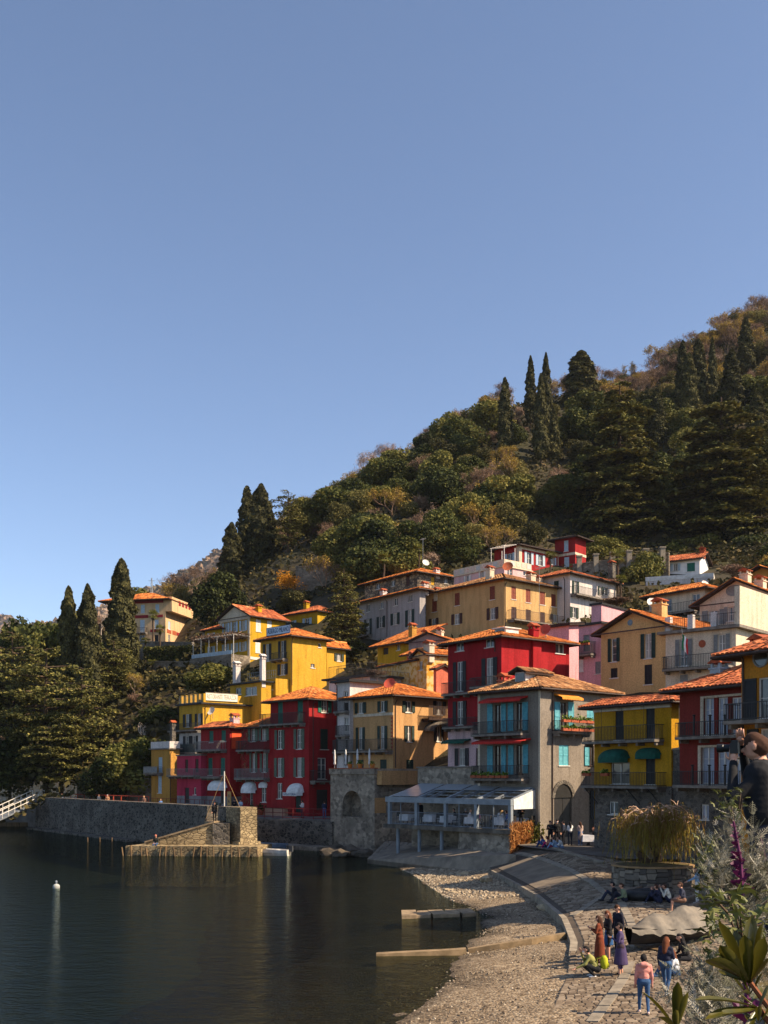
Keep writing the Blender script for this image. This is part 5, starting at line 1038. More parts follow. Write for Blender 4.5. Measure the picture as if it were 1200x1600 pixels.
# smooth ramp sheet, one slab 12 mm above the bed
rs = []
yy = np.linspace(55, 67, 40); wd = np.interp(yy, [46, 52, 60, 67], [0.6, 2.6, 2.9, 2.8]); uu = np.linspace(0.36, 1, 8); X = edge_x(yy)[None]+0.36+(wd[None]-0.3)*((uu[:, None]-0.36)/0.64); Yg = yy[None]+0*uu[:, None]
tag(obj('smooth_ramp', grid_mesh('smooth_ramp', X, Yg, pave_z(X, Yg)+0.03, RAMP)), kind='structure')
SQ = mat('square_paving', srgb(108, 100, 90), srgb(84, 78, 70), scale=0.8, rough=0.9, bump=0.5, bscale=6)
mb = MB(); mb.poly([(9.6, 70.5, 2.035), (12.0, 64.5, 2.035), (14.0, 60.5, 2.035), (40, 56, 2.035), (48, 90, 2.035), (8, 96, 2.035)]); tag(mb.build('square', SQ), kind='structure')

# loose pebbles on the beach, uncountable
def pebbles(n, fn, smin, smax, m, seed):
    r = np.random.default_rng(seed); Q = []; Vv = []
    for _ in range(n):
        x, y, z = fn(r); s = smin+(smax-smin)*r.random()**3; t = r.random(); a = r.random()*3; ca, sa = math.cos(a)*s, math.sin(a)*s
        b = [(x+ca, y+sa, z), (x-sa*0.8, y+ca*0.8, z), (x-ca, y-sa, z), (x+sa*0.8, y-ca*0.8, z)]; h = s*0.9; tp = [(x+(p[0]-x)*0.6, y+(p[1]-y)*0.6, z+h*0.6) for p in b]; Q.append(tp); Vv.append(t)
        for k in range(4): Q.append((b[k], b[(k+1) % 4], tp[(k+1) % 4], tp[k])); Vv.append(t)
    return quads_mesh('pebbles', Q, Vv, m)
PEB = attr_mat('pebble_stone', [(0, srgb(78, 66, 54)), (0.5, srgb(120, 104, 86)), (0.85, srgb(150, 134, 112)), (1, srgb(180, 166, 146))], rough=0.85)
def pf(r):
    while True:
        y = 24+46*r.random()**1.2; x = wl_x(y)-1.6+(edge_x(y)+1.4-wl_x(y))*r.random()
        return x, y, float(beach_z(x, y))
tag(obj('pebbles', pebbles(9000, pf, 0.015, 0.07, PEB, 3)), 'loose pale pebbles strewn over the shingle beach', 'pebbles', kind='stuff')
def pf2(r):
    y = 56+19*r.random(); x = wl_x(y)-0.3+(5.5)*r.random()**1.6; return x, y, float(beach_z(x, y))
tag(obj('pebbles', pebbles(3500, pf2, 0.03, 0.15, mat('white_cobble', srgb(176, 160, 136), srgb(132, 116, 96), scale=3), 5)), 'whitish cobble stones washed up below the restaurant slipway', 'pebbles', kind='stuff')

def rock_mesh(seed, n=2):
    bm = bmesh.new(); bmesh.ops.create_icosphere(bm, subdivisions=n, radius=1); r = random.Random(seed); ph = [r.uniform(0, 6) for _ in range(6)]
    for v in bm.verts:
        c = v.co; k = 1+0.22*math.sin(c.x*2.3+ph[0])*math.sin(c.y*2.9+ph[1])+0.15*math.sin(c.z*4+ph[2]+c.x*3)+r.uniform(-0.07, 0.07); c *= k; c.z = max(c.z*0.62, -0.35)
    me = bpy.data.meshes.new('rock'); bm.to_mesh(me); bm.free(); return me
ROCK = mat('shore_rock', srgb(96, 84, 70), srgb(62, 56, 48), scale=2, rough=0.9, bump=0.7, bscale=4, bdist=0.06); ROCKP = mat('pale_rock', srgb(178, 158, 126), srgb(140, 122, 98), scale=2, rough=0.9, bump=0.5, bscale=5)
RK = [rock_mesh(k) for k in range(5)]
for me in RK: me.materials.append(ROCK)
RKP = [rock_mesh(k+9) for k in range(3)]
for me in RKP: me.materials.append(ROCKP)
def rock(px, py, s, label, z=0.05, pale=False, sx=1.0, group=None):
    p = on_z(px, py, z); o = obj('rock', random.choice(RKP if pale else RK)); o.location = p; o.scale = (s*sx, s*0.8, s*0.8); o.rotation_euler = (0, 0, random.uniform(0, 6)); return tag(o, label, 'rock', group)
for i, (px, py, s) in enumerate([(517, 1334, 1.1), (532, 1336, 0.9), (548, 1333, 1.3), (566, 1336, 1.1), (576, 1328, 1.0), (560, 1324, 1.4), (590, 1318, 1.5), (604, 1314, 1.1), (540, 1326, 1.2), (524, 1328, 1.0)]):
    rock(px, py, s, 'dark boulder under the arched stone base, %s in the heap' % ['leftmost', 'second from left', 'third along the water', 'fourth along the water', 'at the right front', 'large one at the middle back', 'largest at the right back', 'last at the slipway corner', 'middle one against the wall', 'back left one'][i], 0.1, group='boulders under the arched stone base')
rock(726, 1366, 0.42, 'pale brown boulder on the pebbles below the slipway, nearer the water', 0.35, True, 1.3); rock(760, 1374, 0.5, 'pale brown boulder against the smooth ramp wall', 0.5, True, 1.4)
rock(700, 1392, 0.3, 'small pale stone at the water edge beside dark weed', 0.05, True); rock(713, 1396, 0.28, 'flat pale stone lying at the water edge', 0.05, True, 1.8); rock(848, 1418, 0.35, 'reddish stone on the shingle near the curved wall', 0.45, True, 1.5)
# broken slab jetty and the two low concrete groynes
SLABM = mat('jetty_slab_stone', srgb(156, 134, 104), srgb(112, 96, 76), scale=2, rough=0.9, bump=0.5, bscale=6)
jt = empty('slab_jetty', on_z(630, 1437, 0.0), 0, 'broken flat stone jetty lying in the shallows', 'jetty'); o = jt.location; b = MB()
p0, p1 = on_z(628, 1436, 0.0), on_z(742, 1432, 0.0)
for i in range(5):
    t0, t1 = i/5, (i+1)/5+0.003; w = 2.0-0.5*t0+random.uniform(-0.1, 0.1); a = p0.lerp(p1, t0)-o; c = p0.lerp(p1, t1)-o; zt = 0.17+random.uniform(-0.03, 0.03)-0.03*t0; m = MB(); j = lambda: random.uniform(-0.06, 0.06); sk = random.uniform(-0.15, 0.15)
    m.hexa([(a.x, a.y+j(), -0.7), (c.x, c.y+j(), -0.7), (c.x, c.y+w+j(), -0.7), (a.x, a.y+w+j(), -0.7), (a.x+sk, a.y+j(), zt), (c.x+sk*0.6, c.y+j(), zt+j()*0.3), (c.x-sk, c.y+w+j(), zt+j()*0.3), (a.x-sk, a.y+w+j(), zt)]); m.build('slab', SLABM, jt)
def groyne(label, pts, w, h, m):
    b = MB(); P = [Vector(p) for p in pts]; n = len(P)
    for i in range(n-1):
        a, c = P[i], P[i+1]; b.hexa([(a.x, a.y-w/2, a.z-0.6), (c.x, c.y-w/2, c.z-0.6), (c.x, c.y+w/2, c.z-0.6), (a.x, a.y+w/2, a.z-0.6), (a.x, a.y-w*0.4, a.z+h), (c.x, c.y-w*0.4, c.z+h), (c.x, c.y+w*0.4, c.z+h), (a.x, a.y+w*0.4, a.z+h)])
    return tag(b.build('groyne', m), label, 'groyne')
GRM = mat('groyne_concrete', srgb(150, 126, 94), srgb(112, 94, 68), scale=2, rough=0.9, bump=0.3)
groyne('thick low concrete groyne running out into the shallows', [on_z(588, 1492, 0.02), on_z(620, 1490, 0.06), on_z(660, 1488, 0.1), on_z(700, 1486, 0.14), on_z(728, 1484, 0.18)], 0.5, 0.06, GRM)
groyne('thin buried concrete line crossing the shingle to the curved wall', [on_z(731, 1484, 0.10), on_z(780, 1476, 0.32), on_z(830, 1468, 0.5), on_z(893, 1458, 0.62)], 0.4, 0.05, GRM)

# ---- slipway below the restaurant
SLIP = mat('slipway_stone', srgb(140, 126, 108), srgb(104, 94, 82), scale=0.9, rough=0.92, bump=0.5, bscale=4)
def P3(px, py, z): return on_z(px, py, z)
sw = empty('slipway', P3(660, 1345, 0.3), 0, 'sloping stone slipway with slab courses below the restaurant deck', 'slipway'); o = sw.location
A0, A1, B0, B1 = P3(574, 1342, 0.35), P3(772, 1364, 0.42), P3(604, 1312, 1.1), P3(806, 1334, 1.75)
nx, ny = 26, 6
for j in range(ny):
    for i in range(nx):
        f0, f1, g0, g1 = i/nx, (i+1)/nx-0.006, j/ny, (j+1)/ny-0.03; q = [A0.lerp(A1, f0).lerp(B0.lerp(B1, f0), g0), A0.lerp(A1, f1).lerp(B0.lerp(B1, f1), g0), A0.lerp(A1, f1).lerp(B0.lerp(B1, f1), g1), A0.lerp(A1, f0).lerp(B0.lerp(B1, f0), g1)]; dz = random.uniform(-0.02, 0.02); m = MB()
        m.hexa([tuple(p-o-Vector((0, 0, 1.2 if j == 0 else 0.3))) for p in q]+[tuple(p-o+Vector((0, 0, dz))) for p in q]); m.build('slab', SLIP, sw)
m = MB(); m.hexa([tuple(p-o-Vector((0, 0, 1.5))) for p in (A0, A1, B1, B0)]+[tuple(p-o-Vector((0, 0, 0.06))) for p in (A0, A1, B1, B0)]); m.build('bed', SLIP, sw)

# ---- arched stone base under the tan house
th = HS['tan']
OLDW = masonry('old_plastered_stone', srgb(176, 160, 140), srgb(112, 102, 90), srgb(150, 136, 118), scale=2.6, bump=0.6, squash=(1, 1, 1.2))
sb = House('arched_stone_base', 'old arched stone base with crumbling plaster rising from the water under the tan house', 'V4', 365, 470, 985, 91, 48, 70, 660, cat='wall', sink=2.5)
ux0, ux1, az, bz = sb.rect('F', 150, 580, 278, 755); r = (ux1-ux0)/2; cxm = (ux0+ux1)/2; zs = bz-r; m = MB(); H_ = sb.h; L_ = sb.A
n = 14; arc = [(cxm-r*math.cos(math.pi*k/n), zs+r*math.sin(math.pi*k/n)) for k in range(n+1)]
m.quad((0, 0, -2.5), (L_, 0, -2.5), (L_, 0, az), (0, 0, az)); m.quad((0, 0, az), (ux0, 0, az), (ux0, 0, H_), (0, 0, H_)); m.quad((ux1, 0, az), (L_, 0, az), (L_, 0, H_), (ux1, 0, H_))
for k in range(n): m.quad((arc[k][0], 0, arc[k][1]), (arc[k+1][0], 0, arc[k+1][1]), (arc[k+1][0], 0, H_), (arc[k][0], 0, H_)); m.quad((arc[k][0], 0, arc[k][1]), (arc[k][0], 1.1, arc[k][1]), (arc[k+1][0], 1.1, arc[k+1][1]), (arc[k+1][0], 0, arc[k+1][1]))
m.quad((ux0, 0, az), (ux0, 1.1, az), (ux0, 1.1, zs), (ux0, 0, zs)); m.quad((ux1, 1.1, az), (ux1, 0, az), (ux1, 0, zs), (ux1, 1.1, zs)); m.quad((ux0, 1.1, az), (ux1, 1.1, az), (ux1, 1.1, bz), (ux0, 1.1, bz)); m.quad((ux0, 0, az), (ux1, 0, az), (ux1, 1.1, az), (ux0, 1.1, az))
m.quad((L_, 0, -2.5), (L_, sb.B, -2.5), (L_, sb.B, H_), (L_, 0, H_)); m.quad((0, sb.B, -2.5), (0, 0, -2.5), (0, 0, H_), (0, sb.B, H_)); m.quad((0, 0, H_), (L_, 0, H_), (L_, sb.B, H_), (0, sb.B, H_)); m.build('stone_wall', OLDW, sb.o)
m = MB(); m.box(-0.05, L_+0.1, -0.12, 0.3, H_, H_+0.5); m.box(L_-0.2, L_+0.1, 0.3, sb.B, H_, H_+0.5); m.build('parapet', OLDW, sb.o); m = MB(); m.box(-0.1, L_+0.12, -0.15, 0.33, H_+0.5, H_+0.57); m.build('coping', TERRA, sb.o)
u0, u1, a, b = sb.rect('R', 380, 480, 655, 540); m = MB(); m.box(L_+0.003, L_+0.7, u0, u1, a, b+0.45); m.build('jettied_parapet', TAN, sb.o)
u0, u1, a, b = sb.rect('R', 365, 628, 440, 730); m = MB(); m.quad((L_+0.02, u0, a), (L_+0.02, u1, a), (L_+0.02, u1, b), (L_+0.02, u0, b)); m.build('plaster_patch', TAN, sb.o)
for k, xx in enumerate((76, 150, 228, 308)):      # furled parasols on the terrace
    p = sb.loc('F', xx, 462, -0.4); t = empty('furled_parasol', p, 0, ['leftmost white furled parasol on the terrace above the arch, beside the red house', 'second white furled parasol from the left on the terrace above the arch', 'third white furled parasol from the left on the terrace above the arch', 'rightmost white furled parasol on the terrace above the arch'][k], 'parasol', 'furled parasols'); m = MB(); m.tube([(0, 0, 0), (0, 0, 2.25)], 0.03, 6); m.build('pole', GALV, t); m = MB(); m.lathe((0, 0, 0.75), [(0.06, 0), (0.12, 0.12), (0.08, 0.4), (0.11, 0.7), (0.08, 1.0), (0.07, 1.25), (0.02, 1.45)], 9); m.build('canopy', WHAWN, t, smooth=True)
for k, xx in enumerate((195, 262, 345)):
    p = sb.loc('F', xx, 455, -0.1); t = empty('planter_pot', (p.x, p.y, sb.zb+sb.h+0.57), 0, ['orange plant pot on the arch terrace parapet, leftmost of three', 'orange plant pot on the arch terrace parapet, middle of three', 'orange plant pot on the arch terrace parapet, rightmost of three'][k], 'pot', 'pots on the arch terrace'); m = MB(); m.lathe((0, 0, 0), [(0.16, 0), (0.24, 0.3), (0.26, 0.32), (0.24, 0.36)], 10); m.build('pot', mat('orange_pot', srgb(216, 130, 50), srgb(180, 100, 40)), t); obj('leaves', leaf_mesh('leaves', RNG.normal(size=(50, 3))*[0.13, 0.13, 0.1]+[0, 0, 0.45], 0.09, PLANT), t)
# retaining wall between arch base and grey house, behind the restaurant roof
rw_ = House('retaining_wall', 'grey weathered retaining wall above the restaurant glass roof', 'V4', 1056, 425, 900, 79, 48, 654, depth=1.2, cat='wall', sink=0.5); rw_.walls([OLDW], top=rw_.h); m = MB(); m.box(-0.1, rw_.A, -0.1, 1.3, rw_.h, rw_.h+0.1); m.build('coping', CONC, rw_.o)

# ---- restaurant deck with glass pergola
dk = House('restaurant_deck', 'restaurant deck with a grey steel glass pergola above the slipway', 'V12', 912, 410, 470, 72.6, 46, 28, 1148, cat='pergola', sink=0)
D0 = dk.uz('F', 900, 446)[1]; A, B = dk.A, dk.B; dk.o.name = 'restaurant_deck'
DECK = mat('deck_edge_concrete', srgb(120, 110, 96), srgb(70, 64, 58), scale=1.5, rough=0.9, stretch=(1, 1, 0.3), bump=0.4); STEEL = mat('grey_painted_steel', srgb(138, 144, 148), srgb(116, 122, 128), scale=2, rough=0.5)
m = MB(); m.box(-0.3, A+0.2, -0.25, B, D0-0.3, D0); m.build('floor', DECK, dk.o)
zb_ = D0-3.2; ua = dk.uz('F', 450, 470)[0]; m = MB(); nseg = 14      # curved support wall
for k in range(nseg):
    x0, x1 = ua+(A+0.15-ua)*k/nseg, ua+(A+0.15-ua)*(k+1)/nseg; c0 = 0.15+1.6*max(0, 1-k/3.5)**2; c1 = 0.15+1.6*max(0, 1-(k+1)/3.5)**2; m.hexa([(x0, c0-0.35, zb_), (x1, c1-0.35, zb_), (x1, B, zb_), (x0, B, zb_), (x0, c0, D0-0.3), (x1, c1, D0-0.3), (x1, B, D0-0.3), (x0, B, D0-0.3)])
m.build('support_wall', OLDW, dk.o)
m = MB(); m.box(-0.3, ua, 3.0, 3.4, zb_, D0-0.3); m.build('back_wall', OLDW, dk.o)
zbeam = dk.uz('F', 500, 238)[1]; ztop = zbeam+1.15
posts = [dk.uz('F', x, 300)[0] for x in (42, 236, 446, 666, 912)]; thin = [dk.uz('F', x, 300)[0] for x in (118, 220, 538, 786)]
for u in posts: m = MB(); m.box(u-0.13, u+0.13, -0.12, 0.14, D0, zbeam-0.2); m.build('post', STEEL, dk.o)
for u in thin: m = MB(); m.tube([(u, 0.05, D0), (u, 0.05, zbeam)], 0.045, 6); m.build('thin_post', GALV, dk.o)
m = MB(); m.box(-0.15, A+0.15, -0.16, 0.16, zbeam-0.2, zbeam+0.22); m.build('front_beam', STEEL, dk.o)
BB = B*0.97; m = MB(); m.box(-0.1, A+0.1, BB-0.1, BB+0.1, ztop-0.1, ztop+0.12); m.build('back_beam', STEEL, dk.o)
raf = [dk.uz('F', x, 300)[0] for x in (42, 236, 446, 666, 912)]+[A*0.13, A*0.35, A*0.62, A*0.87]
for k, u in enumerate(raf):
    w = 0.11 if k < 5 else 0.045; m = MB(); m.hexa([(u-w, 0.16, zbeam+0.0), (u+w, 0.16, zbeam+0.0), (u+w, BB-0.1, ztop-0.12), (u-w, BB-0.1, ztop-0.12), (u-w, 0.16, zbeam+0.24), (u+w, 0.16, zbeam+0.24), (u+w, BB-0.1, ztop+0.1), (u-w, BB-0.1, ztop+0.1)]); m.build('rafter', STEEL if k < 5 else GALV, dk.o)
for k in range(3):
    t = (k+1)/4; y = 0.16+(BB-0.26)*t; z = zbeam+0.2+(ztop-zbeam-0.2)*t; m = MB(); m.box(0, A, y-0.04, y+0.04, z-0.06, z-0.01); m.build('purlin', GALV, dk.o)
GLR = bpy.data.materials.new('pergola_glass'); GLR.use_nodes = True; nt = GLR.node_tree; nt.nodes.clear(); o_ = nt.nodes.new('ShaderNodeOutputMaterial'); tr = nt.nodes.new('ShaderNodeBsdfTransparent'); tr.inputs[0].default_value = (0.8, 0.84, 0.86, 1); gl = nt.nodes.new('ShaderNodeBsdfGlossy'); gl.inputs[1].default_value = 0.12; fr = nt.nodes.new('ShaderNodeFresnel'); fr.inputs[0].default_value = 1.5; mx = nt.nodes.new('ShaderNodeMixShader'); nt.links.new(fr.outputs[0], mx.inputs[0]); nt.links.new(tr.outputs[0], mx.inputs[1]); nt.links.new(gl.outputs[0], mx.inputs[2]); df = nt.nodes.new('ShaderNodeBsdfDiffuse'); df.inputs[0].default_value = (0.6, 0.62, 0.63, 1); m2_ = nt.nodes.new('ShaderNodeMixShader'); m2_.inputs[0].default_value = 0.35; nt.links.new(mx.outputs[0], m2_.inputs[1]); nt.links.new(df.outputs[0], m2_.inputs[2]); nt.links.new(m2_.outputs[0], o_.inputs[0])
us = sorted(raf[:5])
for i in range(4):
    for k in range(2 if i else 4):
        t0 = 0.5+0.25*k if i else 0.25*k; t1 = t0+0.245; f = lambda t: (0.16+(BB-0.26)*t, zbeam+0.27+(ztop-zbeam-0.12)*t); (y0, z0), (y1, z1) = f(t0), f(t1); m = MB(); x0, x1 = us[i]+0.12, us[i+1]-0.12; m.hexa([(x0, y0, z0), (x1, y0, z0), (x1, y1, z1), (x0, y1, z1), (x0, y0, z0+0.015), (x1, y0, z0+0.015), (x1, y1, z1+0.015), (x0, y1, z1+0.015)]); m.build('glass_pane', GLR, dk.o)
m = MB(); x = A+0.13; m.hexa([(x, 0.2, zbeam-0.5), (x+0.02, 0.2, zbeam-0.5), (x+0.02, BB, zbeam-0.5), (x, BB, zbeam-0.5), (x, 0.2, zbeam+0.2), (x+0.02, 0.2, zbeam+0.2), (x+0.02, BB, ztop), (x, BB, ztop)]); m.build('side_canvas', WHAWN, dk.o)
m = MB(); x = -0.13; m.hexa([(x, 0.2, zbeam+0.2), (x+0.02, 0.2, zbeam+0.2), (x+0.02, BB, zbeam+0.2), (x, BB, zbeam+0.2), (x, 0.2, zbeam+0.23), (x+0.02, 0.2, zbeam+0.23), (x+0.02, BB, ztop), (x, BB, ztop)]); m.build('side_canvas', WHAWN, dk.o)
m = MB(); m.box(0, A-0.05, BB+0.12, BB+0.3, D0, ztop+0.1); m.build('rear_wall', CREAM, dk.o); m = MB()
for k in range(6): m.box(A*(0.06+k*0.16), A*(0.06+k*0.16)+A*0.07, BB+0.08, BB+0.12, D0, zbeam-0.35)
m.build('rear_shade_panels', MATS['interior_shade_black'], dk.o)  # near-black panels on the rear wall, painted shade instead of real openings
m = MB(); n = int(A/0.14)
for z in (D0+0.08, D0+1.0): m.tube([(0, -0.05, z), (A, -0.05, z)], 0.025, 5)
for k in range(n): m.tube([(A*(k+0.5)/n, -0.05, D0), (A*(k+0.5)/n, -0.05, D0+1.0)], 0.014, 4)
m.build('railing', GALV, dk.o)
for u in [dk.uz('F', x, 500)[0] for x in (85, 239, 400)]:
    m = MB(); m.tube([(u, 0.25, D0-3.6), (u, 0.25, D0-0.3)], 0.14, 8); m.build('support_column', STEEL, dk.o)
DKM = dk.o.matrix_basis.copy()
def deckpt(x, y, dy): u, z = dk.uz('F', x, y); return DKM @ Vector((u*1.0, dy, D0))
CLOTH = mat('white_tablecloth', srgb(228, 224, 222), srgb(200, 198, 200), scale=3); CHAIRM = mat('dark_chair', srgb(40, 36, 34), srgb(28, 26, 25))
TBX = [(105, 1.0), (185, 2.4), (285, 0.9), (330, 2.6), (405, 0.9), (480, 2.5), (590, 0.8), (700, 2.4), (800, 0.9), (840, 2.4)]
for k, (x, dy) in enumerate(TBX):
    p = deckpt(x, 400, dy); t = empty('restaurant_table', p, -dk.a, 'white clothed table on the restaurant deck, number %s from the left end' % ['one', 'two', 'three', 'four', 'five', 'six', 'seven', 'eight', 'nine', 'ten'][k], 'table', 'restaurant tables'); m = MB(); w = 0.45
    m.hexa([(-w-0.04, -w-0.04, 0.28), (w+0.04, -w-0.04, 0.28), (w+0.04, w+0.04, 0.28), (-w-0.04, w+0.04, 0.28), (-w, -w, 0.76), (w, -w, 0.76), (w, w, 0.76), (-w, w, 0.76)]); m.build('tablecloth', CLOTH, t); m = MB(); m.tube([(0, 0, 0), (0, 0, 0.3)], 0.06, 6); m.build('table_leg', CHAIRM, t)
    for s_ in (-1, 1):
        c = empty('restaurant_chair', DKM @ (DKM.inverted() @ p+Vector((s_*0.85, 0, 0))), -dk.a, 'dark chair on the %s side of restaurant table %s' % ('left' if s_ < 0 else 'right', ['one', 'two', 'three', 'four', 'five', 'six', 'seven', 'eight', 'nine', 'ten'][k]), 'chair', 'restaurant chairs'); m = MB(); m.box(-0.22, 0.22, -0.22, 0.22, 0.43, 0.47); m.build('seat', CHAIRM, c); m = MB(); x0 = s_*0.2; m.box(x0-0.02, x0+0.02, -0.2, 0.2, 0.6, 0.95); m.build('backrest', CHAIRM, c)
        for a_ in (-0.2, 0.2):
            for b_ in (-0.2, 0.2): m = MB(); m.tube([(a_, b_, 0), (a_, b_, 0.6 if a_*s_ > 0 else 0.44)], 0.018, 5); m.build('leg', CHAIRM, c)

# ---- promenade, harbour wall, pier
PW = masonry('harbour_wall_stone', srgb(120, 112, 102), srgb(56, 54, 50), srgb(134, 124, 110), scale=2.6, bump=1.0)
PROM = mat('promenade_concrete', srgb(120, 112, 104), srgb(92, 86, 80), scale=1.2, rough=0.9)
m = MB(); pl = [(-80, 150, 0), (-64, 150, 0)]
PR = [(-66, 150), (-47, 137), (-30, 117.5), (-17.5, 106.5), (-11.0, 100.5), (-4.5, 95.5), (0.5, 95.5), (2, 112), (-10, 122), (-30, 140), (-50, 152)]
m.prism([(p[0], p[1]) for p in PR], -2.6, 2.72); tag(m.build('promenade', PROM), kind='structure')
m = MB()
hw = [(-30, 117.5), (-17.5, 106.5), (-11.0, 100.5), (-4.5, 95.5)]
for (a, b) in zip(hw, hw[1:]):
    d = (Vector(b)-Vector(a)).normalized(); n = Vector((d.y, -d.x)); q = [Vector(a)+n*0.5, Vector(b)+n*0.5, Vector(b)-n*0.0, Vector(a)-n*0.0]; m.hexa([(p.x, p.y, -2.5) for p in q]+[(p.x, p.y, 2.6) for p in q])
tag(m.build('harbour_wall', PW), 'rough stone harbour wall below the promenade of the red houses', 'wall')
m = MB()
for (a, b) in zip(hw[1:], hw[2:]):
    d = (Vector(b)-Vector(a)).normalized(); n = Vector((d.y, -d.x)); q = [Vector(a)+n*2.6, Vector(b)+n*2.6, Vector(b)+n*0.5, Vector(a)+n*0.5]; m.hexa([(p.x, p.y, -2.5) for p in q]+[(p.x, p.y, 0.35) for p in q])
tag(m.build('harbour_ledge', OLDW), 'low stone ledge along the foot of the harbour wall', 'ledge')
RAIL = mat('red_railing_paint', srgb(128, 40, 34), srgb(100, 32, 28), scale=4)
def railing(name, label, pts, z, h, m_, gap, thick=0.03, boards=False):
    t = empty(name, (pts[0][0], pts[0][1], z), 0, label, 'railing'); o = t.location; mm = MB(); L = 0
    for (a, b) in zip(pts, pts[1:]):
        a, b = Vector(a), Vector(b)
        for zz in ((0.12, 0.55, h) if not boards else (0.25, 0.5, 0.75, h)): mm.tube([(a.x-o.x, a.y-o.y, zz), (b.x-o.x, b.y-o.y, zz)], thick, 4)
    mm.build('rails', m_, t)
    for (a, b) in zip(pts, pts[1:]):
        a, b = Vector(a), Vector(b); n = max(1, int((b-a).length/gap))
        for k in range(n+1): p = a.lerp(b, k/n)-Vector((o.x, o.y)); q = MB(); q.tube([(p.x, p.y, 0), (p.x, p.y, h)], thick*1.2, 5); q.build('post', m_, t)
railing('promenade_railing', 'thin dark red railing along the promenade edge below the red houses', [(-17.4, 106.3), (-10.9, 100.4), (-4.6, 95.7)], 2.72, 1.0, RAIL, 1.2)
WALLTOP = 4.1
p0, p1 = Vector((-44.6, 132.0)), Vector((-13.6, 91.4)); d = (p1-p0).normalized(); nn = Vector((-d.y, d.x))     # nn points inland
if nn.y < 0: nn = -nn
pier = empty('pier', (p1.x, p1.y, 0), 0, 'long dark stone pier wall with a sunlit end block running out from the left bank', 'pier'); o = pier.location
m = MB(); n = 24
for k in range(n):
    a, b = p0.lerp(p1, k/n), p0.lerp(p1, (k+1)/n)
    if k == n-2: continue
    q = [a-nn*0.5, b-nn*0.5, b+nn*1.0, a+nn*1.0]; m.hexa([(p.x-o.x, p.y-o.y, -2.8) for p in q]+[(p.x-o.x+nn.x*0.3*(i < 2), p.y-o.y+nn.y*0.3*(i < 2), WALLTOP-0.004*(k % 2)) for i, p in enumerate(q)])
m.build('wall', PW, pier)
a, b = p0.lerp(p1, (n-2)/n), p0.lerp(p1, (n-1)/n); m = MB(); q = [a-nn*0.5, b-nn*0.5, b+nn, a+nn]; m.hexa([(p.x-o.x, p.y-o.y, -2.8) for p in q]+[(p.x-o.x, p.y-o.y, 2.7) for p in q]); m.build('gap_step', SLABM, pier)
BLK = masonry('sunlit_pier_stone', srgb(176, 156, 120), srgb(138, 120, 92), srgb(116, 102, 80), scale=2.4, bump=0.9)  # paler and warmer than the wall stone, sunlight put into the colour
m = MB(); e0 = p1-nn*0.55; e1 = p1+d*2.2-nn*0.35; q = [e0, e1, e1+nn*1.7, e0+nn*1.7]; m.hexa([(p.x-o.x, p.y-o.y, -2.8) for p in q]+[((p.x-o.x)*0.99, p.y-o.y, WALLTOP+0.02) for p in q]); m.build('end_block', BLK, pier)
m = MB(); q = [e0-nn*0.3-d*0.3, e1-nn*0.3+d*0.25, e1+nn*1.9+d*0.25, e0+nn*1.9-d*0.3]; m.hexa([(p.x-o.x, p.y-o.y, -2.8) for p in q]+[(p.x-o.x, p.y-o.y, 1.1) for p in q]); m.build('end_footing', BLK, pier)
# apron in front of the wall
m = MB(); q = [p0-nn*1.6, p0.lerp(p1, 0.62)-nn*1.6, p0.lerp(p1, 0.62)-nn*0.4, p0-nn*0.4]; m.hexa([(p.x-o.x, p.y-o.y, -2.8) for p in q]+[(p.x-o.x, p.y-o.y, 0.25) for p in q]); m.build('foot_ledge', PW, pier)
# landing ramp, low quay with timber piles
lr = empty('landing_ramp', on_z(300, 1320, 1.0), 0, 'sunlit stone landing ramp and low quay in front of the pier', 'ramp'); o = lr.location
LST = masonry('landing_stone', srgb(178, 156, 118), srgb(144, 124, 92), srgb(108, 94, 72), scale=2.0, bump=0.7, squash=(1, 1, 2))
f0, f1 = on_z(196, 1336, 0.05), on_z(402, 1338, 0.05); b0, b1 = f0+Vector((2.0, 5.0, 0)), f1+Vector((0.8, 4.0, 0)); m = MB(); q = [f0, f1, b1, b0]; m.hexa([(p.x-o.x, p.y-o.y, -2.6) for p in q]+[(p.x-o.x, p.y-o.y, 0.85) for p in q]); m.build('quay', LST, lr)
r0, r1 = at(228, 1316, 89.6), at(333, 1296, 89.6); m = MB(); W = Vector((0.9, 3.0, 0)); zt0, zt1 = 1.0, 2.75; q = [r0, r1, r1+W, r0+W]; m.hexa([(p.x-o.x, p.y-o.y, 0.86-o.z) for p in q]+[(q[0].x-o.x, q[0].y-o.y, zt0-o.z), (q[1].x-o.x, q[1].y-o.y, zt1-o.z), (q[2].x-o.x, q[2].y-o.y, zt1-o.z), (q[3].x-o.x, q[3].y-o.y, zt0-o.z)]); 
lr.location = o; m.build('ramp', LST, lr); m = MB(); s0, s1 = r0-Vector((0.1, 0.1, 0)), r1+Vector((0.1, -0.1, 0)); q = [s0, s1, s1+W*1.05, s0+W*1.05]; zz = [zt0+0.01, zt1+0.01, zt1+0.01, zt0+0.01]; m.hexa([(p.x-o.x, p.y-o.y, z_-o.z) for p, z_ in zip(q, zz)]+[(p.x-o.x, p.y-o.y, z_+0.14-o.z) for p, z_ in zip(q, zz)]); m.build('ramp_paving', SLABM, lr)
m = MB(); g = r1+Vector((0.0, -0.2, 0)); q = [g, g+Vector((1.4, 0, 0)), g+Vector((1.4, 3.5, 0)), g+Vector((0, 3.5, 0))]; m.hexa([(p.x-o.x, p.y-o.y, 0.86-o.z) for p in q]+[(p.x-o.x, p.y-o.y, 2.72-o.z) for p in q]); m.build('landing', PW, lr)
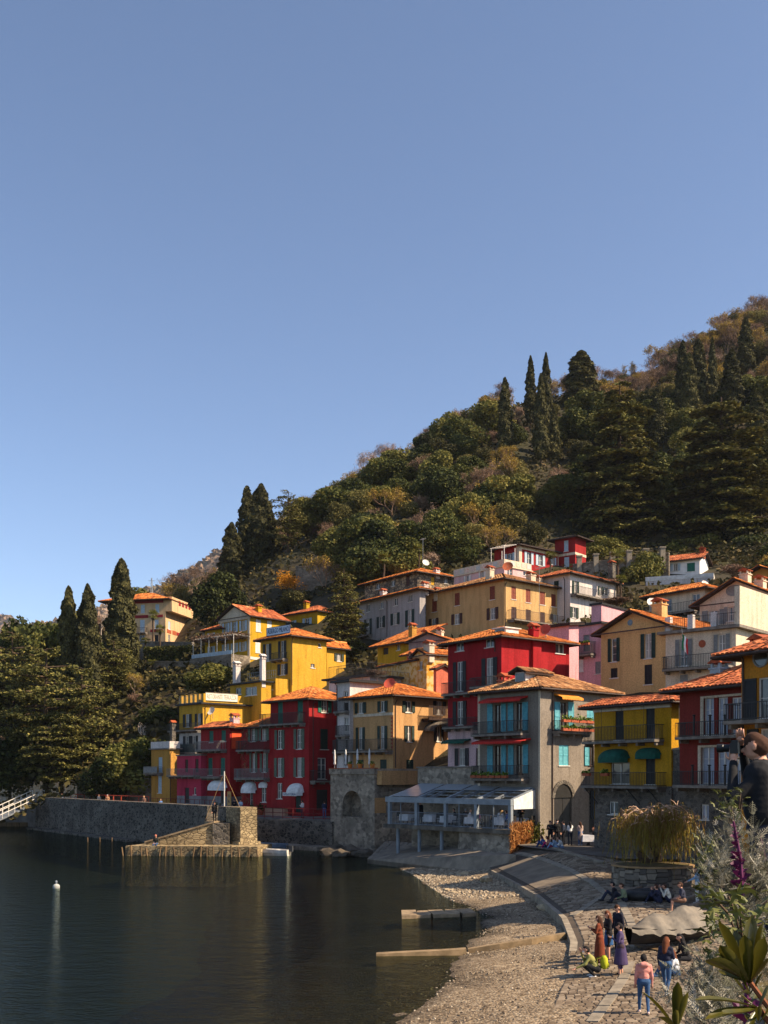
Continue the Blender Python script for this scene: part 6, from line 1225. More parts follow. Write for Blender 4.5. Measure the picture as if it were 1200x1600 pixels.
for qd in [c for c in lr.children if c.name.startswith('quay')]: qd.location = (0, 0, -o.z)
PILE = mat('weathered_pile_wood', srgb(124, 98, 66), srgb(72, 58, 42), scale=4, stretch=(1, 1, 0.2))
rr = random.Random(4)
for k in range(17):
    p = f0.lerp(f1, (k+rr.uniform(-0.25, 0.25))/16)-Vector((0, 0.12, 0)); m = MB(); x, y = p.x-o.x, p.y-o.y; ln = rr.uniform(-0.25, 0.25); m.tube([(x-ln*0.4, y-0.15, -0.9-o.z), (x+ln, y, rr.uniform(0.6, 0.95)-o.z)], rr.uniform(0.06, 0.1), 6); m.build('pile', PILE, lr)
for k in range(3):
    p = on_z(137+k*19, 1316, 0.0); m = MB(); m.tube([(0, 0, -2.5), (0, 0, 0.5)], 0.06, 6); tag(m.build('mooring_pile', PILE, loc=p), 'thin mooring pile in the dark water before the pier wall, %s of three' % ['leftmost', 'middle', 'rightmost'][k], 'pile', 'mooring piles')
# barrier fence on the promenade behind the wall
railing('barrier_fence', 'orange red barrier boards behind the pier wall', [(-42.0, 134.5), (-30.0, 120.5), (-27.0, 117.5)], 3.1, 1.35, mat('orange_barrier', srgb(186, 76, 48), srgb(150, 58, 40)), 2.0, 0.05, True)
railing('pier_railing', 'dark mesh railing behind the pier wall in front of the pink house', [(-27.0, 117.5), (-17.6, 106.6)], 3.0, 1.3, RAIL, 1.0, 0.025)
# flagpole with stays on the pier
t = empty('flagpole', Vector((p1.x-1.0, p1.y+2.2, 2.7)), 0, 'white flagpole with ropes standing by the gap in the pier wall', 'flagpole'); hpx = 7+(HZ-1205)/F*93-2.7
m = MB(); m.tube([(0, 0, 0), (0, 0, hpx)], 0.055, 8); m.build('pole', WHITE, t)
for dx in (-1.7, 1.9): m = MB(); m.tube([(dx, 0, 0.2), (0, 0, hpx-0.1)], 0.014, 4); m.build('stay_rope', mat('rope', srgb(176, 140, 90)), t)
# gangway at the far left
g0, g1 = at(0, 1276, 128), at(60, 1248, 134); t = empty('gangway', g0, 0, 'white railed gangway sloping down to the landing stage at the far left', 'gangway'); v = g1-g0; sd = v.cross(Vector((0, 0, 1))).normalized(); v0 = -0.25*v
m = MB(); q = [v0-sd, v0+sd, v+sd, v-sd]; m.hexa([tuple(p-Vector((0, 0, 0.15))) for p in q]+[tuple(p) for p in q]); m.build('deck', GALV, t)
for s_ in (-1, 1):
    for hh in (0.55, 1.1): m = MB(); m.tube([tuple(v0+sd*s_+Vector((0, 0, hh))), tuple(v+sd*s_+Vector((0, 0, hh)))], 0.05, 5); m.build('handrail', WHITE, t)
    for k in range(9): p = v0.lerp(v, k/8)+sd*s_; m = MB(); m.tube([tuple(p), tuple(p+Vector((0, 0, 1.1)))], 0.04, 5); m.build('post', WHITE, t)
m = MB(); m.box(-4, 4, -2, 2, -0.6, 0.35); p = on_z(5, 1288, 0.2); tag(m.build('floating_stage', PILE, loc=p), 'low timber landing stage under the gangway', 'landing stage')
# buoy
t = empty('buoy', on_z(88, 1388, 0), 0, 'white cylindrical buoy floating on the dark water', 'buoy'); m = MB(); m.lathe((0, 0, -0.2), [(0.05, 0), (0.21, 0.05), (0.21, 0.36), (0.15, 0.44), (0.04, 0.48)], 14); m.build('float', mat('grey_white_buoy', srgb(176, 176, 170), srgb(140, 140, 134), scale=4), t, smooth=True); m = MB(); m.lathe((0, 0, 0.28), [(0.06, 0), (0.06, 0.12), (0.09, 0.14), (0.03, 0.2)], 8); m.build('ring', GALV, t)

p = on_z(419, 1300, 1.0); a_, b_ = Vector((-17.5, 106.5)), Vector((-11.0, 100.5)); q = a_.lerp(b_, 0.55); t = empty('wall_ladder', (q.x-0.45, q.y-0.5, 0.4), R(-43), 'steel ladder fixed to the harbour wall below the red houses', 'ladder')
for x in (-0.2, 0.2): m = MB(); m.tube([(x, 0, -0.4), (x, 0, 2.9), (x, 0.3, 3.1)], 0.03, 5); m.build('rail', GALV, t)
for k in range(8): m = MB(); m.tube([(-0.2, 0, k*0.32), (0.2, 0, k*0.32)], 0.022, 5); m.build('rung', GALV, t)
# ------------------------------------------------------------------ trees
BARK = mat('bark', srgb(84, 66, 50), srgb(54, 44, 36), scale=3, rough=0.95, bump=0.6, bscale=6, stretch=(1, 1, 0.25)); PALEBARK = mat('pale_bark', srgb(150, 128, 110), srgb(110, 92, 78), scale=3, rough=0.95); REDBARK = mat('pine_bark', srgb(134, 82, 54), srgb(92, 58, 42), scale=3, rough=0.95)
CYP = attr_mat('cypress_foliage', [(0, srgb(38, 38, 24)), (0.5, srgb(70, 68, 38)), (1, srgb(112, 104, 58))], trans=0.12, noise=(0.35, 0.5), own=0.3); CED = attr_mat('cedar_foliage', [(0, srgb(48, 50, 26)), (0.5, srgb(98, 96, 48)), (1, srgb(156, 142, 74))], trans=0.12, noise=(0.3, 0.5))
EVG = attr_mat('evergreen_foliage', [(0, srgb(36, 42, 18)), (0.35, srgb(66, 72, 28)), (0.65, srgb(92, 90, 40)), (1, srgb(124, 116, 56))], trans=0.2, noise=(0.2, 0.5), own=0.75); OLV = attr_mat('olive_foliage', [(0, srgb(60, 58, 32)), (0.5, srgb(98, 92, 48)), (1, srgb(136, 124, 70))], trans=0.25, noise=(0.25, 0.5), own=0.8)
TWIG = attr_mat('bare_twigs', [(0, srgb(76, 60, 50)), (0.35, srgb(112, 90, 74)), (0.6, srgb(128, 94, 70)), (1, srgb(166, 144, 124))], noise=(0.3, 0.4), own=0.9); YELT = attr_mat('spring_buds', [(0, srgb(104, 88, 34)), (0.5, srgb(150, 124, 52)), (1, srgb(180, 150, 72))], trans=0.25); AUT = attr_mat('orange_shrub', [(0, srgb(130, 84, 16)), (0.5, srgb(186, 124, 24)), (1, srgb(210, 150, 44))], trans=0.25)
PALMF = attr_mat('palm_frond', [(0, srgb(60, 66, 26)), (0.5, srgb(104, 106, 44)), (1, srgb(150, 144, 74))], trans=0.2)
def trunk_mesh(h, r0, r1, m, lean=0.0, limbs=0, seed=0, spread=0.4):
    rr = random.Random(seed); b = MB(); pts = [(lean*h*(k/6)**2+rr.uniform(-1, 1)*r0*0.3, rr.uniform(-1, 1)*r0*0.3, h*k/6) for k in range(7)]; pts[0] = (0, 0, -1.0); b.tube(pts, [r0+(r1-r0)*k/6 for k in range(7)], 7)
    for k in range(limbs):
        z = h*rr.uniform(0.35, 0.9); a = rr.uniform(0, 6.28); L = h*spread*rr.uniform(0.6, 1.1); p = Vector((lean*h*(z/h)**2, 0, z)); d = Vector((math.cos(a), math.sin(a), rr.uniform(0.25, 0.9))).normalized(); b.tube([p, p+d*L*0.5+Vector((0, 0, 0.03*L)), p+d*L+Vector((0, 0, 0.12*L))], [r1*1.1, r1*0.6, r1*0.2], 5)
    return b.mesh('trunk', m)
def cypress_meshes(seed, h=20, w=3.4, n=11000, pointed=1.0, bulge=0.32, size=0.21):
    r = np.random.default_rng(seed); t = r.random(n)**0.9; ang = r.random(n)*2*np.pi
    prof = np.minimum(1, (t/0.12+0.15))**0.5*np.clip(1-t**(6.0/pointed), 0, 1)**0.6*(1-0.5*t**1.4); lump = 1+0.20*np.sin(ang*3+t*17+seed)+0.14*np.sin(ang*5-t*31+seed*2)+0.12*np.sin(t*60+ang*2)
    rad = w/2*prof*lump*(0.72+0.32*np.sqrt(r.random(n))); c = np.stack([rad*np.cos(ang), rad*np.sin(ang), 0.04*h+t*h*0.96], 1); nr = np.stack([np.cos(ang), np.sin(ang), 0.3+0*ang], 1)
    k = leaf_quads(c, size, up=2.2, nrm=nr); return quads_mesh('crown', k, np.clip(0.5+0.2*r.normal(size=n), 0, 1), CYP), trunk_mesh(h*0.9, w*0.07, w*0.02, BARK, seed=seed)
def cedar_meshes(seed, h=28, w=17, n=36000, flat=0.0, size=0.32, bare=0.1, col=None, tiers=12, bark=None):
    rr = random.Random(seed); r = np.random.default_rng(seed); br = []; tb = MB(); m_ = bark or BARK
    tb.tube([(0, 0, -1), (0.1, 0, h*0.5), (0, 0.1, h*0.97)], [w*0.035, w*0.024, w*0.006], 8)
    for k in range(tiers):
        t = bare+(1-bare)*(k+rr.uniform(-0.3, 0.3))/tiers; z = h*t; L0 = w/2*((1-t)**0.42)*(1.05 if t > bare*1.5 else 0.85)
        if flat: L0 = w/2*(0.55+0.45*math.sin(math.pi*min(1, (t-bare)/(1-bare)*1.1)))*(1 if t < 0.93 else 0.7)
        nb = max(6, int(8*(1-t)+6))
        for j in range(nb):
            a = 2*math.pi*(j+rr.uniform(-0.35, 0.35))/nb+k*0.7; L = L0*rr.uniform(0.65, 1.12); br.append((z+rr.uniform(-0.5, 0.5)*h/tiers, a, L))
    tot = sum(b[2]**1.5 for b in br); C = []
    for (z, a, L) in br:
        d = np.array([math.cos(a), math.sin(a)]); rise = rr.uniform(0.0, 0.25) if not flat else rr.uniform(-0.02, 0.1); droop = 0.24 if not flat else 0.04
        tb.tube([(0, 0, z), (d[0]*L*0.5, d[1]*L*0.5, z+rise*L*0.5), (d[0]*L*0.9, d[1]*L*0.9, z+(rise-droop*0.6)*L*0.9)], [0.02*L+0.03, 0.012*L+0.02, 0.015], 4, cap=False)
        m = int(n*L**1.5/tot); s = r.random(m)**0.45; s = np.clip(s, 0.15, 1); lat = (r.random(m)-0.5)*2*(0.42*L*(1-0.55*s)+0.3)*np.minimum(1, s*2.5); x = d[0]*s*L-d[1]*lat; y = d[1]*s*L+d[0]*lat
        cl_ = np.sin(s*9+a*3)*0.12*L*0.3; zz = z+rise*s*L-droop*(s**2)*L-0.22*np.abs(lat)+cl_+r.normal(size=m)*0.1; C.append(np.stack([x, y, zz], 1))
    c = np.concatenate(C); return quads_mesh('crown', leaf_quads(c, size, up=0.22, aspect=0.55, nrm=np.tile([0, 0, 1.0], (len(c), 1))), np.clip(0.45+0.25*r.normal(size=len(c)), 0, 1), col or CED), tb.mesh('trunk', m_)
def bush_meshes(seed, m_, h=7, w=7, n=6500, size=0.21, lobes=13, low=0.15, bark=None):
    rr = random.Random(seed); r = np.random.default_rng(seed); C = []; vv = []; NN = []
    for k in range(lobes):
        a = rr.uniform(0, 6.28); q = rr.uniform(0.0, 0.75)**0.7; z = rr.uniform(low+0.12, 0.86); R_ = rr.uniform(0.2, 0.34)*w*(1.1-0.4*abs(z-0.4)); q *= math.sqrt(max(0.05, 1-((z-0.42)/0.62)**2)); ce = np.array([math.cos(a)*q*w/2, math.sin(a)*q*w/2, z*h]); m = n//lobes
        v = r.normal(size=(m, 3)); v /= np.linalg.norm(v, axis=1)[:, None]; v *= (0.55+0.5*r.random(m)**0.5)[:, None]; v[:, 2] *= 0.72; C.append(ce+v*R_); NN.append(v+0.0); vv.append(np.clip(rr.uniform(0.3, 0.68)+0.16*r.normal(size=m), 0, 1))
    c = np.concatenate(C); c[:, 2] = np.maximum(c[:, 2], 0.1); return quads_mesh('crown', leaf_quads(c, size, up=0.6, nrm=np.concatenate(NN)*1.2), np.concatenate(vv), m_), trunk_mesh(h*0.7, w*0.03, w*0.012, bark or BARK, limbs=6, seed=seed)
def bare_meshes(seed, h=9, m_=None, depth=6, spread=0.55, twig=0.022, leaves=None, nl=0, first=0.28, bark=None, up=0.35):
    rr = random.Random(seed); b = MB(); ends = []
    def grow(p, d, L, r, k):
        q = p+d*L; mid = p+d*L*0.5+Vector((rr.uniform(-1, 1), rr.uniform(-1, 1), 0))*L*0.06; b.tube([p, mid, q], [r, r*0.85, r*0.68], 3 if k < depth-1 else 5, cap=False)
        if k == 0: ends.append(q); return
        for _ in range(3 if rr.random() < 0.62 else 2):
            v = Vector((rr.uniform(-1, 1), rr.uniform(-1, 1), rr.uniform(-0.5, 0.9)+up)).normalized(); grow(q if rr.random() < 0.75 else mid, (d*0.75+v*spread*1.25).normalized(), L*rr.uniform(0.66, 0.86), max(twig, r*0.62), k-1)
    grow(Vector((0, 0, -0.6)), Vector((rr.uniform(-0.1, 0.1), rr.uniform(-0.1, 0.1), 1)), h*first, h*0.018, depth)
    me = b.mesh('trunk', m_ or TWIG); a = me.attributes.new('v', 'FLOAT', 'FACE'); a.data.foreach_set('value', np.clip(0.5+0.2*np.random.default_rng(seed).normal(size=len(me.polygons)), 0, 1).astype(np.float32)); cr = None
    e = np.array([tuple(x) for x in ends]); 
    if leaves is not None:
        r = np.random.default_rng(seed); i = r.integers(0, len(e), nl); c = e[i]+r.normal(size=(nl, 3))*0.28; cr = leaf_mesh('crown', c, 0.13, leaves)
    else:
        r = np.random.default_rng(seed); nl = nl or 1500; i = r.integers(0, len(e), nl); c = e[i]+r.normal(size=(nl, 3))*0.3; cr = quads_mesh('crown', leaf_quads(c, 0.34, up=1.2, aspect=0.07), np.clip(0.5+0.2*r.normal(size=nl), 0, 1), m_ or TWIG)
    return cr, me
def palm_meshes(seed, h=7, fr=26, L=1.5):
    rr = random.Random(seed); t = trunk_mesh(h, 0.2, 0.17, BARK, seed=seed); Q = []; V_ = []
    for k in range(fr):
        a = rr.uniform(0, 6.28); el = rr.uniform(-0.7, 1.1); d = Vector((math.cos(a)*math.cos(el), math.sin(a)*math.cos(el), math.sin(el))); base = Vector((0, 0, h)); c = base+d*L*0.45; Q.append([tuple(base+Vector((0.02, 0, 0))), tuple(base-Vector((0.02, 0, 0))), tuple(c-Vector((0.02, 0, 0))), tuple(c+Vector((0.02, 0, 0)))]); V_.append(0.3)
        sd = d.cross(Vector((0, 0, 1))); sd.normalize(); upv = sd.cross(d)
        for j in range(11):
            an = (j/10-0.5)*3.6; dd = (d*math.cos(an)+sd*math.sin(an)+upv*0.1*rr.uniform(-1, 1)).normalized(); tip = c+dd*L*0.6-Vector((0, 0, 0.12*L*abs(math.sin(an)))); w = dd.cross(upv)*0.05; m = c+dd*L*0.35; Q.append([tuple(c), tuple(m+w), tuple(tip), tuple(m-w)]); V_.append(rr.random())
    for k in range(40):
        a = rr.uniform(0, 6.28); z = h-rr.uniform(0.1, 0.9); p = Vector((0.18*math.cos(a), 0.18*math.sin(a), z)); q = p+Vector((0.3*math.cos(a), 0.3*math.sin(a), -0.5)); w = Vector((-math.sin(a), math.cos(a), 0))*0.06; Q.append([tuple(p-w), tuple(p+w), tuple(q+w*0.4), tuple(q-w*0.4)]); V_.append(0.0)
    return quads_mesh('crown', Q, V_, PALMF), t
def proto(cm, tm): return cm, tm
def plant(name, pr, loc, sc, rz, label, cat, group=None):
    t = empty(name, loc, rz, label, cat, group); t.scale = sc if isinstance(sc, tuple) else (sc, sc, sc); obj('crown', pr[0], t); obj('trunk', pr[1], t); return t
DS = np.linspace(60, 415, 700)
def hill_d(px, py):
    x = (px-600)/F*DS; z = hill_z(x, DS); pr = HZ-(z-CAMZ)/DS*F; ok = (DS > front_d(px)) & (pr <= py); return float(DS[np.argmax(ok)]) if ok.any() else None
def tree_px(name, pr, hw, px, top, base, wpx, d, label, cat='tree', group=None):
    """hw=(height,width) of the prototype; placed so that it spans the given photo extent at distance d"""
    p = at(px, base, d); z0 = p.z; zt = at(px, top, d).z; H_ = zt-z0; W = wpx/F*d; return plant(name, pr, (p.x, p.y, z0), (W/hw[1], W/hw[1], H_/hw[0]), random.uniform(0, 6), label, cat, group)
CYPS = [cypress_meshes(1), cypress_meshes(2, pointed=1.6), cypress_meshes(3, bulge=0.4), cypress_meshes(4, n=13000, w=4.2, size=0.22)]
cy = lambda k: (CYPS[k], (20, 3.4 if k < 3 else 4.2))
CYB = []
for (k, px, top, base, w, d, lb) in [
  (3, 107, 917, 1140, 38, 150, 'left one of the close pair of tall cypresses in front of the villa'), (3, 137, 914, 1150, 44, 148, 'right one of the close pair of tall cypresses in front of the villa'), (3, 190, 874, 1090, 50, 158, 'tallest dark cypress standing in front of the orange villa roof'),
  (3, 362, 817, 960, 42, 214, 'cypress left of the tallest clump above the pediment villa'), (0, 386, 760, 945, 36, 224, 'ragged dark cypress at the back of the tallest clump above the villa'), (3, 408, 757, 945, 52, 218, 'broad tall cypress in the clump above the pediment villa'), (1, 420, 790, 950, 40, 222, 'right hand cypress of the clump above the pediment villa'), (2, 434, 870, 930, 26, 210, 'short round topped conifer at the foot of the cypress clump'),
  (2, 789, 590, 668, 20, 236, 'lone cypress furthest left on the upper hillside'), (1, 829, 556, 625, 16, 256, 'cypress behind, left of the twin spires on the skyline'), (1, 853, 551, 640, 16, 252, 'thin cypress spire on the skyline right of its twin'), (1, 845, 584, 708, 20, 234, 'slim cypress below the skyline twins'), (1, 865, 636, 752, 24, 222, 'lowest slim cypress beside the big cedar'),
  (3, 908, 548, 616, 44, 268, 'broad cone shaped cypress alone on the skyline'), (0, 1067, 532, 650, 20, 256, 'left cypress of the dark trio above the cedars'), (2, 1077, 551, 655, 24, 250, 'front cypress of the dark trio above the cedars'), (0, 1091, 530, 650, 26, 258, 'right cypress of the dark trio above the cedars'), (1, 1113, 527, 620, 13, 268, 'thin cypress right of the dark trio'), (0, 1143, 546, 640, 28, 254, 'full cypress between the trio and the highest one'), (1, 1165, 495, 585, 22, 280, 'highest cypress near the right edge'), (2, 1027, 606, 670, 22, 244, 'small grey cypress between the two big cedars'), (2, 1183, 612, 690, 26, 236, 'dark cypress at the right edge above the second cedar')]:
    if d > 230:
        d -= 16; x_ = (px-600)/F*d; base = max(base, HZ-(hz1(x_, d)-CAMZ)/d*F); w *= 1.15
    CYB.append((px-w/2, px+w/2, top, base-0.3*(base-top), d)); pr, hw = cy(k); tree_px('cypress', pr, hw, px, top, base, w, d, lb, 'cypress', 'cypresses')
CEDA = cedar_meshes(11); CEDB = cedar_meshes(12, tiers=13, n=40000); CEDF = cedar_meshes(13, h=16, w=9, n=6500, flat=1, size=0.2, bare=0.3, tiers=9); CEDS = cedar_meshes(14, h=16, w=10, n=14000, size=0.2, bare=0.05, tiers=13)
PINE = cedar_meshes(15, h=14, w=12, n=17000, size=0.2, bare=0.2, tiers=9, flat=1, col=OLV if False else CED, bark=BARK)
tree_px('cedar', CEDA, (28, 17), 968, 592, 880, 172, 188, 'huge dark cedar in the middle of the hillside above the red tower', 'cedar', 'cedars'); tree_px('cedar', CEDB, (28, 17), 1128, 612, 895, 205, 184, 'huge spreading cedar at the right above the little white house', 'cedar', 'cedars')
tree_px('cedar', CEDF, (16, 9), 450, 764, 880, 62, 206, 'flat layered cedar beside the cypress clump on the skyline', 'cedar', 'cedars'); tree_px('cedar', CEDS, (16, 10), 538, 884, 1030, 84, 141, 'feathery cedar between the hotel and the blue-grey house', 'cedar', 'cedars')
tree_px('cedar', CEDS, (16, 10), 1215, 640, 890, 150, 192, 'cedar cut off by the right edge of the hillside', 'cedar', 'cedars')
for (px, top, base, w, d, lb) in [(72, 1010, 1240, 150, 141, 'large layered pine overhanging the pier wall at the left'), (128, 1040, 1245, 120, 137, 'drooping pine with reddish trunk in front of the cypress pair'), (20, 985, 1200, 120, 155, 'tall pine at the left edge above the gangway'), (178, 1000, 1120, 80, 152, 'layered pine below the tallest cypress'), (95, 1120, 1245, 110, 134, 'low spreading pine right above the pier wall')]:
    tree_px('pine', PINE, (14, 12), px, top, base, w, d, lb, 'pine', 'pines by the pier')
EV = [bush_meshes(20+k, EVG) for k in range(5)]; OL = [bush_meshes(30+k, OLV, n=5500) for k in range(3)]; BR = [bare_meshes(40+k) for k in range(4)]; YB = [bare_meshes(50+k, leaves=YELT, nl=1800) for k in range(2)]; BRS = [bare_meshes(60+k, h=6, spread=0.8, first=0.2, nl=2600) for k in range(2)]
def evg(px, top, base, w, d, lb, k=0, m='e', g='evergreen trees'): return tree_px('evergreen_tree' if m == 'e' else 'leafy_shrub', (EV if m == 'e' else OL)[k], (7, 7), px, top, base, w, d, lb, 'tree' if m == 'e' else 'shrub', g)
evg(340, 898, 985, 78, 162, 'rounded dark magnolia left of the pediment villa', 1); evg(332, 1035, 1085, 70, 134, 'dark bronze green bush between the villa garden and yellow annex', 2); evg(52, 965, 1130, 100, 172, 'broad dark evergreen at the left edge below the distant mountain', 0); evg(82, 972, 1100, 90, 166, 'dark evergreen rising left of the cypress pair', 3)
evg(225, 1150, 1245, 80, 131, 'bushy evergreen beside the ochre house', 0); evg(195, 1165, 1248, 90, 129, 'glossy evergreen above the promenade left of the ochre house', 4); evg(160, 1190, 1250, 70, 128, 'low evergreen bush behind the orange barrier', 1); evg(255, 1100, 1160, 80, 139, 'clipped dark hedge mass on the terrace under the villa', 2); evg(15, 1150, 1240, 90, 142, 'dark bush at the left edge by the gangway', 2)
evg(580, 850, 930, 90, 168, 'dense dark evergreen behind the stone house roof', 3); evg(640, 860, 920, 70, 166, 'yellowish evergreen with palms left of the red villa', 1); evg(715, 835, 895, 70, 170, 'rounded evergreen left of the red villa', 0); evg(945, 838, 880, 60, 172, 'clipped grey green tree right of the red tower', 4); evg(1010, 860, 935, 60, 150, 'bright evergreen left of the little white house', 2)
evg(1100, 838, 888, 62, 178, 'dark evergreen at the foot of the right cedar', 0); evg(1178, 832, 893, 74, 172, 'dark evergreen above the pale twiggy bush', 3); evg(1212, 848, 905, 60, 160, 'evergreen at the right edge above the ochre gable', 1); evg(1058, 848, 892, 44, 176, 'small dark evergreen left of the little white house roof', 4)
tree_px('leafy_shrub', bush_meshes(77, AUT, n=1500), (7, 7), 452, 893, 925, 40, 178, 'orange leaved shrub on the slope right of the cypress clump', 'shrub')
# auto-filled hillside wood: each tree its own object, kept clear of the houses
BOX = []
for k, h in HS.items():
    c = [h.P, h.P+h.e*h.A, h.P+h.e*h.A+h.r*h.B, h.P+h.r*h.B]; xs_ = [600+p.x/p.y*F for p in c]; yt = HZ-(h.zb+h.h+1.5-CAMZ)/h.d*F; yb = HZ-(h.zb-CAMZ)/h.d*F; BOX.append((min(xs_)-4, max(xs_)+4, yt, yb, max(p.y for p in c)))
BOX += CYB+[(890, 1046, 600, 830, 187), (1040, 1225, 620, 840, 183), (420, 480, 765, 850, 205)]; rr = random.Random(21); cnt = 0; tries = 0; LBL = {'e': ('evergreen_tree', 'round dark evergreen in the mixed wood on the hillside', 'tree', 'hillside evergreens'), 'o': ('leafy_shrub', 'olive green shrub in the mixed wood on the hillside', 'shrub', 'hillside shrubs'), 'b': ('bare_tree', 'leafless brown tree in the mixed wood on the hillside', 'tree', 'hillside bare trees'), 'y': ('budding_tree', 'leafless tree with yellow buds in the mixed wood on the hillside', 'tree', 'hillside budding trees'), 's': ('brown_shrub', 'brown twiggy shrub in the mixed wood on the hillside', 'shrub', 'hillside brown shrubs')}
placed = []
LMK = [(701, 740, 'the radio mast'), (968, 720, 'the middle cedar'), (1128, 740, 'the right hand cedar'), (1078, 590, 'the dark cypress trio'), (1165, 540, 'the highest cypress'), (908, 580, 'the cone shaped cypress'), (853, 600, 'the slim skyline cypresses'), (789, 628, 'the lone upper cypress'), (408, 850, 'the tall cypress clump'), (450, 815, 'the flat layered cedar'), (538, 950, 'the feathery cedar'), (230, 945, 'the cream villa'), (380, 960, 'the pediment villa'), (640, 890, 'the rubble stone house'), (820, 865, 'the red villa'), (890, 860, 'the red tower'), (1080, 880, 'the little white house'), (120, 1020, 'the cypress pair'), (72, 1120, 'the big pine by the pier'), (715, 850, 'the ruined wall'), (450, 905, 'the orange shrub'), (1190, 900, 'the ochre gable'), (215, 1190, 'the ochre house'), (560, 780, 'the left end of the ridge'), (340, 930, 'the rounded magnolia')]
def wood_label(lb, px, py, H_, t):
    k = min(LMK, key=lambda q: abs(q[0]-px)+abs(q[1]-py)); dx, dy = px-k[0], py-k[1]; side = ('left of ' if dx < 0 else 'right of ') if abs(dx) > abs(dy) else ('above ' if dy < 0 else 'below '); far = abs(dx)+abs(dy); near_ = 'close ' if far < 28 and side[0] in 'lr' else 'just ' if far < 28 else 'well ' if far > 70 else ''
    mid = {'e': (5, 9), 'o': (3.5, 6.5), 'b': (5.5, 9), 'y': (5.5, 9), 's': (4, 6)}[t]; f = (H_-mid[0])/(mid[1]-mid[0]); sz = 'small ' if f < 0.33 else 'tall ' if f > 0.66 else ''
    return sz+lb.split(' in the mixed')[0]+' '+('to the ' if side[0] in 'lr' and not near_ else '')+(near_+side if near_ else side)+k[2]
RDG = {}
def ridge_d(px):
    k = int(px//20)
    if k not in RDG: x_ = ((k*20+10)-600)/F*DS; RDG[k] = float(DS[np.argmin(HZ-(hill_z(x_, DS)-CAMZ)/DS*F)])
    return RDG[k]
while cnt < 760 and tries < 16000:
    tries += 1; px = rr.uniform(-20, 1235); d = rr.uniform(front_d(px)+8, ridge_d(px)+10)
    if cnt > 640: px = rr.uniform(1030, 1240); d = rr.uniform(232, ridge_d(px)+8)
    x = (px-600)/F*d; z = hz1(x, d); py = HZ-(z-CAMZ)/d*F
    if d < 150 and px > 300 and rr.random() < 0.6: continue
    if any(abs(x-a)+abs(d-b) < 2.7 for a, b in placed): continue
    zb = hz1((px-600)/F*(d+12), d+12); nearsky = (HZ-(zb-CAMZ)/(d+12)*F) > py-6
    r_ = rr.random()
    if nearsky or d > 245: t = 'b' if r_ < 0.36 else 'y' if r_ < 0.52 else 's' if r_ < 0.82 else 'o'
    elif px > 880 and py > 640 and d > 165: t = 'e' if r_ < 0.8 else 'o'
    else: t = 'e' if r_ < 0.38 else 'o' if r_ < 0.6 else 's' if r_ < 0.8 else 'b' if r_ < 0.93 else 'y'
    H_ = {'e': rr.uniform(5, 9), 'o': rr.uniform(3.5, 6.5), 'b': rr.uniform(5.5, 9), 'y': rr.uniform(5.5, 9), 's': rr.uniform(4, 6)}[t]
    if d < 160: H_ *= 0.6
    top = py-H_/d*F; wpx = H_*0.55/d*F; hit = False
    for (x0, x1, yt, yb, dm) in BOX:
        if px+wpx > x0 and px-wpx < x1 and py > yt-2 and top < yb and d < dm+2.0: hit = True; break
    if hit or (px > 880 and 150 < d < 186 and top < 868) or (165 < px < 305 and d < 195 and top < 1012 and H_ > 2): continue
    if 225 < px < 310 and top < 1095 and d < 170 and H_ > 2.5: continue
    placed.append((x, d)); cnt += 1; nm, lb, ct, gp = LBL[t]; lb = wood_label(lb, px, (py+top)/2, H_, t)
    pr, hh = {'e': (rr.choice(EV), 7), 'o': (rr.choice(OL), 7), 'b': (rr.choice(BR), 9), 'y': (rr.choice(YB), 9), 's': (rr.choice(BRS), 6)}[t]; s = H_/hh; k = rr.uniform(0.85, 1.2); plant(nm, pr, (x, d, z-0.3), (s*k, s*k, s), rr.uniform(0, 6.28), lb, ct, gp)
# low undergrowth covering the soil
n = 60000; r = np.random.default_rng(9); px = r.uniform(-60, 1280, n*2); d = 128+(330-128)*r.random(n*2); x = (px-600)/F*d; z = hill_z(x, d); ok = np.ones(len(x), bool)
for h in HS.values():
    u = (x-h.P.x)*h.e.x+(d-h.P.y)*h.e.y; v = (x-h.P.x)*h.r.x+(d-h.P.y)*h.r.y; ok &= ~((u > -2.5) & (u < h.A+2.5) & (v > -2.5) & (v < h.B+1))
x, d, z = x[ok][:n], d[ok][:n], z[ok][:n]; c = np.stack([x, d, z+0.25+0.9*r.random(len(x))**2], 1)
tag(obj('undergrowth', quads_mesh('undergrowth', leaf_quads(c, 0.42, up=0.5), np.clip(0.4+0.25*r.normal(size=len(c)), 0, 1), attr_mat('undergrowth_leaves', [(0, srgb(40, 40, 20)), (0.5, srgb(70, 64, 32)), (1, srgb(104, 86, 52))], trans=0.15, noise=(0.06, 0.8)))), 'mixed low undergrowth covering the slope between the trees', 'undergrowth', kind='stuff')
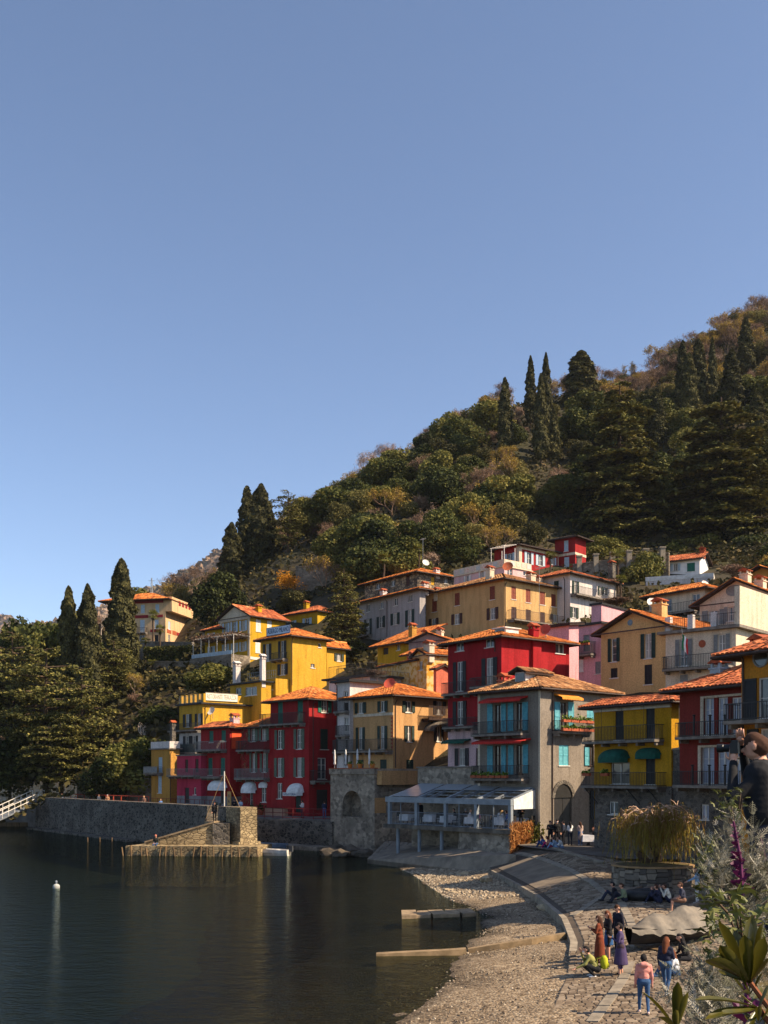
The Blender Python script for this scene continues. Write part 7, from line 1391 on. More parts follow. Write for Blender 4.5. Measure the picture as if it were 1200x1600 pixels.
# woods on the far mountains: one mass
for (X, Y, Z, o), nm, n, sz in ((FAR1, 'nearer far mountain', 34000, 6.5), (FAR2, 'distant mountain', 22000, 10.5)):
    r = np.random.default_rng(n); i = r.integers(5, X.shape[0]-1, n); j = r.integers(0, X.shape[1]-1, n); f, g = r.random(n), r.random(n); P = lambda A: A[i, j]*(1-f)*(1-g)+A[i+1, j]*f*(1-g)+A[i, j+1]*(1-f)*g+A[i+1, j+1]*f*g
    c = np.stack([P(X), P(Y), P(Z)+sz*r.random(n)], 1); cl_ = np.clip(0.5+0.35*np.sin(c[:, 0]*0.024)*np.sin(c[:, 1]*0.017)+0.2*r.normal(size=n), 0, 1)
    tag(obj('far_wood', quads_mesh('far_wood', leaf_quads(c, sz, up=0.9), cl_, attr_mat('far_wood_leaves', [(0, srgb(62, 66, 48)), (0.5, srgb(112, 92, 72)), (1, srgb(150, 122, 98))]))), 'bare brownish wood covering the %s' % nm, 'wood', kind='stuff')
# palms
PALM = palm_meshes(5); 
for (px, top, base, d, lb) in [(239, 952, 1010, 178, 'tallest palm in front of the cream villa'), (250, 975, 1030, 174, 'second palm in front of the cream villa, right of the tallest'), (227, 996, 1030, 174, 'short palm on the terrace left of the villa palms'), (238, 1030, 1065, 160, 'low palm below the villa terrace wall'), (215, 1065, 1100, 150, 'low palm in the dark garden above the promenade'), (965, 858, 940, 140, 'tall palm between the white vine house and the little white house'), (970, 898, 945, 138, 'short palm beneath the tall palm near the garden arches'), (860, 862, 900, 152, 'small palm on the terrace before the red tower'), (600, 862, 930, 160, 'palm among the bushes above the stone house'), (655, 850, 905, 163, 'palm behind the stone house aerial'), (195, 1140, 1180, 138, 'low palm by the bare white tree near the ochre house')]:
    p = at(px, base, d); H_ = (base-top)/F*d; s = H_/8.2; plant('palm', PALM, p, (max(s, 0.75), max(s, 0.75), s), random.uniform(0, 6), lb, 'palm', 'palms')
BW_ = bare_meshes(71, h=8, m_=attr_mat('white_twigs', [(0, srgb(170, 150, 132)), (1, srgb(214, 196, 178))]), depth=4, spread=0.7, nl=40)
for (px, top, base, w, d, lb) in [(228, 1118, 1168, 50, 134, 'pale pollarded bare tree left of the ochre house'), (158, 930, 1000, 40, 186, 'grey bare tree between the cypress pair and the villa')]:
    tree_px('bare_tree', BW_, (8, 7), px, top, base, w, d, lb, 'tree', 'single bare trees')
for (px, top, base, d, lb) in [(928, 870, 900, 158, 'pollarded plane tree behind the garden balustrade, nearest the tower'), (1000, 858, 892, 158, 'pollarded plane tree behind the balustrade, middle one'), (1040, 850, 890, 158, 'pollarded plane tree behind the balustrade, nearest the little white house')]:
    tree_px('pollarded_tree', BW_, (8, 7), px, top, base, 34, d, lb, 'tree', 'pollarded trees')
tree_px('brown_shrub', BRS[0], (6, 6), 1150, 862, 905, 70, 140, 'pale round twiggy bush right of the little white house', 'shrub', 'single shrubs'); tree_px('brown_shrub', BRS[1], (6, 6), 965, 925, 950, 90, 122, 'dry wisteria tangle on the terrace under the white vine house', 'shrub', 'single shrubs'); tree_px('brown_shrub', BRS[1], (6, 6), 590, 1036, 1062, 60, 104.5, 'dry potted shrub on the white roof terrace', 'shrub', 'single shrubs')
# radio mast on the hill
t = empty('radio_mast', at(701, 800, 232), 0, 'yellow and white radio mast with antennas rising from the hillside wood', 'mast'); H_ = (800-700)/F*232; m = MB()
for a in range(3):
    x, y = 0.5*math.cos(a*2.09), 0.5*math.sin(a*2.09); m.tube([(x, y, -2), (x*0.8, y*0.8, H_)], 0.07, 4)
for k in range(14):
    z0, z1 = H_*k/14, H_*(k+1)/14
    for a in range(3): m.tube([(0.5*math.cos(a*2.09), 0.5*math.sin(a*2.09), z0), (0.5*math.cos(a*2.09+2.09), 0.5*math.sin(a*2.09+2.09), z1)], 0.04, 3)
m.build('lattice', mat('mast_paint', srgb(176, 160, 110), srgb(140, 124, 84)), t); m = MB()
for (x, z, h_) in ((0.5, H_-0.5, 2.4), (-0.5, H_-2.0, 2.2), (0.7, H_-5.0, 2.4)): m.box(x-0.25, x+0.25, -0.7, -0.45, z-h_/2, z+h_/2)
m.build('antenna_panels', WHITE, t); m = MB(); m.lathe((-1.0, -0.6, H_-6.5), [(0.05, -0.1), (0.7, 0), (0.7, 0.12), (0.1, 0.3)], 12); m.build('dish', WHITE, t); m = MB(); m.tube([(-0.9, -0.5, H_-8), (0.9, -0.5, H_-8)], 0.08, 4); m.tube([(-0.9, -0.5, H_-9.3), (0.9, -0.5, H_-9.3)], 0.08, 4); m.build('platform', mat('mast_yellow', srgb(190, 180, 90)), t)
t = empty('pylon', at(237, 925, 420), 0, 'small steel lattice pylon on the slope behind the villa roof', 'pylon'); m = MB(); H_ = (925-903)/F*420
for a in range(4):
    x, y = 0.9*math.cos(a*1.571+0.78), 0.9*math.sin(a*1.571+0.78); m.tube([(x, y, -8), (x*0.2, y*0.2, H_)], 0.09, 4)
for k in range(5): m.tube([(-0.9+0.14*k, 0, H_*k/5), (0.9-0.14*k, 0, H_*(k+1)/5)], 0.07, 3)
m.tube([(-1.3, 0, H_*0.8), (1.3, 0, H_*0.8)], 0.08, 4); m.build('lattice', GALV, t)
# garden walls
GW_ = masonry('garden_wall_stone', srgb(150, 136, 118), srgb(112, 102, 90), srgb(128, 116, 100), scale=2.0)
def gwall(name, label, a, b, h, m, th=0.5):
    a, b = Vector(a), Vector(b); t = empty(name, a, 0, label, 'wall'); d = (b-a); n = Vector((-d.y, d.x, 0)).normalized()*th; q = [Vector((0, 0, 0)), d, d+n, n]; mb = MB(); mb.hexa([tuple(p-Vector((0, 0, 3))) for p in q]+[tuple(p+Vector((0, 0, h))) for p in q]); mb.build('masonry', m, t); mb = MB(); q = [-n*0.15, d-n*0.15, d+n*1.15, n*1.15]; mb.hexa([tuple(p+Vector((0, 0, h+0.002))) for p in q]+[tuple(p+Vector((0, 0, h+0.14))) for p in q]); mb.build('coping', KERB, t)
gwall('terrace_wall', 'pale terrace wall below the cream villa garden', at(238, 1050, 160), at(308, 1052, 152), 1.6, GW_); gwall('terrace_wall', 'upper terrace wall in front of the cream villa', at(215, 1010, 180), at(300, 1012, 172), 0.8, GW_)
gwall('garden_wall', 'long grey garden wall with piers below the big cedars', at(895, 905, 157), at(1045, 888, 150), 2.2, GW_); gwall('ruin_wall', 'pale ruined wall corner among the bushes on the hillside', at(694, 850, 186), at(735, 848, 186), 2.5, GW_); gwall('rock_wall', 'grey retaining wall on the slope right of the orange shrub', at(462, 905, 182), at(520, 905, 178), 2.2, GW_); gwall('garden_wall', 'low stone wall at the foot of the wood behind the barrier', at(120, 1250, 137), at(238, 1250, 127), 2.6, GW_)
for k in range(6):
    p = at(905+k*26, 897-k*2.5, 156.4-k*1.3); m = MB(); m.box(-0.35, 0.35, -0.35, 0.35, 0, 2.6); m.box(-0.45, 0.45, -0.45, 0.45, 2.6, 2.8); tag(m.build('garden_pier', KERB, loc=p), 'stone pier on the garden wall, number %s from the red tower' % ['one', 'two', 'three', 'four', 'five', 'six'][k], 'pier', 'garden piers')
# hedge under the villa terrace
c = np.stack([RNG.uniform(0, 9, 2600), RNG.uniform(-0.7, 0.7, 2600), RNG.uniform(0, 2.4, 2600)], 1); p = at(226, 1034, 170); t = obj('hedge', leaf_mesh('hedge', c, 0.2, EVG)); t.location = p; t.rotation_euler = (0, 0, R(-18)); tag(t, 'clipped green hedge below the cream villa terrace', 'hedge')
c = np.stack([RNG.uniform(0, 8, 3000), RNG.uniform(-0.8, 0.8, 3000), RNG.uniform(0, 5, 3000)], 1); p = at(237, 1110, 148); t = obj('hedge', leaf_mesh('hedge', c, 0.24, OLV)); t.location = p; t.rotation_euler = (0, 0, R(-25)); tag(t, 'ivy covered terrace bank below the pale terrace wall', 'hedge')
# pergola with vines in front of the pediment villa
h = HS['villa']; t = empty('vine_pergola', h.o.matrix_basis @ Vector((0, -0.1, h.uz('F', 550, 470)[1])), -h.a, 'white pergola with bare vines in front of the pediment villa', 'pergola'); m = MB(); W = h.A+2.5
for k in range(6):
    for y in (-3.0,): q = MB(); x = -2.5+W*k/5; q.tube([(x, y, -3), (x, y, 2.6)], 0.05, 6); q.build('post', WHITE, t)
for y in (-3.0, -1.5, -0.2): m.tube([(-2.5, y, 2.6), (h.A, y, 2.6)], 0.06, 5)
for k in range(16): m.tube([(-2.5+W*k/15, -3.2, 2.66), (-2.5+W*k/15, 0, 2.66)], 0.04, 4)
m.build('rafters', WHITE, t); m = MB(); m.box(-2.7, h.A, -3.4, -0.0, -3, -0.25); m.build('terrace', GW_, t)
for k in range(10): q = MB(); x = -2.5+W*k/10; q.box(x, x+W/10-0.05, -3.3, -3.24, -0.2, 0.35); q.build('balustrade_panel', SKYB, t)
c = np.stack([RNG.uniform(-2.9, h.A+0.3, 1600), RNG.uniform(-3.4, 0.1, 1600), 2.7+RNG.normal(size=1600)*0.22], 1); obj('vine', quads_mesh('vine', leaf_quads(c, 0.4, aspect=0.1), RNG.random(1600), TWIG), t)
gwall('gap_filler_wall', 'filler wall added to darken the gap between the mustard and brown red houses', at(1044, 1330, 64.5), at(1082, 1330, 62.5), 6.3, STONE)  # added wall, hides the bright strip behind the gap
# ------------------------------------------------------------------ people: one continuous remeshed body each
def cloth(rgb): n = 'cloth_%d_%d_%d' % rgb; return MATS.get(n) or mat(n, srgb(*rgb), tuple(c*0.75 for c in srgb(*rgb)), scale=9, rough=0.9, bump=0.4, bscale=25, bdist=0.01)
SKIN = mat('skin', srgb(206, 156, 128), srgb(190, 136, 110), scale=12, rough=0.55); EYE = mat('eye_dark', (0.01, 0.008, 0.008))
HAIRS = dict(black=(26, 22, 22), brown=(70, 44, 30), auburn=(104, 58, 34), blonde=(168, 134, 90), grey=(150, 146, 142), bald=(196, 146, 120))
def capsule(b, a, c, ra, rb, seg=10):
    a, c = Vector(a), Vector(c); t = c-a
    if t.length < 1e-4: c = a+Vector((0, 0, 1e-3)); t = c-a
    t.normalize(); pts = []; rad = []
    for k in range(4): an = math.pi/2*(1-k/3.0); pts.append(a-t*ra*math.sin(an)); rad.append(max(ra*math.cos(an), 0.002))
    for k in range(4): an = math.pi/2*k/3.0; pts.append(c+t*rb*math.sin(an)); rad.append(max(rb*math.cos(an), 0.002))
    b.tube(pts, rad, seg)
PEOPLE = []
def mirror(p): return (-p[0], p[1], p[2])
def person(label, loc, face, pose='stand', arms='down', H=1.68, top=(40, 40, 44), bottom=(40, 46, 66), shoes=(30, 28, 28), hair='brown', long=False, skirt=None, coat=None, seat=0.42, mask=None, group=None, near=False, bare=False, lean=0.0, sleeves=True, hood=None, cap=None, bulk=1.0, step=0.0, quilt=False, tall=0.0):
    """face: heading in degrees, 0 = away from the camera, 90 = towards the left of the picture"""
    J = {}; s = H/1.7
    if pose in ('stand', 'walk'):
        st = 0.22 if pose == 'walk' else 0.03; J.update(pel=(0, 0, 0.94), chest=(0, 0.02+lean*0.4, 1.27), neck=(0, 0.02+lean*0.6, 1.46), head=(0, 0.05+lean*0.75, 1.585))
        J.update(hipL=(-0.095, 0, 0.9), hipR=(0.095, 0, 0.9), knL=(-0.1, 0.03+st*0.6, 0.49+step*0.5), knR=(0.1, 0.03-st*0.2, 0.49), anL=(-0.1, st, 0.09+step), anR=(0.1, -st, 0.09+(0.05 if st > 0.1 else 0)))
    elif pose == 'sit':
        J.update(pel=(0, 0, seat+0.12), chest=(0, 0.06+lean*0.35, seat+0.45), neck=(0, 0.1+lean*0.6, seat+0.63), head=(0, 0.14+lean*0.75, seat+0.75)); kz = seat+0.1
        J.update(hipL=(-0.1, 0.03, seat+0.1), hipR=(0.1, 0.03, seat+0.1), knL=(-0.13, 0.45, kz+0.02), knR=(0.13, 0.45, kz), anL=(-0.13, 0.5, kz-0.42), anR=(0.13, 0.46, kz-0.42))
    elif pose == 'low':
        J.update(pel=(0, 0, 0.13), chest=(0, 0.08+lean*0.35, 0.46), neck=(0, 0.14+lean*0.6, 0.63), head=(0, 0.18+lean*0.75, 0.75), hipL=(-0.1, 0.05, 0.12), hipR=(0.1, 0.05, 0.12), knL=(-0.14, 0.4, 0.45), knR=(0.13, 0.42, 0.42), anL=(-0.13, 0.62, 0.06), anR=(0.13, 0.66, 0.05))
    elif pose == 'crouch':
        J.update(pel=(0, -0.1, 0.27), chest=(0, 0.1, 0.58), neck=(0, 0.18, 0.73), head=(0, 0.24, 0.85), hipL=(-0.1, -0.06, 0.27), hipR=(0.1, -0.06, 0.27), knL=(-0.17, 0.32, 0.44), knR=(0.16, 0.34, 0.36), anL=(-0.13, 0.0, 0.09), anR=(0.13, 0.04, 0.09))
    if tall: J['head'] = (J['head'][0], J['head'][1]+0.02, J['head'][2]+tall)
    ch = Vector(J['chest']); nk = Vector(J['neck']); up = (nk-Vector(J['pel'])).normalized(); sw = 0.175*(0.93 if long else 1.0); shz = nk-up*0.075
    for S, sg in (('L', -1), ('R', 1)): J['sh'+S] = tuple(shz+Vector((sg*sw, 0, 0)))
    def arm(S, el, ha): J['el'+S] = tuple(el); J['ha'+S] = tuple(ha)
    for S, sg in (('L', -1), ('R', 1)):
        sh = Vector(J['sh'+S]); a = arms if isinstance(arms, str) else arms[0 if S == 'L' else 1]
        if a == 'down': arm(S, sh+Vector((sg*0.05, -0.03, -0.29)), sh+Vector((sg*0.06, 0.05, -0.53)))
        elif a == 'phone': arm(S, sh+Vector((sg*0.06, 0.04, -0.28)), sh+Vector((-sg*0.11, 0.27, -0.17)))
        elif a == 'photo': arm(S, sh+Vector((sg*0.1, 0.2, -0.2)), Vector(J['head'])+Vector((sg*0.085, 0.17, -0.14)))
        elif a == 'lap': arm(S, sh+Vector((sg*0.06, 0.02, -0.27)), sh+Vector((-sg*0.06, 0.24, -0.37)))
        elif a == 'reach': arm(S, sh+Vector((sg*0.05, 0.15, -0.22)), sh+Vector((sg*0.02, 0.42, -0.36)))
        elif a == 'mouth': arm(S, sh+Vector((sg*0.08, 0.12, -0.24)), Vector(J['head'])+Vector((sg*0.03, 0.16, -0.07)))
        elif a == 'brow': arm(S, sh+Vector((sg*0.2, 0.16, -0.1)), Vector(J['head'])+Vector((sg*0.11, 0.13, 0.02)))
    k = bulk; C = []; add = lambda a, b, ra, rb, m: C.append((tuple(Vector(a)*s), tuple(Vector(b)*s), ra*s, rb*s, m)); V = lambda n: Vector(J[n])
    add(V('pel')+Vector((-0.06, 0, 0)), V('pel')+Vector((0.06, 0, 0)), 0.125*k, 0.125*k, 'bottom'); w = V('pel').lerp(ch, 0.45); add(w+Vector((-0.045, 0, 0)), w+Vector((0.045, 0, 0)), 0.115*k, 0.115*k, 'top'); add(ch+Vector((-0.07, 0, 0)), ch+Vector((0.07, 0, 0)), 0.125*k, 0.125*k, 'top'); add(w, ch, 0.12*k, 0.13*k, 'top')
    add(shz+Vector((-sw+0.03, 0, -0.01)), shz+Vector((sw-0.03, 0, -0.01)), 0.075*k, 0.075*k, 'top'); add(nk-up*0.05, nk+up*0.06, 0.055, 0.052, 'skin')
    hd = V('head'); add(hd-up*0.035+Vector((0, 0.012, 0)), hd+up*0.03, 0.078, 0.092, 'skin'); add(hd+Vector((0, 0.085, -0.005)), hd+Vector((0, 0.112, -0.03)), 0.012, 0.016, 'skin'); add(hd+Vector((-0.09, 0.0, -0.015)), hd+Vector((-0.092, 0.0, 0.015)), 0.016, 0.02, 'skin'); add(hd+Vector((0.09, 0.0, -0.015)), hd+Vector((0.092, 0.0, 0.015)), 0.016, 0.02, 'skin')
    if hair != 'bald': add(hd+Vector((0, -0.028, 0.012)), hd+Vector((0, 0.012, 0.05)), 0.099, 0.088, 'hair')
    if cap: add(hd+Vector((0, -0.01, 0.055)), hd+Vector((0, 0.02, 0.06)), 0.1, 0.095, 'cap'); add(hd+Vector((-0.04, 0.12, 0.045)), hd+Vector((0.04, 0.12, 0.045)), 0.018, 0.018, 'cap')
    if long: add(hd+Vector((0, -0.06, -0.02)), nk+Vector((0, -0.1, -0.16)), 0.09, 0.07, 'hair'); add(hd+Vector((-0.06, -0.03, -0.02)), nk+Vector((-0.08, -0.02, -0.1)), 0.05, 0.035, 'hair'); add(hd+Vector((0.06, -0.03, -0.02)), nk+Vector((0.08, -0.02, -0.1)), 0.05, 0.035, 'hair')
    if hood: add(nk+Vector((-0.06, -0.1, -0.03)), nk+Vector((0.06, -0.1, -0.03)), 0.075, 0.075, 'top')
    if mask: add(hd+Vector((-0.02, 0.085, -0.05)), hd+Vector((0.02, 0.085, -0.05)), 0.035, 0.035, 'mask')
    if near and pose != 'walk':
        for sg in (-1, 1): add(hd+Vector((sg*0.034, 0.088, 0.014)), hd+Vector((sg*0.036, 0.088, 0.014)), 0.012, 0.012, 'eye')
        add(hd+Vector((-0.02, 0.094, -0.06)), hd+Vector((0.02, 0.094, -0.06)), 0.008, 0.008, 'lip')
    lg = 'skin' if bare or skirt else 'bottom'
    for S, sg in (('L', -1), ('R', 1)):
        add(V('hip'+S), V('kn'+S), 0.09*k, 0.064*k, 'bottom' if not skirt else 'top'); add(V('kn'+S), V('an'+S), 0.061*k, 0.042*k, lg); fw = Vector((0, 1, 0)); add(V('an'+S)+Vector((0, -0.03, -0.045)), V('an'+S)+fw*0.14+Vector((0, 0, -0.055)), 0.042, 0.036, 'shoes')
        m = 'top' if sleeves else 'skin'; add(V('sh'+S), V('el'+S), 0.058*k, 0.046*k, 'top'); add(V('el'+S), V('ha'+S), 0.045*k, 0.031*k, m); dr = (V('ha'+S)-V('el'+S)).normalized(); add(V('ha'+S), V('ha'+S)+dr*0.07, 0.03, 0.034, 'skin')
    if skirt: a, L, rr_ = skirt; add(V('pel')+Vector((0, 0, 0.06)), V('pel')+Vector((0, 0.0, -L+0.1)), 0.13, rr_, 'skirt')
    if coat: add(w, V('pel')+Vector((0, -0.01, -coat)), 0.125*k, 0.165*k, 'top')
    if quilt:
        for z in range(7):
            q = w.lerp(shz, z/6); add(q+Vector((-0.11, 0, 0)), q+Vector((0.11, 0, 0)), 0.128*k, 0.128*k, 'top')
    raw = MB()
    for a, b, ra, rb, m in C:
        if m == 'skirt': raw.tube([a, Vector(a).lerp(Vector(b), 0.4), Vector(b)-Vector((0, 0, 0.06))], [ra, ra+(rb-ra)*0.5, rb], 14)
        else: capsule(raw, a, b, ra, rb)
    me = raw.mesh('person', SKIN); o = obj('person', me, None, loc, R(face)); tag(o, label, 'person', group)
    dist = Vector(loc).y; mod = o.modifiers.new('r', 'REMESH'); mod.mode = 'VOXEL'; mod.voxel_size = 0.012 if dist < 14 else 0.019 if dist < 60 else 0.03
    sm = o.modifiers.new('s', 'SMOOTH'); sm.iterations = 3; sm.factor = 0.5
    # fingers
    fb = MB()
    for S, sg in (('L', -1), ('R', 1)):
        ha = V('ha'+S)*s; dr = (V('ha'+S)-V('el'+S)).normalized(); sd = dr.cross(Vector((0, 0, 1)));
        if sd.length < 0.2: sd = dr.cross(Vector((1, 0, 0)))
        sd.normalize(); nr = dr.cross(sd)
        if dist < 100:
            for q, ln in enumerate((0.072, 0.085, 0.08, 0.062)):
                p0 = ha+dr*0.095*s+sd*(q-1.5)*0.019*s; p1 = p0+dr*ln*0.5*s-nr*0.006; p2 = p0+dr*ln*0.85*s-nr*0.026; fb.tube([p0-dr*0.03, p1, p2], [0.0095*s, 0.009*s, 0.007*s], 6)
            p0 = ha+dr*0.045*s-sd*0.03*s; fb.tube([p0, p0+(dr*0.6-sd*0.8)*0.035*s, p0+(dr*0.9-sd*0.5)*0.065*s], [0.012*s, 0.0105*s, 0.008*s], 6)
    cols = dict(skin=SKIN, hair=cloth(HAIRS.get(hair, (60, 40, 30))), top=cloth(top), bottom=cloth(bottom), shoes=cloth(shoes), eye=EYE, lip=mat('lips', srgb(170, 96, 84)), mask=cloth(mask or (230, 230, 230)), skirt=cloth(skirt[0] if skirt else (0, 0, 0)), cap=cloth(cap or (60, 60, 60)))
    PEOPLE.append((o, C, fb, cols)); return o
def finish_people():
    dg = bpy.context.evaluated_depsgraph_get(); dg.update(); new = []
    for o, C, fb, cols in PEOPLE: new.append(bpy.data.meshes.new_from_object(o.evaluated_get(dg)))
    for (o, C, fb, cols), me in zip(PEOPLE, new):
        n = len(me.vertices); v = np.empty(n*3, np.float32); me.vertices.foreach_get('co', v); v = v.reshape(-1, 3); P = len(me.polygons); fc = np.empty(P*3, np.float32); me.polygons.foreach_get('center', fc); fc = fc.reshape(-1, 3)
        best = np.full(P, 1e9); idx = np.zeros(P, int); keys = list(cols)
        for a, b, ra, rb, m in C:
            a_, b_ = np.array(a), np.array(b); ab = b_-a_; t = np.clip(((fc-a_) @ ab)/(ab @ ab+1e-9), 0, 1); d = np.linalg.norm(fc-a_-t[:, None]*ab, axis=1)-(ra+(rb-ra)*t)
            if m in ('eye', 'lip', 'mask'): d -= 0.006
            k = d < best; best[k] = d[k]; idx[k] = keys.index(m)
        faces = [tuple(p.vertices) for p in me.polygons]+[tuple(i+n for i in f) for f in fb.f]; m2 = bpy.data.meshes.new('person'); m2.from_pydata([tuple(map(float, p)) for p in v]+[tuple(p) for p in fb.v], [], faces)
        for k in keys: m2.materials.append(cols[k])
        m2.polygons.foreach_set('material_index', np.r_[idx, np.zeros(len(fb.f), int)].astype(np.int32)); m2.polygons.foreach_set('use_smooth', [True]*len(m2.polygons)); m2.update(); o.modifiers.clear(); o.data = m2; bpy.data.meshes.remove(me)
def gp(px, py): return ground_hit(px, py)
JEAN = (54, 84, 122)
person('person in a salmon pink hooded jacket and jeans walking away up the cobbles', gp(1006, 1585), -8, 'walk', H=1.58, top=(214, 142, 130), bottom=JEAN, shoes=(220, 190, 180), hair='black', hood=True, near=True)
person('person with long auburn hair, navy jacket and jeans stepping up beside the pink jacket', gp(1040, 1556), -35, 'walk', ('down', 'phone'), 1.66, (34, 38, 58), JEAN, (200, 200, 200), 'auburn', True, near=True, step=0.12)
person('seated person with brown hair and pale grey sleeves next to the covered boat', gp(1058, 1526), 70, 'low', 'lap', 1.66, (196, 198, 202), JEAN, (220, 220, 220), 'auburn', True, near=True)
person('seated person in a black top with white collar leaning on the covered boat', gp(1074, 1522), 95, 'sit', 'lap', 1.68, (30, 28, 28), (30, 30, 34), (40, 36, 36), 'black', True, seat=0.4, near=True, lean=0.15)
person('crouching person in an olive jacket and black trousers at the edge of the shingle', gp(928, 1527), 84, 'crouch', ('reach', 'mouth'), 1.72, (150, 146, 84), (28, 28, 30), (226, 224, 220), 'black', near=True, mask=(226, 222, 216))
pb = gp(928, 1527); t = empty('backpack', pb+Vector((0.27, -0.02, 0.26)), R(84), 'lime green backpack on the crouching person', 'backpack'); m = MB(); m.lathe((0, -0.05, 0), [(0.05, 0), (0.15, 0.05), (0.17, 0.2), (0.15, 0.36), (0.06, 0.44)], 12, sy=0.75); m.build('bag', cloth((176, 178, 36)), t, smooth=True); m = MB(); m.lathe((0, -0.16, 0.05), [(0.03, 0), (0.1, 0.03), (0.1, 0.14), (0.03, 0.18)], 10, sy=0.5); m.build('front_pocket', cloth((150, 152, 30)), t, smooth=True)
for sg in (-1, 1): m = MB(); m.tube([(sg*0.1, 0.05, 0.38), (sg*0.12, 0.18, 0.34), (sg*0.12, 0.16, 0.1), (sg*0.1, 0.03, 0.05)], 0.018, 5); m.build('strap', cloth((120, 122, 30)), t)
person('person in a long rust brown dress at the foot of the cobbles', gp(937, 1506), 60, 'stand', 'phone', 1.62, (116, 54, 30), (116, 54, 30), (40, 30, 26), 'brown', True, ((116, 54, 30), 0.82, 0.21), near=True)
person('person in a plum purple coat dress with black bobbed hair', gp(970, 1524), 74, 'stand', ('phone', 'down'), 1.66, (76, 62, 96), (60, 44, 50), (26, 24, 26), 'black', False, ((72, 58, 92), 0.62, 0.24), near=True)
person('person in black with a bright blue skirt and sunglasses behind the purple coat', gp(951, 1500), 100, 'stand', 'phone', 1.68, (26, 24, 26), (26, 24, 26), (30, 26, 26), 'auburn', True, ((44, 84, 128), 0.45, 0.17), near=True)
person('person in a dark navy suit jacket with white collar behind the purple coat', gp(966, 1494), 120, 'stand', 'down', 1.78, (28, 30, 44), (28, 28, 34), (26, 26, 26), 'brown', near=True)
person('seated person in dark clothes on the left of the pair below the planter', gp(963, 1407), 80, 'low', 'phone', 1.7, (36, 34, 40), (40, 46, 66), (30, 28, 28), 'black')
person('seated person in a sage green shirt below the planter', gp(977, 1410), 82, 'low', 'lap', 1.72, (126, 136, 104), (34, 36, 48), (30, 28, 28), 'brown')
person('seated person in navy with knees up beside the white hoodie', gp(1031, 1412), 60, 'low', 'photo', 1.7, (44, 46, 66), (36, 40, 62), (210, 206, 200), 'brown')
person('seated person in a cream white hooded jacket drinking below the planter', gp(1047, 1411), 80, 'low', 'mouth', 1.7, (230, 220, 198), (36, 40, 62), (220, 214, 208), 'brown', hood=True, lean=0.12)
person('seated person in a navy T shirt and shorts by the timber beams', gp(1068, 1424), 78, 'sit', 'lap', 1.74, (48, 52, 70), (120, 90, 74), (60, 50, 46), 'brown', bare=True, sleeves=False, seat=0.36)
person('standing person in a pale denim jacket and white trousers near the willow planter', gp(1090, 1412), 70, 'stand', 'reach', 1.66, (132, 160, 184), (226, 218, 206), (226, 220, 212), 'brown', True)
for i, (px, py, f, lb, top, bot, hr, lg_) in enumerate([(852, 1325, 60, 'seated person in blue at the left end of the kerb step', (60, 90, 150), (50, 70, 120), 'auburn', True), (861, 1326, 70, 'seated person with magenta trousers on the kerb step', (196, 130, 110), (190, 30, 100), 'auburn', True), (870, 1327, 75, 'seated person in pale denim on the kerb step beside the white jacket', (150, 170, 190), (130, 160, 190), 'brown', False), (879, 1327, 80, 'seated person in a white jacket at the right end of the kerb step', (232, 228, 222), (120, 140, 170), 'brown', False)]):
    person(lb, gp(px, py), f, 'low', 'phone', 1.68, top, bot, (200, 190, 186), hr, lg_, lean=0.15)
def sq(px, py, z=2.04): d = 71.0+(px-860)*0.02+(1312-py)*0.15; return Vector(((px-600)/F*d, d, z))
person('standing person in black left of the dark archway', sq(860, 1312), 150, 'stand', 'phone', 1.76, (34, 32, 32), (30, 30, 34), hair='black'); person('tall standing person in black with a white mask before the archway', sq(870, 1310), 185, 'stand', 'down', 1.82, (26, 26, 28), (26, 26, 30), hair='black', mask=(230, 230, 230))
person('standing person in a white jacket with red bag strap outside the archway', sq(891, 1313), 10, 'stand', 'phone', 1.66, (226, 222, 218), (34, 40, 52), hair='black', long=True); person('standing person in a long mauve grey coat outside the grey house', sq(907, 1316), 20, 'stand', 'phone', 1.66, (168, 146, 136), (60, 90, 130), (220, 220, 220), 'brown', True, coat=0.38, bulk=1.12); person('standing person in dark blue beside the archway entrance', sq(881, 1308), 60, 'stand', 'down', 1.7, (36, 44, 60), (30, 30, 36), hair='black')
person('seated person in black at the small table by the mustard house', sq(930, 1319), 100, 'sit', 'lap', 1.7, (30, 28, 28), (34, 34, 40), hair='auburn', long=True); person('small person in a sky blue top by the mustard house', sq(935, 1322), 20, 'stand', 'down', 1.3, (120, 170, 200), (80, 110, 150), hair='auburn'); person('person in dark red standing behind the small table', sq(941, 1312), 170, 'stand', 'phone', 1.66, (90, 40, 38), (40, 36, 40), hair='brown')
mt = empty('street_table', sq(918, 1318), 0, 'small white clothed table on the square beside the mauve coat', 'table'); m = MB(); m.hexa([(-0.42, -0.42, 0.3), (0.42, -0.42, 0.3), (0.42, 0.42, 0.3), (-0.42, 0.42, 0.3), (-0.38, -0.38, 0.75), (0.38, -0.38, 0.75), (0.38, 0.38, 0.75), (-0.38, 0.38, 0.75)]); m.build('tablecloth', CLOTH, mt); m = MB(); m.tube([(0, 0, 0), (0, 0, 0.4)], 0.05, 6); m.build('table_leg', CHAIRM, mt)
person('waiter in black standing among the white tables at the left of the deck', deckpt(170, 400, 1.4), 190, 'stand', 'down', 1.8, (24, 24, 26), (24, 24, 26), hair='brown')
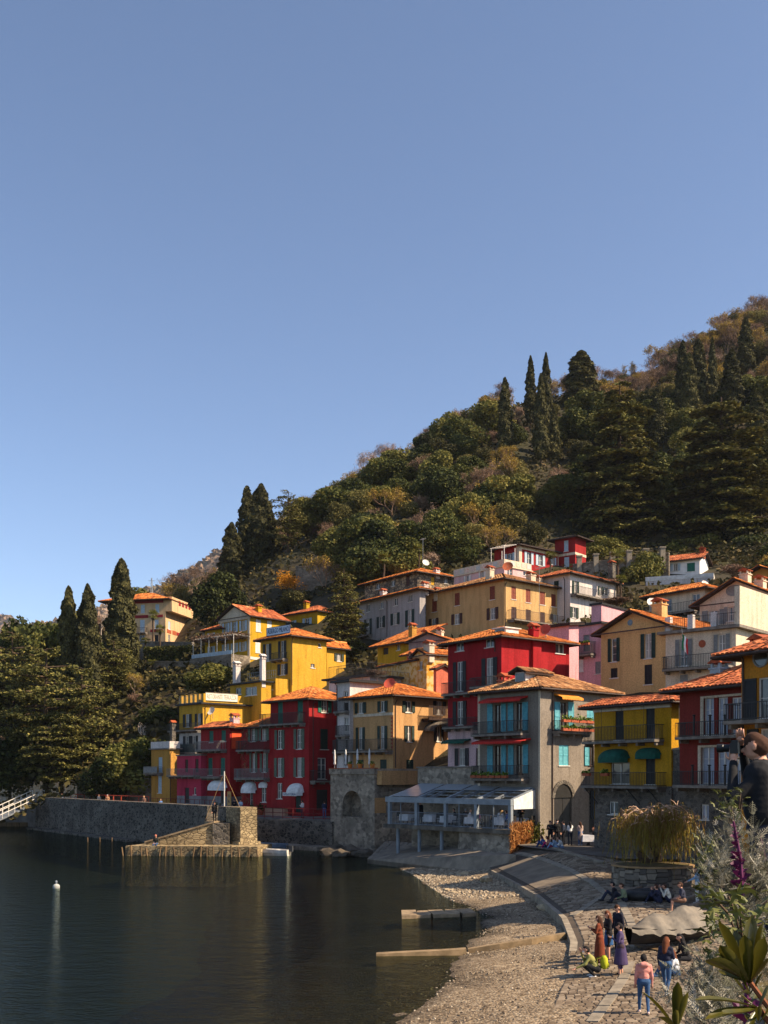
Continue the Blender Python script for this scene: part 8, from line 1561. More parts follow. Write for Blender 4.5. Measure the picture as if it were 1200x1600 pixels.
for (x, dy, f, lb, top, hr, lg_) in [(395, 1.9, 90, 'diner in dark clothes at the left middle of the deck', (40, 36, 40), 'black', False), (482, 1.7, 0, 'white haired diner seen from behind on the deck', (60, 54, 52), 'grey', False), (560, 0.8, -90, 'bald diner in a pale shirt facing the pink diner', (220, 206, 200), 'bald', False), (640, 0.8, 80, 'diner in a bright pink top at the deck railing', (206, 70, 130), 'brown', False), (690, 2.4, 0, 'diner in white at the rear table of the deck', (220, 216, 214), 'brown', False), (782, 0.9, -60, 'fair haired diner in a pale patterned top on the deck', (216, 200, 190), 'blonde', True), (830, 1.0, 60, 'diner in grey opposite the fair haired one', (120, 120, 124), 'brown', False), (868, 0.6, 30, 'diner in a bright blue jacket at the right end of the deck', (44, 90, 180), 'brown', False)]:
    person(lb, deckpt(x, 400, dy), f, 'sit', 'lap', 1.7, top, (40, 40, 50), hair=hr, long=lg_, seat=0.46)
person('waiter standing in black at the right end of the deck', deckpt(888, 400, 1.6), 180, 'stand', 'phone', 1.75, (26, 24, 26), (26, 26, 28), hair='brown')
person('seated person with a cap on the low quay with legs over the edge', on_z(243, 1336, 0.05)+Vector((0, 0.25, 0.42)), 175, 'sit', 'lap', 1.74, (44, 48, 44), JEAN, (40, 40, 44), 'grey', seat=0.42, cap=(196, 120, 100))
pg_ = Vector((-13.6, 91.4)).lerp(Vector((-44.6, 132.0)), 1.5/24); person('standing person in dark jacket in the gap of the pier wall', (pg_.x, pg_.y, 2.7), 180, 'stand', 'down', 1.74, (44, 40, 38), (30, 30, 36), hair='auburn')
for i, (px, d, lb, top, hr, f) in enumerate([(76, 134.5, 'person in olive brown behind the far left end of the pier wall', (110, 90, 50), 'brown', 150), (97, 132, 'person in a white shirt behind the pier wall near its left end', (228, 226, 224), 'black', 160), (118, 129, 'child in blue peeping over the pier wall', (90, 110, 140), 'brown', 180), (141, 126.5, 'person in black left of the brown barrier boards', (30, 30, 34), 'brown', 120), (154, 125, 'person in dark grey blue behind the barrier boards', (60, 66, 80), 'brown', 240), (168, 123.5, 'person in tan leaning on the pier wall', (178, 130, 96), 'grey', 180), (225, 116, 'person leaning over the pier wall in brown and white', (130, 96, 80), 'blonde', 170), (251, 113, 'child in sky blue at the pier wall before the pink house', (96, 130, 180), 'blonde', 185)]):
    person(lb, ((px-600)/F*d, d, 2.85), f, 'stand', 'lap', 1.45 if 'child' in lb else 1.74, top, (40, 44, 60), hair=hr)
for (px, py, lb, top, bot, hr, f) in [(376, 1258, 'person in pale blue walking past the middle red house awning', (170, 186, 200), (120, 130, 150), 'brown', 160), (366, 1257, 'person in black beside the menu stand under the red houses', (28, 28, 30), (28, 28, 32), 'black', 190), (473, 1272, 'person in a white top with a red bag below the shop awning', (224, 216, 212), (44, 48, 66), 'black', 60), (507, 1275, 'person in dark blue top and jeans near the arched door', (40, 50, 78), (70, 100, 150), 'brown', 10)]:
    d = float(np.interp(px, [366, 376, 473, 507], [106.2, 105.0, 100.6, 98.4])); person(lb, on_z(px, HZ+(CAMZ-2.73)*F/d, 2.73), f, 'stand', 'phone', 1.72, top, bot, hair=hr)
MAN = person('photographer in a black quilted jacket holding a camera to the eye at the right edge', (3.49, 9.4, 5.5), 62, 'stand', ('photo', 'brow'), 1.82, (30, 30, 33), (40, 44, 58), (30, 28, 28), 'brown', near=True, bulk=1.16, quilt=True, tall=0.05)
finish_people()
hd = MAN.matrix_basis @ Vector((0.0, 0.24*1.07, 1.63*1.07)); t = empty('camera', hd, R(62), 'black camera held to the photographer\'s face', 'camera'); m = MB(); m.box(-0.07, 0.07, -0.035, 0.035, -0.05, 0.05); m.box(-0.03, 0.03, -0.03, 0.03, 0.05, 0.075); BLK_ = mat('black_camera_body', (0.012, 0.012, 0.013), (0.02, 0.02, 0.02), scale=20, rough=0.4); m.build('body', BLK_, t); m = MB(); m.tube([(0, 0.03, 0), (0, 0.1, 0), (0, 0.105, 0), (0, 0.16, 0)], [0.036, 0.036, 0.041, 0.041], 14); m.build('lens', BLK_, t)
# ------------------------------------------------------------------ square: planter, willow, boats, lamp, small things
pc = Vector((13.9, 53.0, 0)); RX, RY, PT = 2.1, 1.8, 2.28; zb = float(pave_z(13.0, 51.0))-0.3
pt = empty('stone_planter', (pc.x, pc.y, zb), 0, 'round raised planter of dark field stones holding the willow', 'planter'); PST = [mat('planter_stone_%d' % k, srgb(*c), tuple(x*0.7 for x in srgb(*c)), scale=4, rough=0.9, bump=0.5, bscale=8) for k, c in enumerate(((124, 112, 98), (150, 136, 118), (98, 90, 82)))]
hh = PT-zb; rows = 5; m = MB(); m.lathe((0, 0, -0.3), [(1, 0), (1, hh+0.2)], 32, sx=RX-0.12, sy=RY-0.12); m.build('core', mat('dark_mortar', srgb(104, 94, 82), srgb(80, 72, 62), scale=4), pt)
rr = random.Random(8)
nc = 30; ed_ = [2*math.pi*(k+rr.uniform(-0.28, 0.28))/nc for k in range(nc)]; ed_.append(ed_[0]+2*math.pi)
for k in range(nc):
    zs_ = [0.0]
    while zs_[-1] < hh-0.12: zs_.append(min(hh-0.02, zs_[-1]+rr.uniform(0.16, 0.42)))
    for z0, z1 in zip(zs_, zs_[1:]):
        if z1-z0 < 0.05: continue
        o_ = rr.uniform(-0.02, 0.07); sk = [rr.uniform(-0.028, 0.028) for _ in range(8)]; g_ = 0.012; a0, a1 = ed_[k]+0.006, ed_[k+1]-0.006
        P = lambda an, q, z: ((RX-0.16+q)*math.cos(an), (RY-0.16+q)*math.sin(an), z)
        m = MB(); m.hexa([P(a0, 0, z0+g_), P(a0+sk[0], 0.11+o_, z0+g_+abs(sk[1])), P(a1+sk[2], 0.11+o_, z0+g_+abs(sk[3])), P(a1, 0, z0+g_), P(a0, 0, z1-g_), P(a0+sk[4], 0.11+o_, z1-g_-abs(sk[5])), P(a1+sk[6], 0.11+o_, z1-g_-abs(sk[7])), P(a1, 0, z1-g_)]); m.build('stone', rr.choice(PST), pt)
m = MB(); m.lathe((0, 0, hh), [(1.01, -0.02), (1.01, 0.07)], 32, sx=RX, sy=RY); m.build('coping', mat('planter_coping', srgb(168, 134, 92), srgb(134, 106, 74), scale=3), pt); m = MB(); m.lathe((0, 0, hh+0.08), [(1, 0), (0.7, 0.05), (0.2, 0.12)], 24, sx=RX*0.9, sy=RY*0.9); m.build('soil', mat('planter_soil', srgb(96, 84, 44), srgb(70, 56, 36), scale=3, bump=0.6), pt)
# willow
wl = empty('weeping_willow', (pc.x+0.1, pc.y, PT+0.1), 0, 'weeping willow with golden hanging twigs and pale gnarled limbs in the round planter', 'tree'); b = MB(); rr = random.Random(3); b.tube([(0.1, 0, -0.3), (0.15, 0, 0.4), (-0.05, 0.05, 1.0), (0, 0, 1.7)], [0.3, 0.22, 0.2, 0.14], 8); b.tube([(-0.3, -0.3, -0.1), (-0.7, -0.4, 0.35), (-1.0, -0.4, 0.6)], [0.24, 0.2, 0.16], 7)
anch = []; WB_ = mat('pale_willow_bark', srgb(196, 164, 138), srgb(150, 118, 94), scale=6, rough=0.9); lb_ = MB()
for k in range(15):
    a = 2*math.pi*k/15+rr.uniform(-0.2, 0.2); L = rr.uniform(1.2, 2.15); pts = [Vector((0, 0, 1.5))]; hk_ = rr.uniform(0.85, 1.5)
    for j in range(1, 8):
        t = j/7; r_ = L*t; hz_ = 1.5+(hk_ if j > 1 else 0.9)*math.sin(t*2.55); pts.append(Vector((r_*math.cos(a)+rr.uniform(-0.12, 0.12), r_*math.sin(a)*0.85+rr.uniform(-0.12, 0.12), hz_)))
    lb_.tube(pts, [0.09, 0.08, 0.065, 0.055, 0.045, 0.035, 0.025, 0.015], 5)
    for j in range(2, 8):
        anch += [pts[j]]*3
        for q in range(2):
            d = Vector((rr.uniform(-1, 1), rr.uniform(-1, 1), rr.uniform(-0.2, 0.25))).normalized()*rr.uniform(0.25, 0.6); e = pts[j]+d; lb_.tube([pts[j], pts[j]+d*0.5+Vector((0, 0, 0.06)), e], [0.028, 0.02, 0.01], 4); anch += [e]*3
b.build('trunk', BARK, wl); lb_.build('limbs', WB_, wl); Q = []; Vv = []
for p in anch:
    for _ in range(2 if rr.random() < 0.3 else 1):
        x, y = p.x+rr.gauss(0, 0.2), p.y+rr.gauss(0, 0.2); z = p.z+rr.uniform(-0.15, 0.05); rl = math.hypot(x, y)+0.01; ox, oy = x/rl, y/rl; arc_ = rr.uniform(0.1, 0.3); ln = rr.uniform(0.5, 1.0)*rr.uniform(0.5, 3.0); n = max(3, int(ln/0.16)); dx, dy = rr.gauss(0, 0.03), rr.gauss(0, 0.03); tone = rr.random()
        for j in range(n):
            f0_, f1_ = j/n, (j+1)/n; z0, z1 = z+0.1*math.sin(min(1, f0_*3)*3.1)-ln*f0_**1.3, z+0.1*math.sin(min(1, f1_*3)*3.1)-ln*f1_**1.3; x += ox*arc_*(1-f0_)**3/n*2.2; y += oy*arc_*(1-f0_)**3/n*2.2; w = 0.013; an = rr.uniform(0, 3); cx, sx_ = w*math.cos(an), w*math.sin(an); xa, ya = x+dx*j, y+dy*j; Q.append([(xa-cx, ya-sx_, z0), (xa+cx, ya+sx_, z0), (xa+dx+cx, ya+dy+sx_, z1), (xa+dx-cx, ya+dy-sx_, z1)]); Vv.append(np.clip(tone*0.6+0.4*j/n+rr.gauss(0, 0.08), 0, 1))
            if j % 2 == 0: lx, ly = rr.gauss(0, 0.05), rr.gauss(0, 0.05); Q.append([(xa, ya, z0), (xa+lx*0.5-0.012, ya+ly*0.5, z0-0.04), (xa+lx, ya+ly, z0-0.1), (xa+lx*0.5+0.012, ya+ly*0.5, z0-0.05)]); Vv.append(rr.random())
tag(obj('hanging_twigs', quads_mesh('hanging_twigs', Q, Vv, attr_mat('willow_twigs', [(0, srgb(118, 80, 56)), (0.3, srgb(128, 100, 50)), (0.7, srgb(126, 114, 40)), (1, srgb(154, 140, 60))], trans=0.2)), wl), kind='stuff')
# covered boat on the cobbles
b0, b1 = gp(984, 1490), gp(1108, 1466); bl = empty('covered_boat', b0, math.atan2(b1.y-b0.y, b1.x-b0.x), 'black rowing boat under a grey tarpaulin drawn up on the cobbles', 'boat'); L = (b1-b0).length*1.05; tilt = math.atan2(b1.z-b0.z, L); bl.rotation_euler = (0, -tilt, bl.rotation_euler[2]); hull = MB(); n, k = 36, 9; g = []; tg = []
for i in range(n+1):
    t = i/n; w = 0.7*math.sin(math.pi*min(1, 0.06+t*0.62))**0.7*(1 if t < 0.8 else 1-0.25*(t-0.8)/0.2); sh = 0.62+0.16*(1-t)**2; g.append([(L*t-0.25*(1-t)*(1-abs(j/k*2-1)) if False else L*t, w*math.sin((j/k-0.5)*math.pi), 0.12+(sh-0.12)*(1-math.cos((j/k-0.5)*math.pi))**0.8+0.18*(1-t)**3) for j in range(k+1)])
    ridge_ = float(np.interp(t, [0, 0.1, 0.3, 0.45, 0.64, 0.82, 1], [0.05, 0.2, 0.55, 0.44, 0.74, 0.6, 0.5])); row = []
    for j in range(13):
        q = j/12*2-1; drop = abs(q)**1.15; fold = 0.11*(abs(math.sin(t*19+q*1.5))-0.6)*abs(q)+0.05*(abs(math.sin(t*33+q*6+1))-0.6); row.append((L*t+0.03*q, (w+0.07)*q*(1+0.02*math.sin(t*30)), sh+ridge_*(1-drop)*min(1, t*5+0.1)*min(1, (1.02-t)*6)-0.16*max(0, abs(q)-0.8)*5+fold*0.8+0.12*(1-t)**3))
    tg.append(row)
for G_, mbx in ((g, hull),):
    for i in range(n):
        for j in range(k): mbx.quad(G_[i][j], G_[i+1][j], G_[i+1][j+1], G_[i][j+1])
hull.poly([g[n][j] for j in range(k+1)]); hull.build('hull', mat('black_hull_paint', (0.012, 0.012, 0.014), (0.03, 0.028, 0.026), scale=3, rough=0.5), bl, smooth=True); tb = MB()
for i in range(n):
    for j in range(12): tb.quad(tg[i][j], tg[i+1][j], tg[i+1][j+1], tg[i][j+1])
tb.poly(list(reversed(tg[n]))); bm_o = tb.build('tarpaulin', mat('grey_tarpaulin', srgb(124, 114, 100), srgb(94, 88, 80), scale=2, rough=0.7, bump=0.5, bscale=7, bdist=0.03), bl, smooth=True)
for q in (bm_o,):
    bm = bmesh.new(); bm.from_mesh(q.data); bmesh.ops.remove_doubles(bm, verts=bm.verts, dist=0.001); bmesh.ops.subdivide_edges(bm, edges=bm.edges, cuts=1, use_grid_fill=True, smooth=0.15); bm.to_mesh(q.data); bm.free(); q.data.polygons.foreach_set('use_smooth', [True]*len(q.data.polygons))
m = MB(); m.box(0.5, L*0.95, -0.05, 0.05, -0.02, 0.14); m.build('keel', BARK, bl); m = MB(); m.box(L*0.2, L*0.28, -0.7, 0.7, -0.08, 0.1); m.build('chock', PILE, bl)
# dark dinghy, timber beams, bench near the planter
t = empty('dinghy', gp(1014, 1406), R(20), 'black rubber dinghy lying below the planter', 'boat'); m = MB(); ring = [(1.05*math.cos(a*math.pi/10), 0.55*math.sin(a*math.pi/10), 0.25) for a in range(21)]; m.tube(ring, 0.24, 10, cap=False); m.build('tube', mat('black_rubber', (0.014, 0.013, 0.013), (0.03, 0.028, 0.026), scale=5, rough=0.5), t, smooth=True); m = MB(); m.box(-0.9, 0.9, -0.4, 0.4, 0.05, 0.12); m.build('floor', BARK, t)
def beam(label, a, b, w=0.16, h=0.16):
    a, b = Vector(a), Vector(b); t = empty('timber_beam', a, math.atan2(b.y-a.y, b.x-a.x), label, 'beam', 'timber beams'); L = (b-a).length; m = MB(); m.hexa([(0, -w/2, 0), (L, -w/2, b.z-a.z), (L, w/2, b.z-a.z), (0, w/2, 0), (0.03, -w/2, h), (L-0.02, -w/2, h+b.z-a.z), (L, w/2, h+b.z-a.z), (0, w/2, h)]); m.build('beam', mat('grey_timber', srgb(140, 124, 106), srgb(104, 92, 80), scale=5, stretch=(0.3, 1, 1)), t)
beam('long grey timber beam from the seated pair up to the planter', gp(978, 1402), gp(1050, 1378)); beam('grey timber beam behind the dinghy', gp(985, 1394), gp(1045, 1374)); beam('short timber beam by the person in shorts', gp(1068, 1412), gp(1108, 1400), 0.2, 0.25); beam('lower timber rail beside the person in shorts', gp(1074, 1422), gp(1112, 1410), 0.18, 0.2)
# street lamp on the square
lp = Vector(((1148-600)/F*40, 40, float(pave_z(13.7, 40)))); top_z = at(1148, 1176, 40).z; t = empty('street_lamp', lp, 0, 'black cast iron lantern post before the brown red house', 'street lamp'); m = MB(); hL = top_z-lp.z-0.75; m.tube([(0, 0, 0), (0, 0, hL*0.5), (0, 0, hL)], [0.09, 0.06, 0.045], 8); m.build('post', IRON, t); m = MB(); z = hL
m.lathe((0, 0, z), [(0.03, 0), (0.1, 0.04), (0.05, 0.1)], 8); m.lathe((0, 0, z+0.5), [(0.2, 0), (0.22, 0.03), (0.1, 0.16), (0.03, 0.24)], 6); [m.tube([(0.08*math.cos(a*1.047), 0.08*math.sin(a*1.047), z+0.08), (0.18*math.cos(a*1.047), 0.18*math.sin(a*1.047), z+0.5)], 0.012, 4) for a in range(6)]; m.build('lantern_frame', IRON, t); m = MB(); m.lathe((0, 0, z+0.1), [(0.07, 0), (0.17, 0.4)], 6); m.build('lantern_glass', mat('frosted_glass', srgb(180, 180, 176), rough=0.3), t)
# dry hanging plant and dark hedge at the deck corner
p0 = DKM @ Vector((A_ if False else dk.A+0.1, -0.1, D0)); c = RNG.random((2200, 3)); x = c[:, 0]*2.6; z = 0.5-2.6*c[:, 2]**0.8*(1-0.55*c[:, 0]); y = (c[:, 1]-0.5)*0.5-0.15; C_ = np.stack([x*0.72, x*0.69+y, z], 1); t = obj('trailing_plant', quads_mesh('trailing_plant', leaf_quads(C_, 0.2, up=4, aspect=0.12), RNG.random(2200), attr_mat('dry_straw', [(0, srgb(120, 72, 34)), (0.5, srgb(170, 112, 58)), (1, srgb(204, 150, 88))], trans=0.2))); t.location = p0+Vector((-0.1, -0.2, 0)); tag(t, 'dry orange brown trailing plant hanging over the deck corner', 'plant')
c = RNG.normal(size=(1100, 3))*[0.4, 0.4, 0.42]; t = obj('dark_bush', leaf_mesh('dark_bush', c, 0.14, EVG)); t.location = p0+Vector((1.7, 1.9, -0.35)); tag(t, 'dark green bush between the deck corner and the archway', 'bush')
# small motor boats moored at the pier end
def boat(loc, rz, Lb, W, col, label, motor=False):
    t = empty('motor_boat', loc, rz, label, 'boat', 'moored boats'); m = MB(); n, k = 10, 8; g = []
    for i in range(n+1): tt = i/n; w = W/2*math.sin(math.pi*(0.5+0.5*tt*0.96))**0.6 if tt > 0.3 else W/2; g.append([(Lb*tt, w*math.sin((j/k-0.5)*math.pi), -0.25+(0.75+0.2*tt*tt)*(1-math.cos((j/k-0.5)*math.pi))) for j in range(k+1)])
    for i in range(n):
        for j in range(k): m.quad(g[i][j], g[i+1][j], g[i+1][j+1], g[i][j+1])
    m.poly([g[0][j] for j in range(k, -1, -1)]); m.build('hull', col, t, smooth=True); m = MB(); m.box(0.1, Lb*0.75, -W*0.42, W*0.42, 0.22, 0.26); m.build('floor', GREYS, t); m = MB(); m.box(Lb*0.3, Lb*0.36, -W*0.45, W*0.45, 0.4, 0.45); m.build('seat', WHITE, t)
    if motor: m = MB(); m.box(-0.32, -0.02, -0.14, 0.14, 0.35, 0.85); m.tube([(-0.15, 0, 0.4), (-0.15, 0, -0.5)], 0.06, 6); m.build('outboard_motor', mat('motor_grey', srgb(60, 62, 66)), t)
boat(on_z(452, 1337, 0), R(165), 3.6, 1.3, WHITE, 'small white motor boat moored at the tip of the quay', True); boat(on_z(446, 1328, 0)+Vector((0, 1, 0)), R(172), 4.0, 1.5, mat('blue_cover', srgb(120, 140, 160), srgb(90, 110, 130)), 'blue covered boat behind the white motor boat')
# shop things under the red houses
for (px, py, d, lb) in [(342, 1262, 112, 'terracotta tub with a shrub left of the flagpole foot'), (396, 1262, 109, 'terracotta tub by the middle red house door'), (409, 1264, 108.5, 'terracotta tub right of the middle red house door')]:
    p = Vector(((px-600)/F*d, d-1.2, 2.72)); t = empty('plant_tub', p, 0, lb, 'pot', 'tubs on the promenade'); m = MB(); m.lathe((0, 0, 0), [(0.25, 0), (0.36, 0.5), (0.4, 0.52), (0.38, 0.6)], 12); m.build('pot', TERRA, t); obj('shrub', leaf_mesh('shrub', RNG.normal(size=(120, 3))*0.2+[0, 0, 0.8], 0.1, EVG), t)
h = HS['redmid']; p = h.loc('F', 540, 1330, 0.5); t = empty('menu_banner', (p.x, p.y, 2.72), -h.a, 'tall ochre banner reading BAR at the foot of the red houses', 'banner'); m = MB(); m.box(-0.3, 0.3, -0.05, 0.05, 0.0, 2.4); m.build('board', mat('ochre_banner', srgb(206, 160, 96), srgb(180, 136, 80)), t)
for k, ch in enumerate('BAR'): o = obj('lettering', text_mesh('lettering', ch, 0.5, MATS['navy_ink']), t); o.location = (0, -0.06, 1.9-k*0.6); o.rotation_euler = (R(90), 0, 0)
for k in range(3): h = HS['redbig'] if k else HS['redmid']; p = h.loc('F', [700, 800, 860][k], 1350, 1.0); t = empty('wooden_planter', (p.x, p.y, 2.72), -h.a, 'long timber planter box under the red house, %s one' % ['left', 'middle', 'right'][k], 'planter', 'timber planters'); m = MB(); m.box(-1.0, 1.0, -0.25, 0.25, 0, 0.75); m.build('box', mat('pale_timber', srgb(190, 146, 116), srgb(160, 118, 92), scale=4, stretch=(0.3, 1, 3)), t); m = MB(); m.box(-1.05, 1.05, -0.3, 0.3, 0.75, 0.8); m.build('rim', PILE, t)
for key, f, x0, x1, y, n, out in (('grey', 'F', 296, 540, 1160, 6, 0.92), ('grey', 'R', 770, 976, 800, 4, 0.82), ('grey', 'R', 768, 976, 856, 4, 0.82), ('pinkhouse', 'F', 48, 190, 640, 6, 0.82), ('mustard', 'F', 110, 160, 690, 1, 0.92), ('mustard', 'F', 226, 276, 690, 1, 0.92)): flower_boxes(HS[key], f, x0, x1, y, n, out)
# ------------------------------------------------------------------ foreground terrace with planting
TER = masonry('terrace_stone', srgb(126, 114, 98), srgb(92, 84, 74), srgb(80, 72, 62), scale=3)
m = MB(); m.prism([(0.75, -2.0), (8, -2.0), (8, 11.0), (4.05, 11.0), (2.2, 6.2), (0.75, 1.9)], -0.5, 5.5); tag(m.build('viewing_terrace', TER), kind='structure')
tr_ = empty('plant_trough', (1.2, 3.6, 5.5), 0, 'long stone plant trough on the terrace edge under the foreground plants', 'planter'); m = MB(); m.prism([(0.86-1.2, 2.1-3.6), (1.9-1.2, 2.1-3.6), (3.0-1.2, 5.6-3.6), (1.96-1.2, 5.6-3.6)], 0.001, 0.42); m.build('trough', KERB, tr_); m = MB(); m.prism([(0.92-1.2, 2.15-3.6), (1.84-1.2, 2.15-3.6), (2.92-1.2, 5.55-3.6), (2.0-1.2, 5.55-3.6)], 0.422, 0.45); m.build('soil', MATS['planter_soil'], tr_)
def leaf_shape(Lf, W, cup=0.12, bend=0.25, seg=7, m=None, lob=0, name='leaf'):
    b = MB(); g = []
    for i in range(seg+1):
        t = i/seg; w = W*min(1.0, 0.22+1.15*t)*max(0.0, 1-t**4.5)**0.5*(1+(0.5*math.sin(t*lob*6.28) if lob else 0)); z = bend*Lf*(t*t); y = Lf*t*(1-0.15*bend*t); g.append([(-w, y, z+cup*w), (-w*0.5, y, z+cup*w*0.25), (0, y, z-0.03*W), (w*0.5, y, z+cup*w*0.25), (w, y, z+cup*w)])
    for i in range(seg):
        for j in range(4): b.quad(g[i][j], g[i][j+1], g[i+1][j+1], g[i+1][j])
    me = b.mesh(name, m); bm = bmesh.new(); bm.from_mesh(me); bmesh.ops.remove_doubles(bm, verts=bm.verts, dist=1e-5); bm.to_mesh(me); bm.free(); me.polygons.foreach_set('use_smooth', [True]*len(me.polygons)); return me
def leafmat(name, a, b, rough, tr=0.2):
    m = mat(name, srgb(*a), srgb(*b), scale=14, rough=rough, spec=0.4); nt = m.node_tree; p = nt.nodes['Principled BSDF']; out = nt.nodes['Material Output']; t = nt.nodes.new('ShaderNodeBsdfTranslucent'); t.inputs[0].default_value = (*srgb(*b), 1); mx = nt.nodes.new('ShaderNodeMixShader'); mx.inputs[0].default_value = tr; nt.links.new(p.outputs[0], mx.inputs[1]); nt.links.new(t.outputs[0], mx.inputs[2]); nt.links.new(mx.outputs[0], out.inputs[0]); return m
LAU = leafmat('laurel_leaf', (52, 58, 20), (92, 84, 28), 0.28); SIL = leafmat('silver_leaf', (142, 138, 124), (108, 106, 92), 0.85); PUR = leafmat('purple_leaf', (104, 30, 82), (76, 22, 58), 0.6); IVY = leafmat('ivy_leaf', (110, 110, 52), (84, 90, 40), 0.55); IVYD = leafmat('dark_ivy_leaf', (60, 66, 34), (80, 84, 44), 0.6)
def put(me, parent, base, d, roll=0.0, s=1.0, name='leaf'):
    """leaf mesh grows along its +Y; laid from base along direction d"""
    d = Vector(d).normalized(); q = d.to_track_quat('Y', 'Z'); o = obj(name, me, parent); o.location = Vector(base)-parent.location; o.rotation_mode = 'QUATERNION'; from mathutils import Quaternion; o.rotation_quaternion = q @ Quaternion((0, 1, 0), roll); o.scale = (s, s, s); return o
LL = [leaf_shape(0.115, 0.0125, 0.5, 0.12, m=LAU), leaf_shape(0.13, 0.014, 0.4, -0.15, m=LAU), leaf_shape(0.10, 0.0115, 0.6, 0.25, m=LAU)]; rr = random.Random(12)
def rosette(label, c, tips, base, extra=0, s0=1.0):
    t = empty('laurel_sprig', base, 0, label, 'plant', 'glossy leaved sprigs'); c = Vector(c); b = MB(); b.tube([Vector((0, 0, 0)), (c-Vector(base))*0.6+Vector((0.01, 0, 0)), c-Vector(base)], [0.012, 0.009, 0.006], 6); b.build('stem', REDBARK, t)
    for tip in tips: tp = Vector(tip); v = tp-c; k = rr.randrange(3); put(LL[k], t, c-v*0.02, v, rr.uniform(-0.7, 0.7), v.length/(0.115, 0.13, 0.10)[k])
    for _ in range(extra): v = Vector((rr.uniform(-1, 1), rr.uniform(-1, 1), rr.uniform(-0.2, 1.0))); put(rr.choice(LL), t, c-Vector((0, 0, rr.uniform(0, 0.05))), v, rr.uniform(-1, 1), s0*rr.uniform(0.7, 1.1))
T_ = lambda px, py, d: at(px, py, d)
rosette('glossy green leaf rosette at the bottom edge before the pink jacket', T_(1056, 1612, 2.5), [T_(1014, 1540, 2.45), T_(1060, 1528, 2.52), T_(1082, 1552, 2.46), T_(1030, 1575, 2.4), T_(1064, 1590, 2.42), T_(1045, 1560, 2.6)], (1.2, 2.6, 5.95), 0)
rosette('big glossy leaf rosette at the right with upright leaves', T_(1172, 1535, 2.3), [T_(1112, 1445, 2.25), T_(1150, 1440, 2.3), T_(1172, 1425, 2.35), T_(1098, 1482, 2.2), T_(1205, 1440, 2.3), T_(1190, 1470, 2.2), T_(1128, 1500, 2.2), T_(1140, 1462, 2.4), T_(1120, 1520, 2.35), T_(1215, 1500, 2.2), T_(1160, 1480, 2.2)], (1.25, 2.4, 5.95), 8, 0.7)
rosette('glossy leaf branch reaching left along the bottom right corner', T_(1185, 1575, 2.1), [T_(1090, 1545, 2.05), T_(1105, 1580, 2.05), T_(1125, 1600, 2.0), T_(1150, 1560, 2.1), T_(1205, 1540, 2.1), T_(1210, 1600, 2.1), T_(1140, 1590, 2.15), T_(1165, 1612, 2.05)], (1.2, 2.25, 5.95), 6, 0.6)
def pinnate(Lf, seed):
    q = random.Random(seed); V4 = []; n = 7
    for i in range(n+1):
        t = i/n; y = Lf*t; z = 0.25*Lf*t*t; V4.append([(-0.0016, y, z), (0.0016, y, z), (0.0014, y+Lf/n, z+0.5*Lf*t/n), (-0.0014, y+Lf/n, z+0.5*Lf*t/n)]); ln = Lf*0.34*math.sin(math.pi*(0.2+0.72*t))*q.uniform(0.8, 1.15)
        for sg in (-1, 1): e = (sg*ln*0.8, y+ln*0.62, z+ln*q.uniform(0.1, 0.45)); w = Lf*0.045; V4.append([(0, y, z), (sg*ln*0.4+w*0.5, y+ln*0.31-w, z+ln*0.12), e, (sg*ln*0.4-w*0.5, y+ln*0.31+w, z+ln*0.12)])
    return np.array(V4)
SLV = [pinnate(0.075, k) for k in range(3)]; SLM = attr_mat('silver_leaf_felt', [(0, srgb(70, 72, 54)), (0.5, srgb(114, 112, 96)), (1, srgb(164, 158, 144))], trans=0.2)
SL = [quads_mesh('leaf', v, np.full(len(v), 0.35+0.3*k), SLM) for k, v in enumerate(SLV)]
def silver(label, pts, n, base, s=1.0, mats_=None):
    t = empty('silver_shrub', base, 0, label, 'plant', 'silver leaved shrubs'); b = MB(); P = [Vector(p) for p in pts]
    for p in P: q = p-Vector(base); b.tube([Vector((0, 0, 0)), q*0.55+Vector((rr.uniform(-0.03, 0.03), rr.uniform(-0.03, 0.03), 0)), q], [0.009, 0.006, 0.003], 5)
    b.build('stems', SIL, t); per = n//len(P)
    for p in P:
        for k in range(per): u = rr.uniform(0.35, 1.0); c = Vector(base).lerp(p, u)+Vector((rr.gauss(0, 0.035), rr.gauss(0, 0.035), rr.gauss(0, 0.025))); a = rr.uniform(0, 6.28); put(rr.choice(mats_ or SL), t, c, (math.cos(a), math.sin(a), rr.uniform(-0.2, 0.9)), rr.uniform(-0.6, 0.6), 0.95*s*rr.uniform(0.7, 1.25))
    Q = []; W_ = []
    for _ in range(480):
        c = Vector(base).lerp(rr.choice(P), rr.uniform(0.35, 1.03))+Vector((rr.gauss(0, 0.045), rr.gauss(0, 0.045), rr.gauss(0, 0.03)))-Vector(base); a = rr.uniform(0, 6.28); M_ = np.array((Vector((math.cos(a), math.sin(a), rr.uniform(-0.1, 1.3))).normalized().to_track_quat('Y', 'Z')).to_matrix()); v = rr.choice(SLV)*s*rr.uniform(0.5, 1.05); Q.append(v @ M_.T+np.array(c)); W_.append(np.full(len(v), rr.random()))
    tag(obj('small_leaves', quads_mesh('small_leaves', np.concatenate(Q), np.concatenate(W_), SLM), t), kind='stuff')
silver('tall silver leaved shrub in the trough beside the photographer', [T_(1150, 1268, 4.6), T_(1130, 1290, 4.5), T_(1112, 1320, 4.5), T_(1175, 1300, 4.6), T_(1195, 1320, 4.6), T_(1120, 1350, 4.4), T_(1165, 1340, 4.5), T_(1185, 1360, 4.5), T_(1140, 1375, 4.4), T_(1205, 1380, 4.5), T_(1115, 1385, 4.4), T_(1200, 1345, 4.7)], 290, T_(1165, 1470, 4.5))
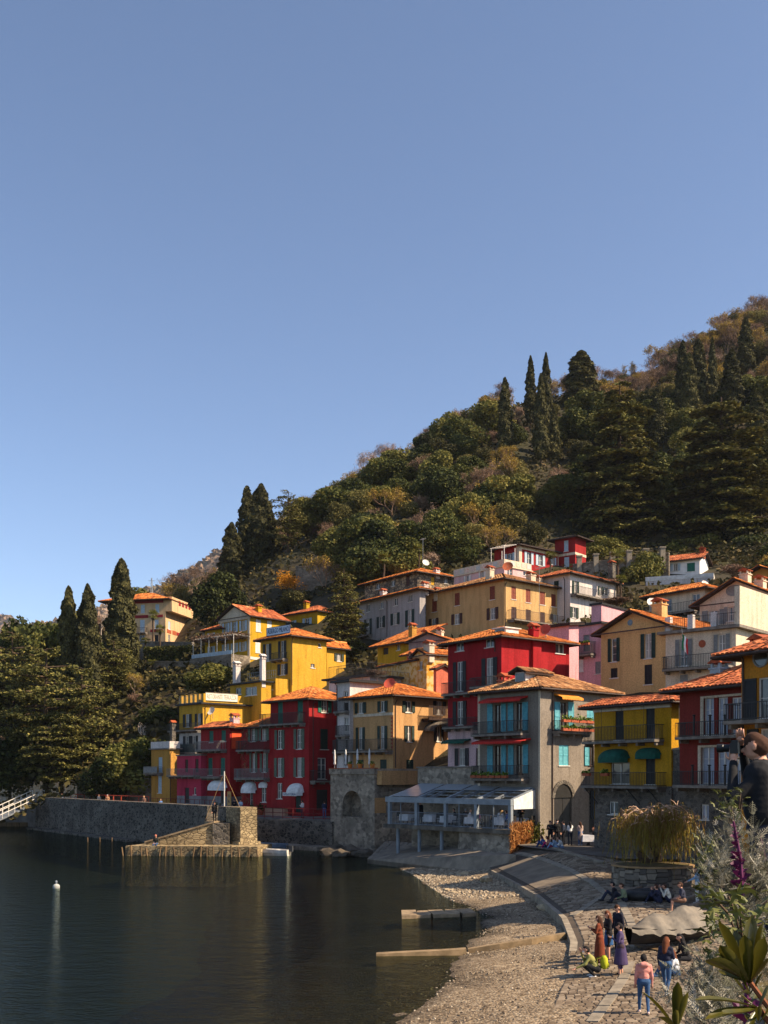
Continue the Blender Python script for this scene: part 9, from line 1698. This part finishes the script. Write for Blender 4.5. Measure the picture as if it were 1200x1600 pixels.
silver('low silver leaved shrub filling the bottom right behind the glossy leaves', [T_(1088, 1495, 3.6), T_(1085, 1530, 3.5), T_(1072, 1560, 3.3), T_(1100, 1500, 3.7), T_(1110, 1540, 3.4), T_(1140, 1480, 3.8), T_(1175, 1470, 3.8), T_(1130, 1570, 3.3), T_(1090, 1590, 3.2), T_(1195, 1500, 3.7)], 230, T_(1140, 1620, 3.5), 0.85)
PL_ = [leaf_shape(0.07, 0.028, 0.5, 0.3, m=PUR, lob=2), leaf_shape(0.05, 0.02, 0.5, -0.2, m=PUR, lob=2)]
def purple(label, top, base, n):
    t = empty('purple_stalk', base, 0, label, 'plant', 'purple leaved stalks'); b = MB(); q = Vector(top)-Vector(base); b.tube([Vector((0, 0, 0)), q*0.5+Vector((0.01, 0, 0)), q], [0.008, 0.007, 0.004], 6); b.build('stem', PUR, t)
    for k in range(n): u = rr.random()**1.3; a = rr.uniform(0, 6.28); put(rr.choice(PL_), t, Vector(base).lerp(Vector(top), u), (math.cos(a), math.sin(a), rr.uniform(0.0, 0.8)), rr.uniform(-0.5, 0.5), (1.0-0.75*u)*rr.uniform(0.6, 1.1))
purple('purple leaved stalk rising in front of the tall silver shrub', T_(1146, 1283, 4.15), T_(1160, 1400, 4.15), 46); purple('purple leaved stalk at the bottom right among silver leaves', T_(1158, 1500, 3.1), T_(1165, 1600, 3.1), 16); purple('dark red stalk at the right edge beside the photographer', T_(1188, 1305, 5.0), T_(1200, 1400, 5.0), 14)
IVS = []
for k in range(3):
    b = MB(); n = 14; P = [(0.03*(0.62+0.38*math.cos(5*(a*2*math.pi/n)))*math.cos(a*2*math.pi/n), 0.03+0.034*(0.62+0.38*math.cos(5*(a*2*math.pi/n)))*math.sin(a*2*math.pi/n), 0.004*math.sin(a*2.1)) for a in range(n)]; i0 = len(b.v); b.v.append((0, 0.03, 0.006)); b.v += P; b.f += [(0, 1+a, 1+(a+1) % n) for a in range(n)]; b.m += [0]*n; IVS.append(b.mesh('leaf', IVY if k < 2 else IVYD))
def ivy(label, region, d, n, base, s):
    t = empty('ivy_plant', base, 0, label, 'plant', 'ivy plants'); b = MB()
    for k in range(6): x = rr.uniform(region[0], region[2]); y = rr.uniform(region[1], region[3]); b.tube([Vector((0, 0, 0)), (T_(x, y, d)-Vector(base))*0.5+Vector((0, 0, 0.03)), T_(x, y, d)-Vector(base)], 0.004, 4)
    b.build('vines', BARK, t)
    for k in range(n): p = T_(rr.uniform(region[0], region[2]), rr.uniform(region[1], region[3]), d+rr.uniform(-0.25, 0.25)); put(rr.choice(IVS), t, p, (rr.uniform(-1, 0.4), rr.uniform(-0.9, 0.2), rr.uniform(-0.3, 0.9)), rr.uniform(-0.5, 0.5), s*rr.uniform(0.7, 1.4))
ivy('pale green ivy with lobed leaves right of the covered boat', (1098, 1392, 1200, 1450), 3.4, 46, T_(1160, 1480, 3.4), 1.1); ivy('yellow green leafy shoot at the top of the silver shrub', (1120, 1236, 1165, 1285), 4.7, 60, T_(1150, 1330, 4.7), 0.55); ivy('dark leafy growth left of the silver shrub', (1088, 1310, 1125, 1400), 4.9, 110, T_(1125, 1430, 4.9), 0.7); ivy('dark ivy trailing below the ivy leaves', (1105, 1440, 1200, 1500), 3.5, 60, T_(1170, 1540, 3.5), 0.8)
# ------------------------------------------------------------------ the lake haze
m = MB(); m.box(-3700, 2100, -80, 4700, -4.2, 740); hz_o = m.build('haze', bpy.data.materials.new('haze_air')); tag(hz_o, kind='stuff'); hm = hz_o.data.materials[0]; hm.use_nodes = True; nt = hm.node_tree; nt.nodes.clear()
ho = nt.nodes.new('ShaderNodeOutputMaterial'); pv = nt.nodes.new('ShaderNodeVolumePrincipled'); pv.inputs['Color'].default_value = (0.82, 0.88, 0.98, 1); pv.inputs['Density'].default_value = 0.000048; pv.inputs['Anisotropy'].default_value = 0.2; nt.links.new(pv.outputs[0], ho.inputs['Volume'])
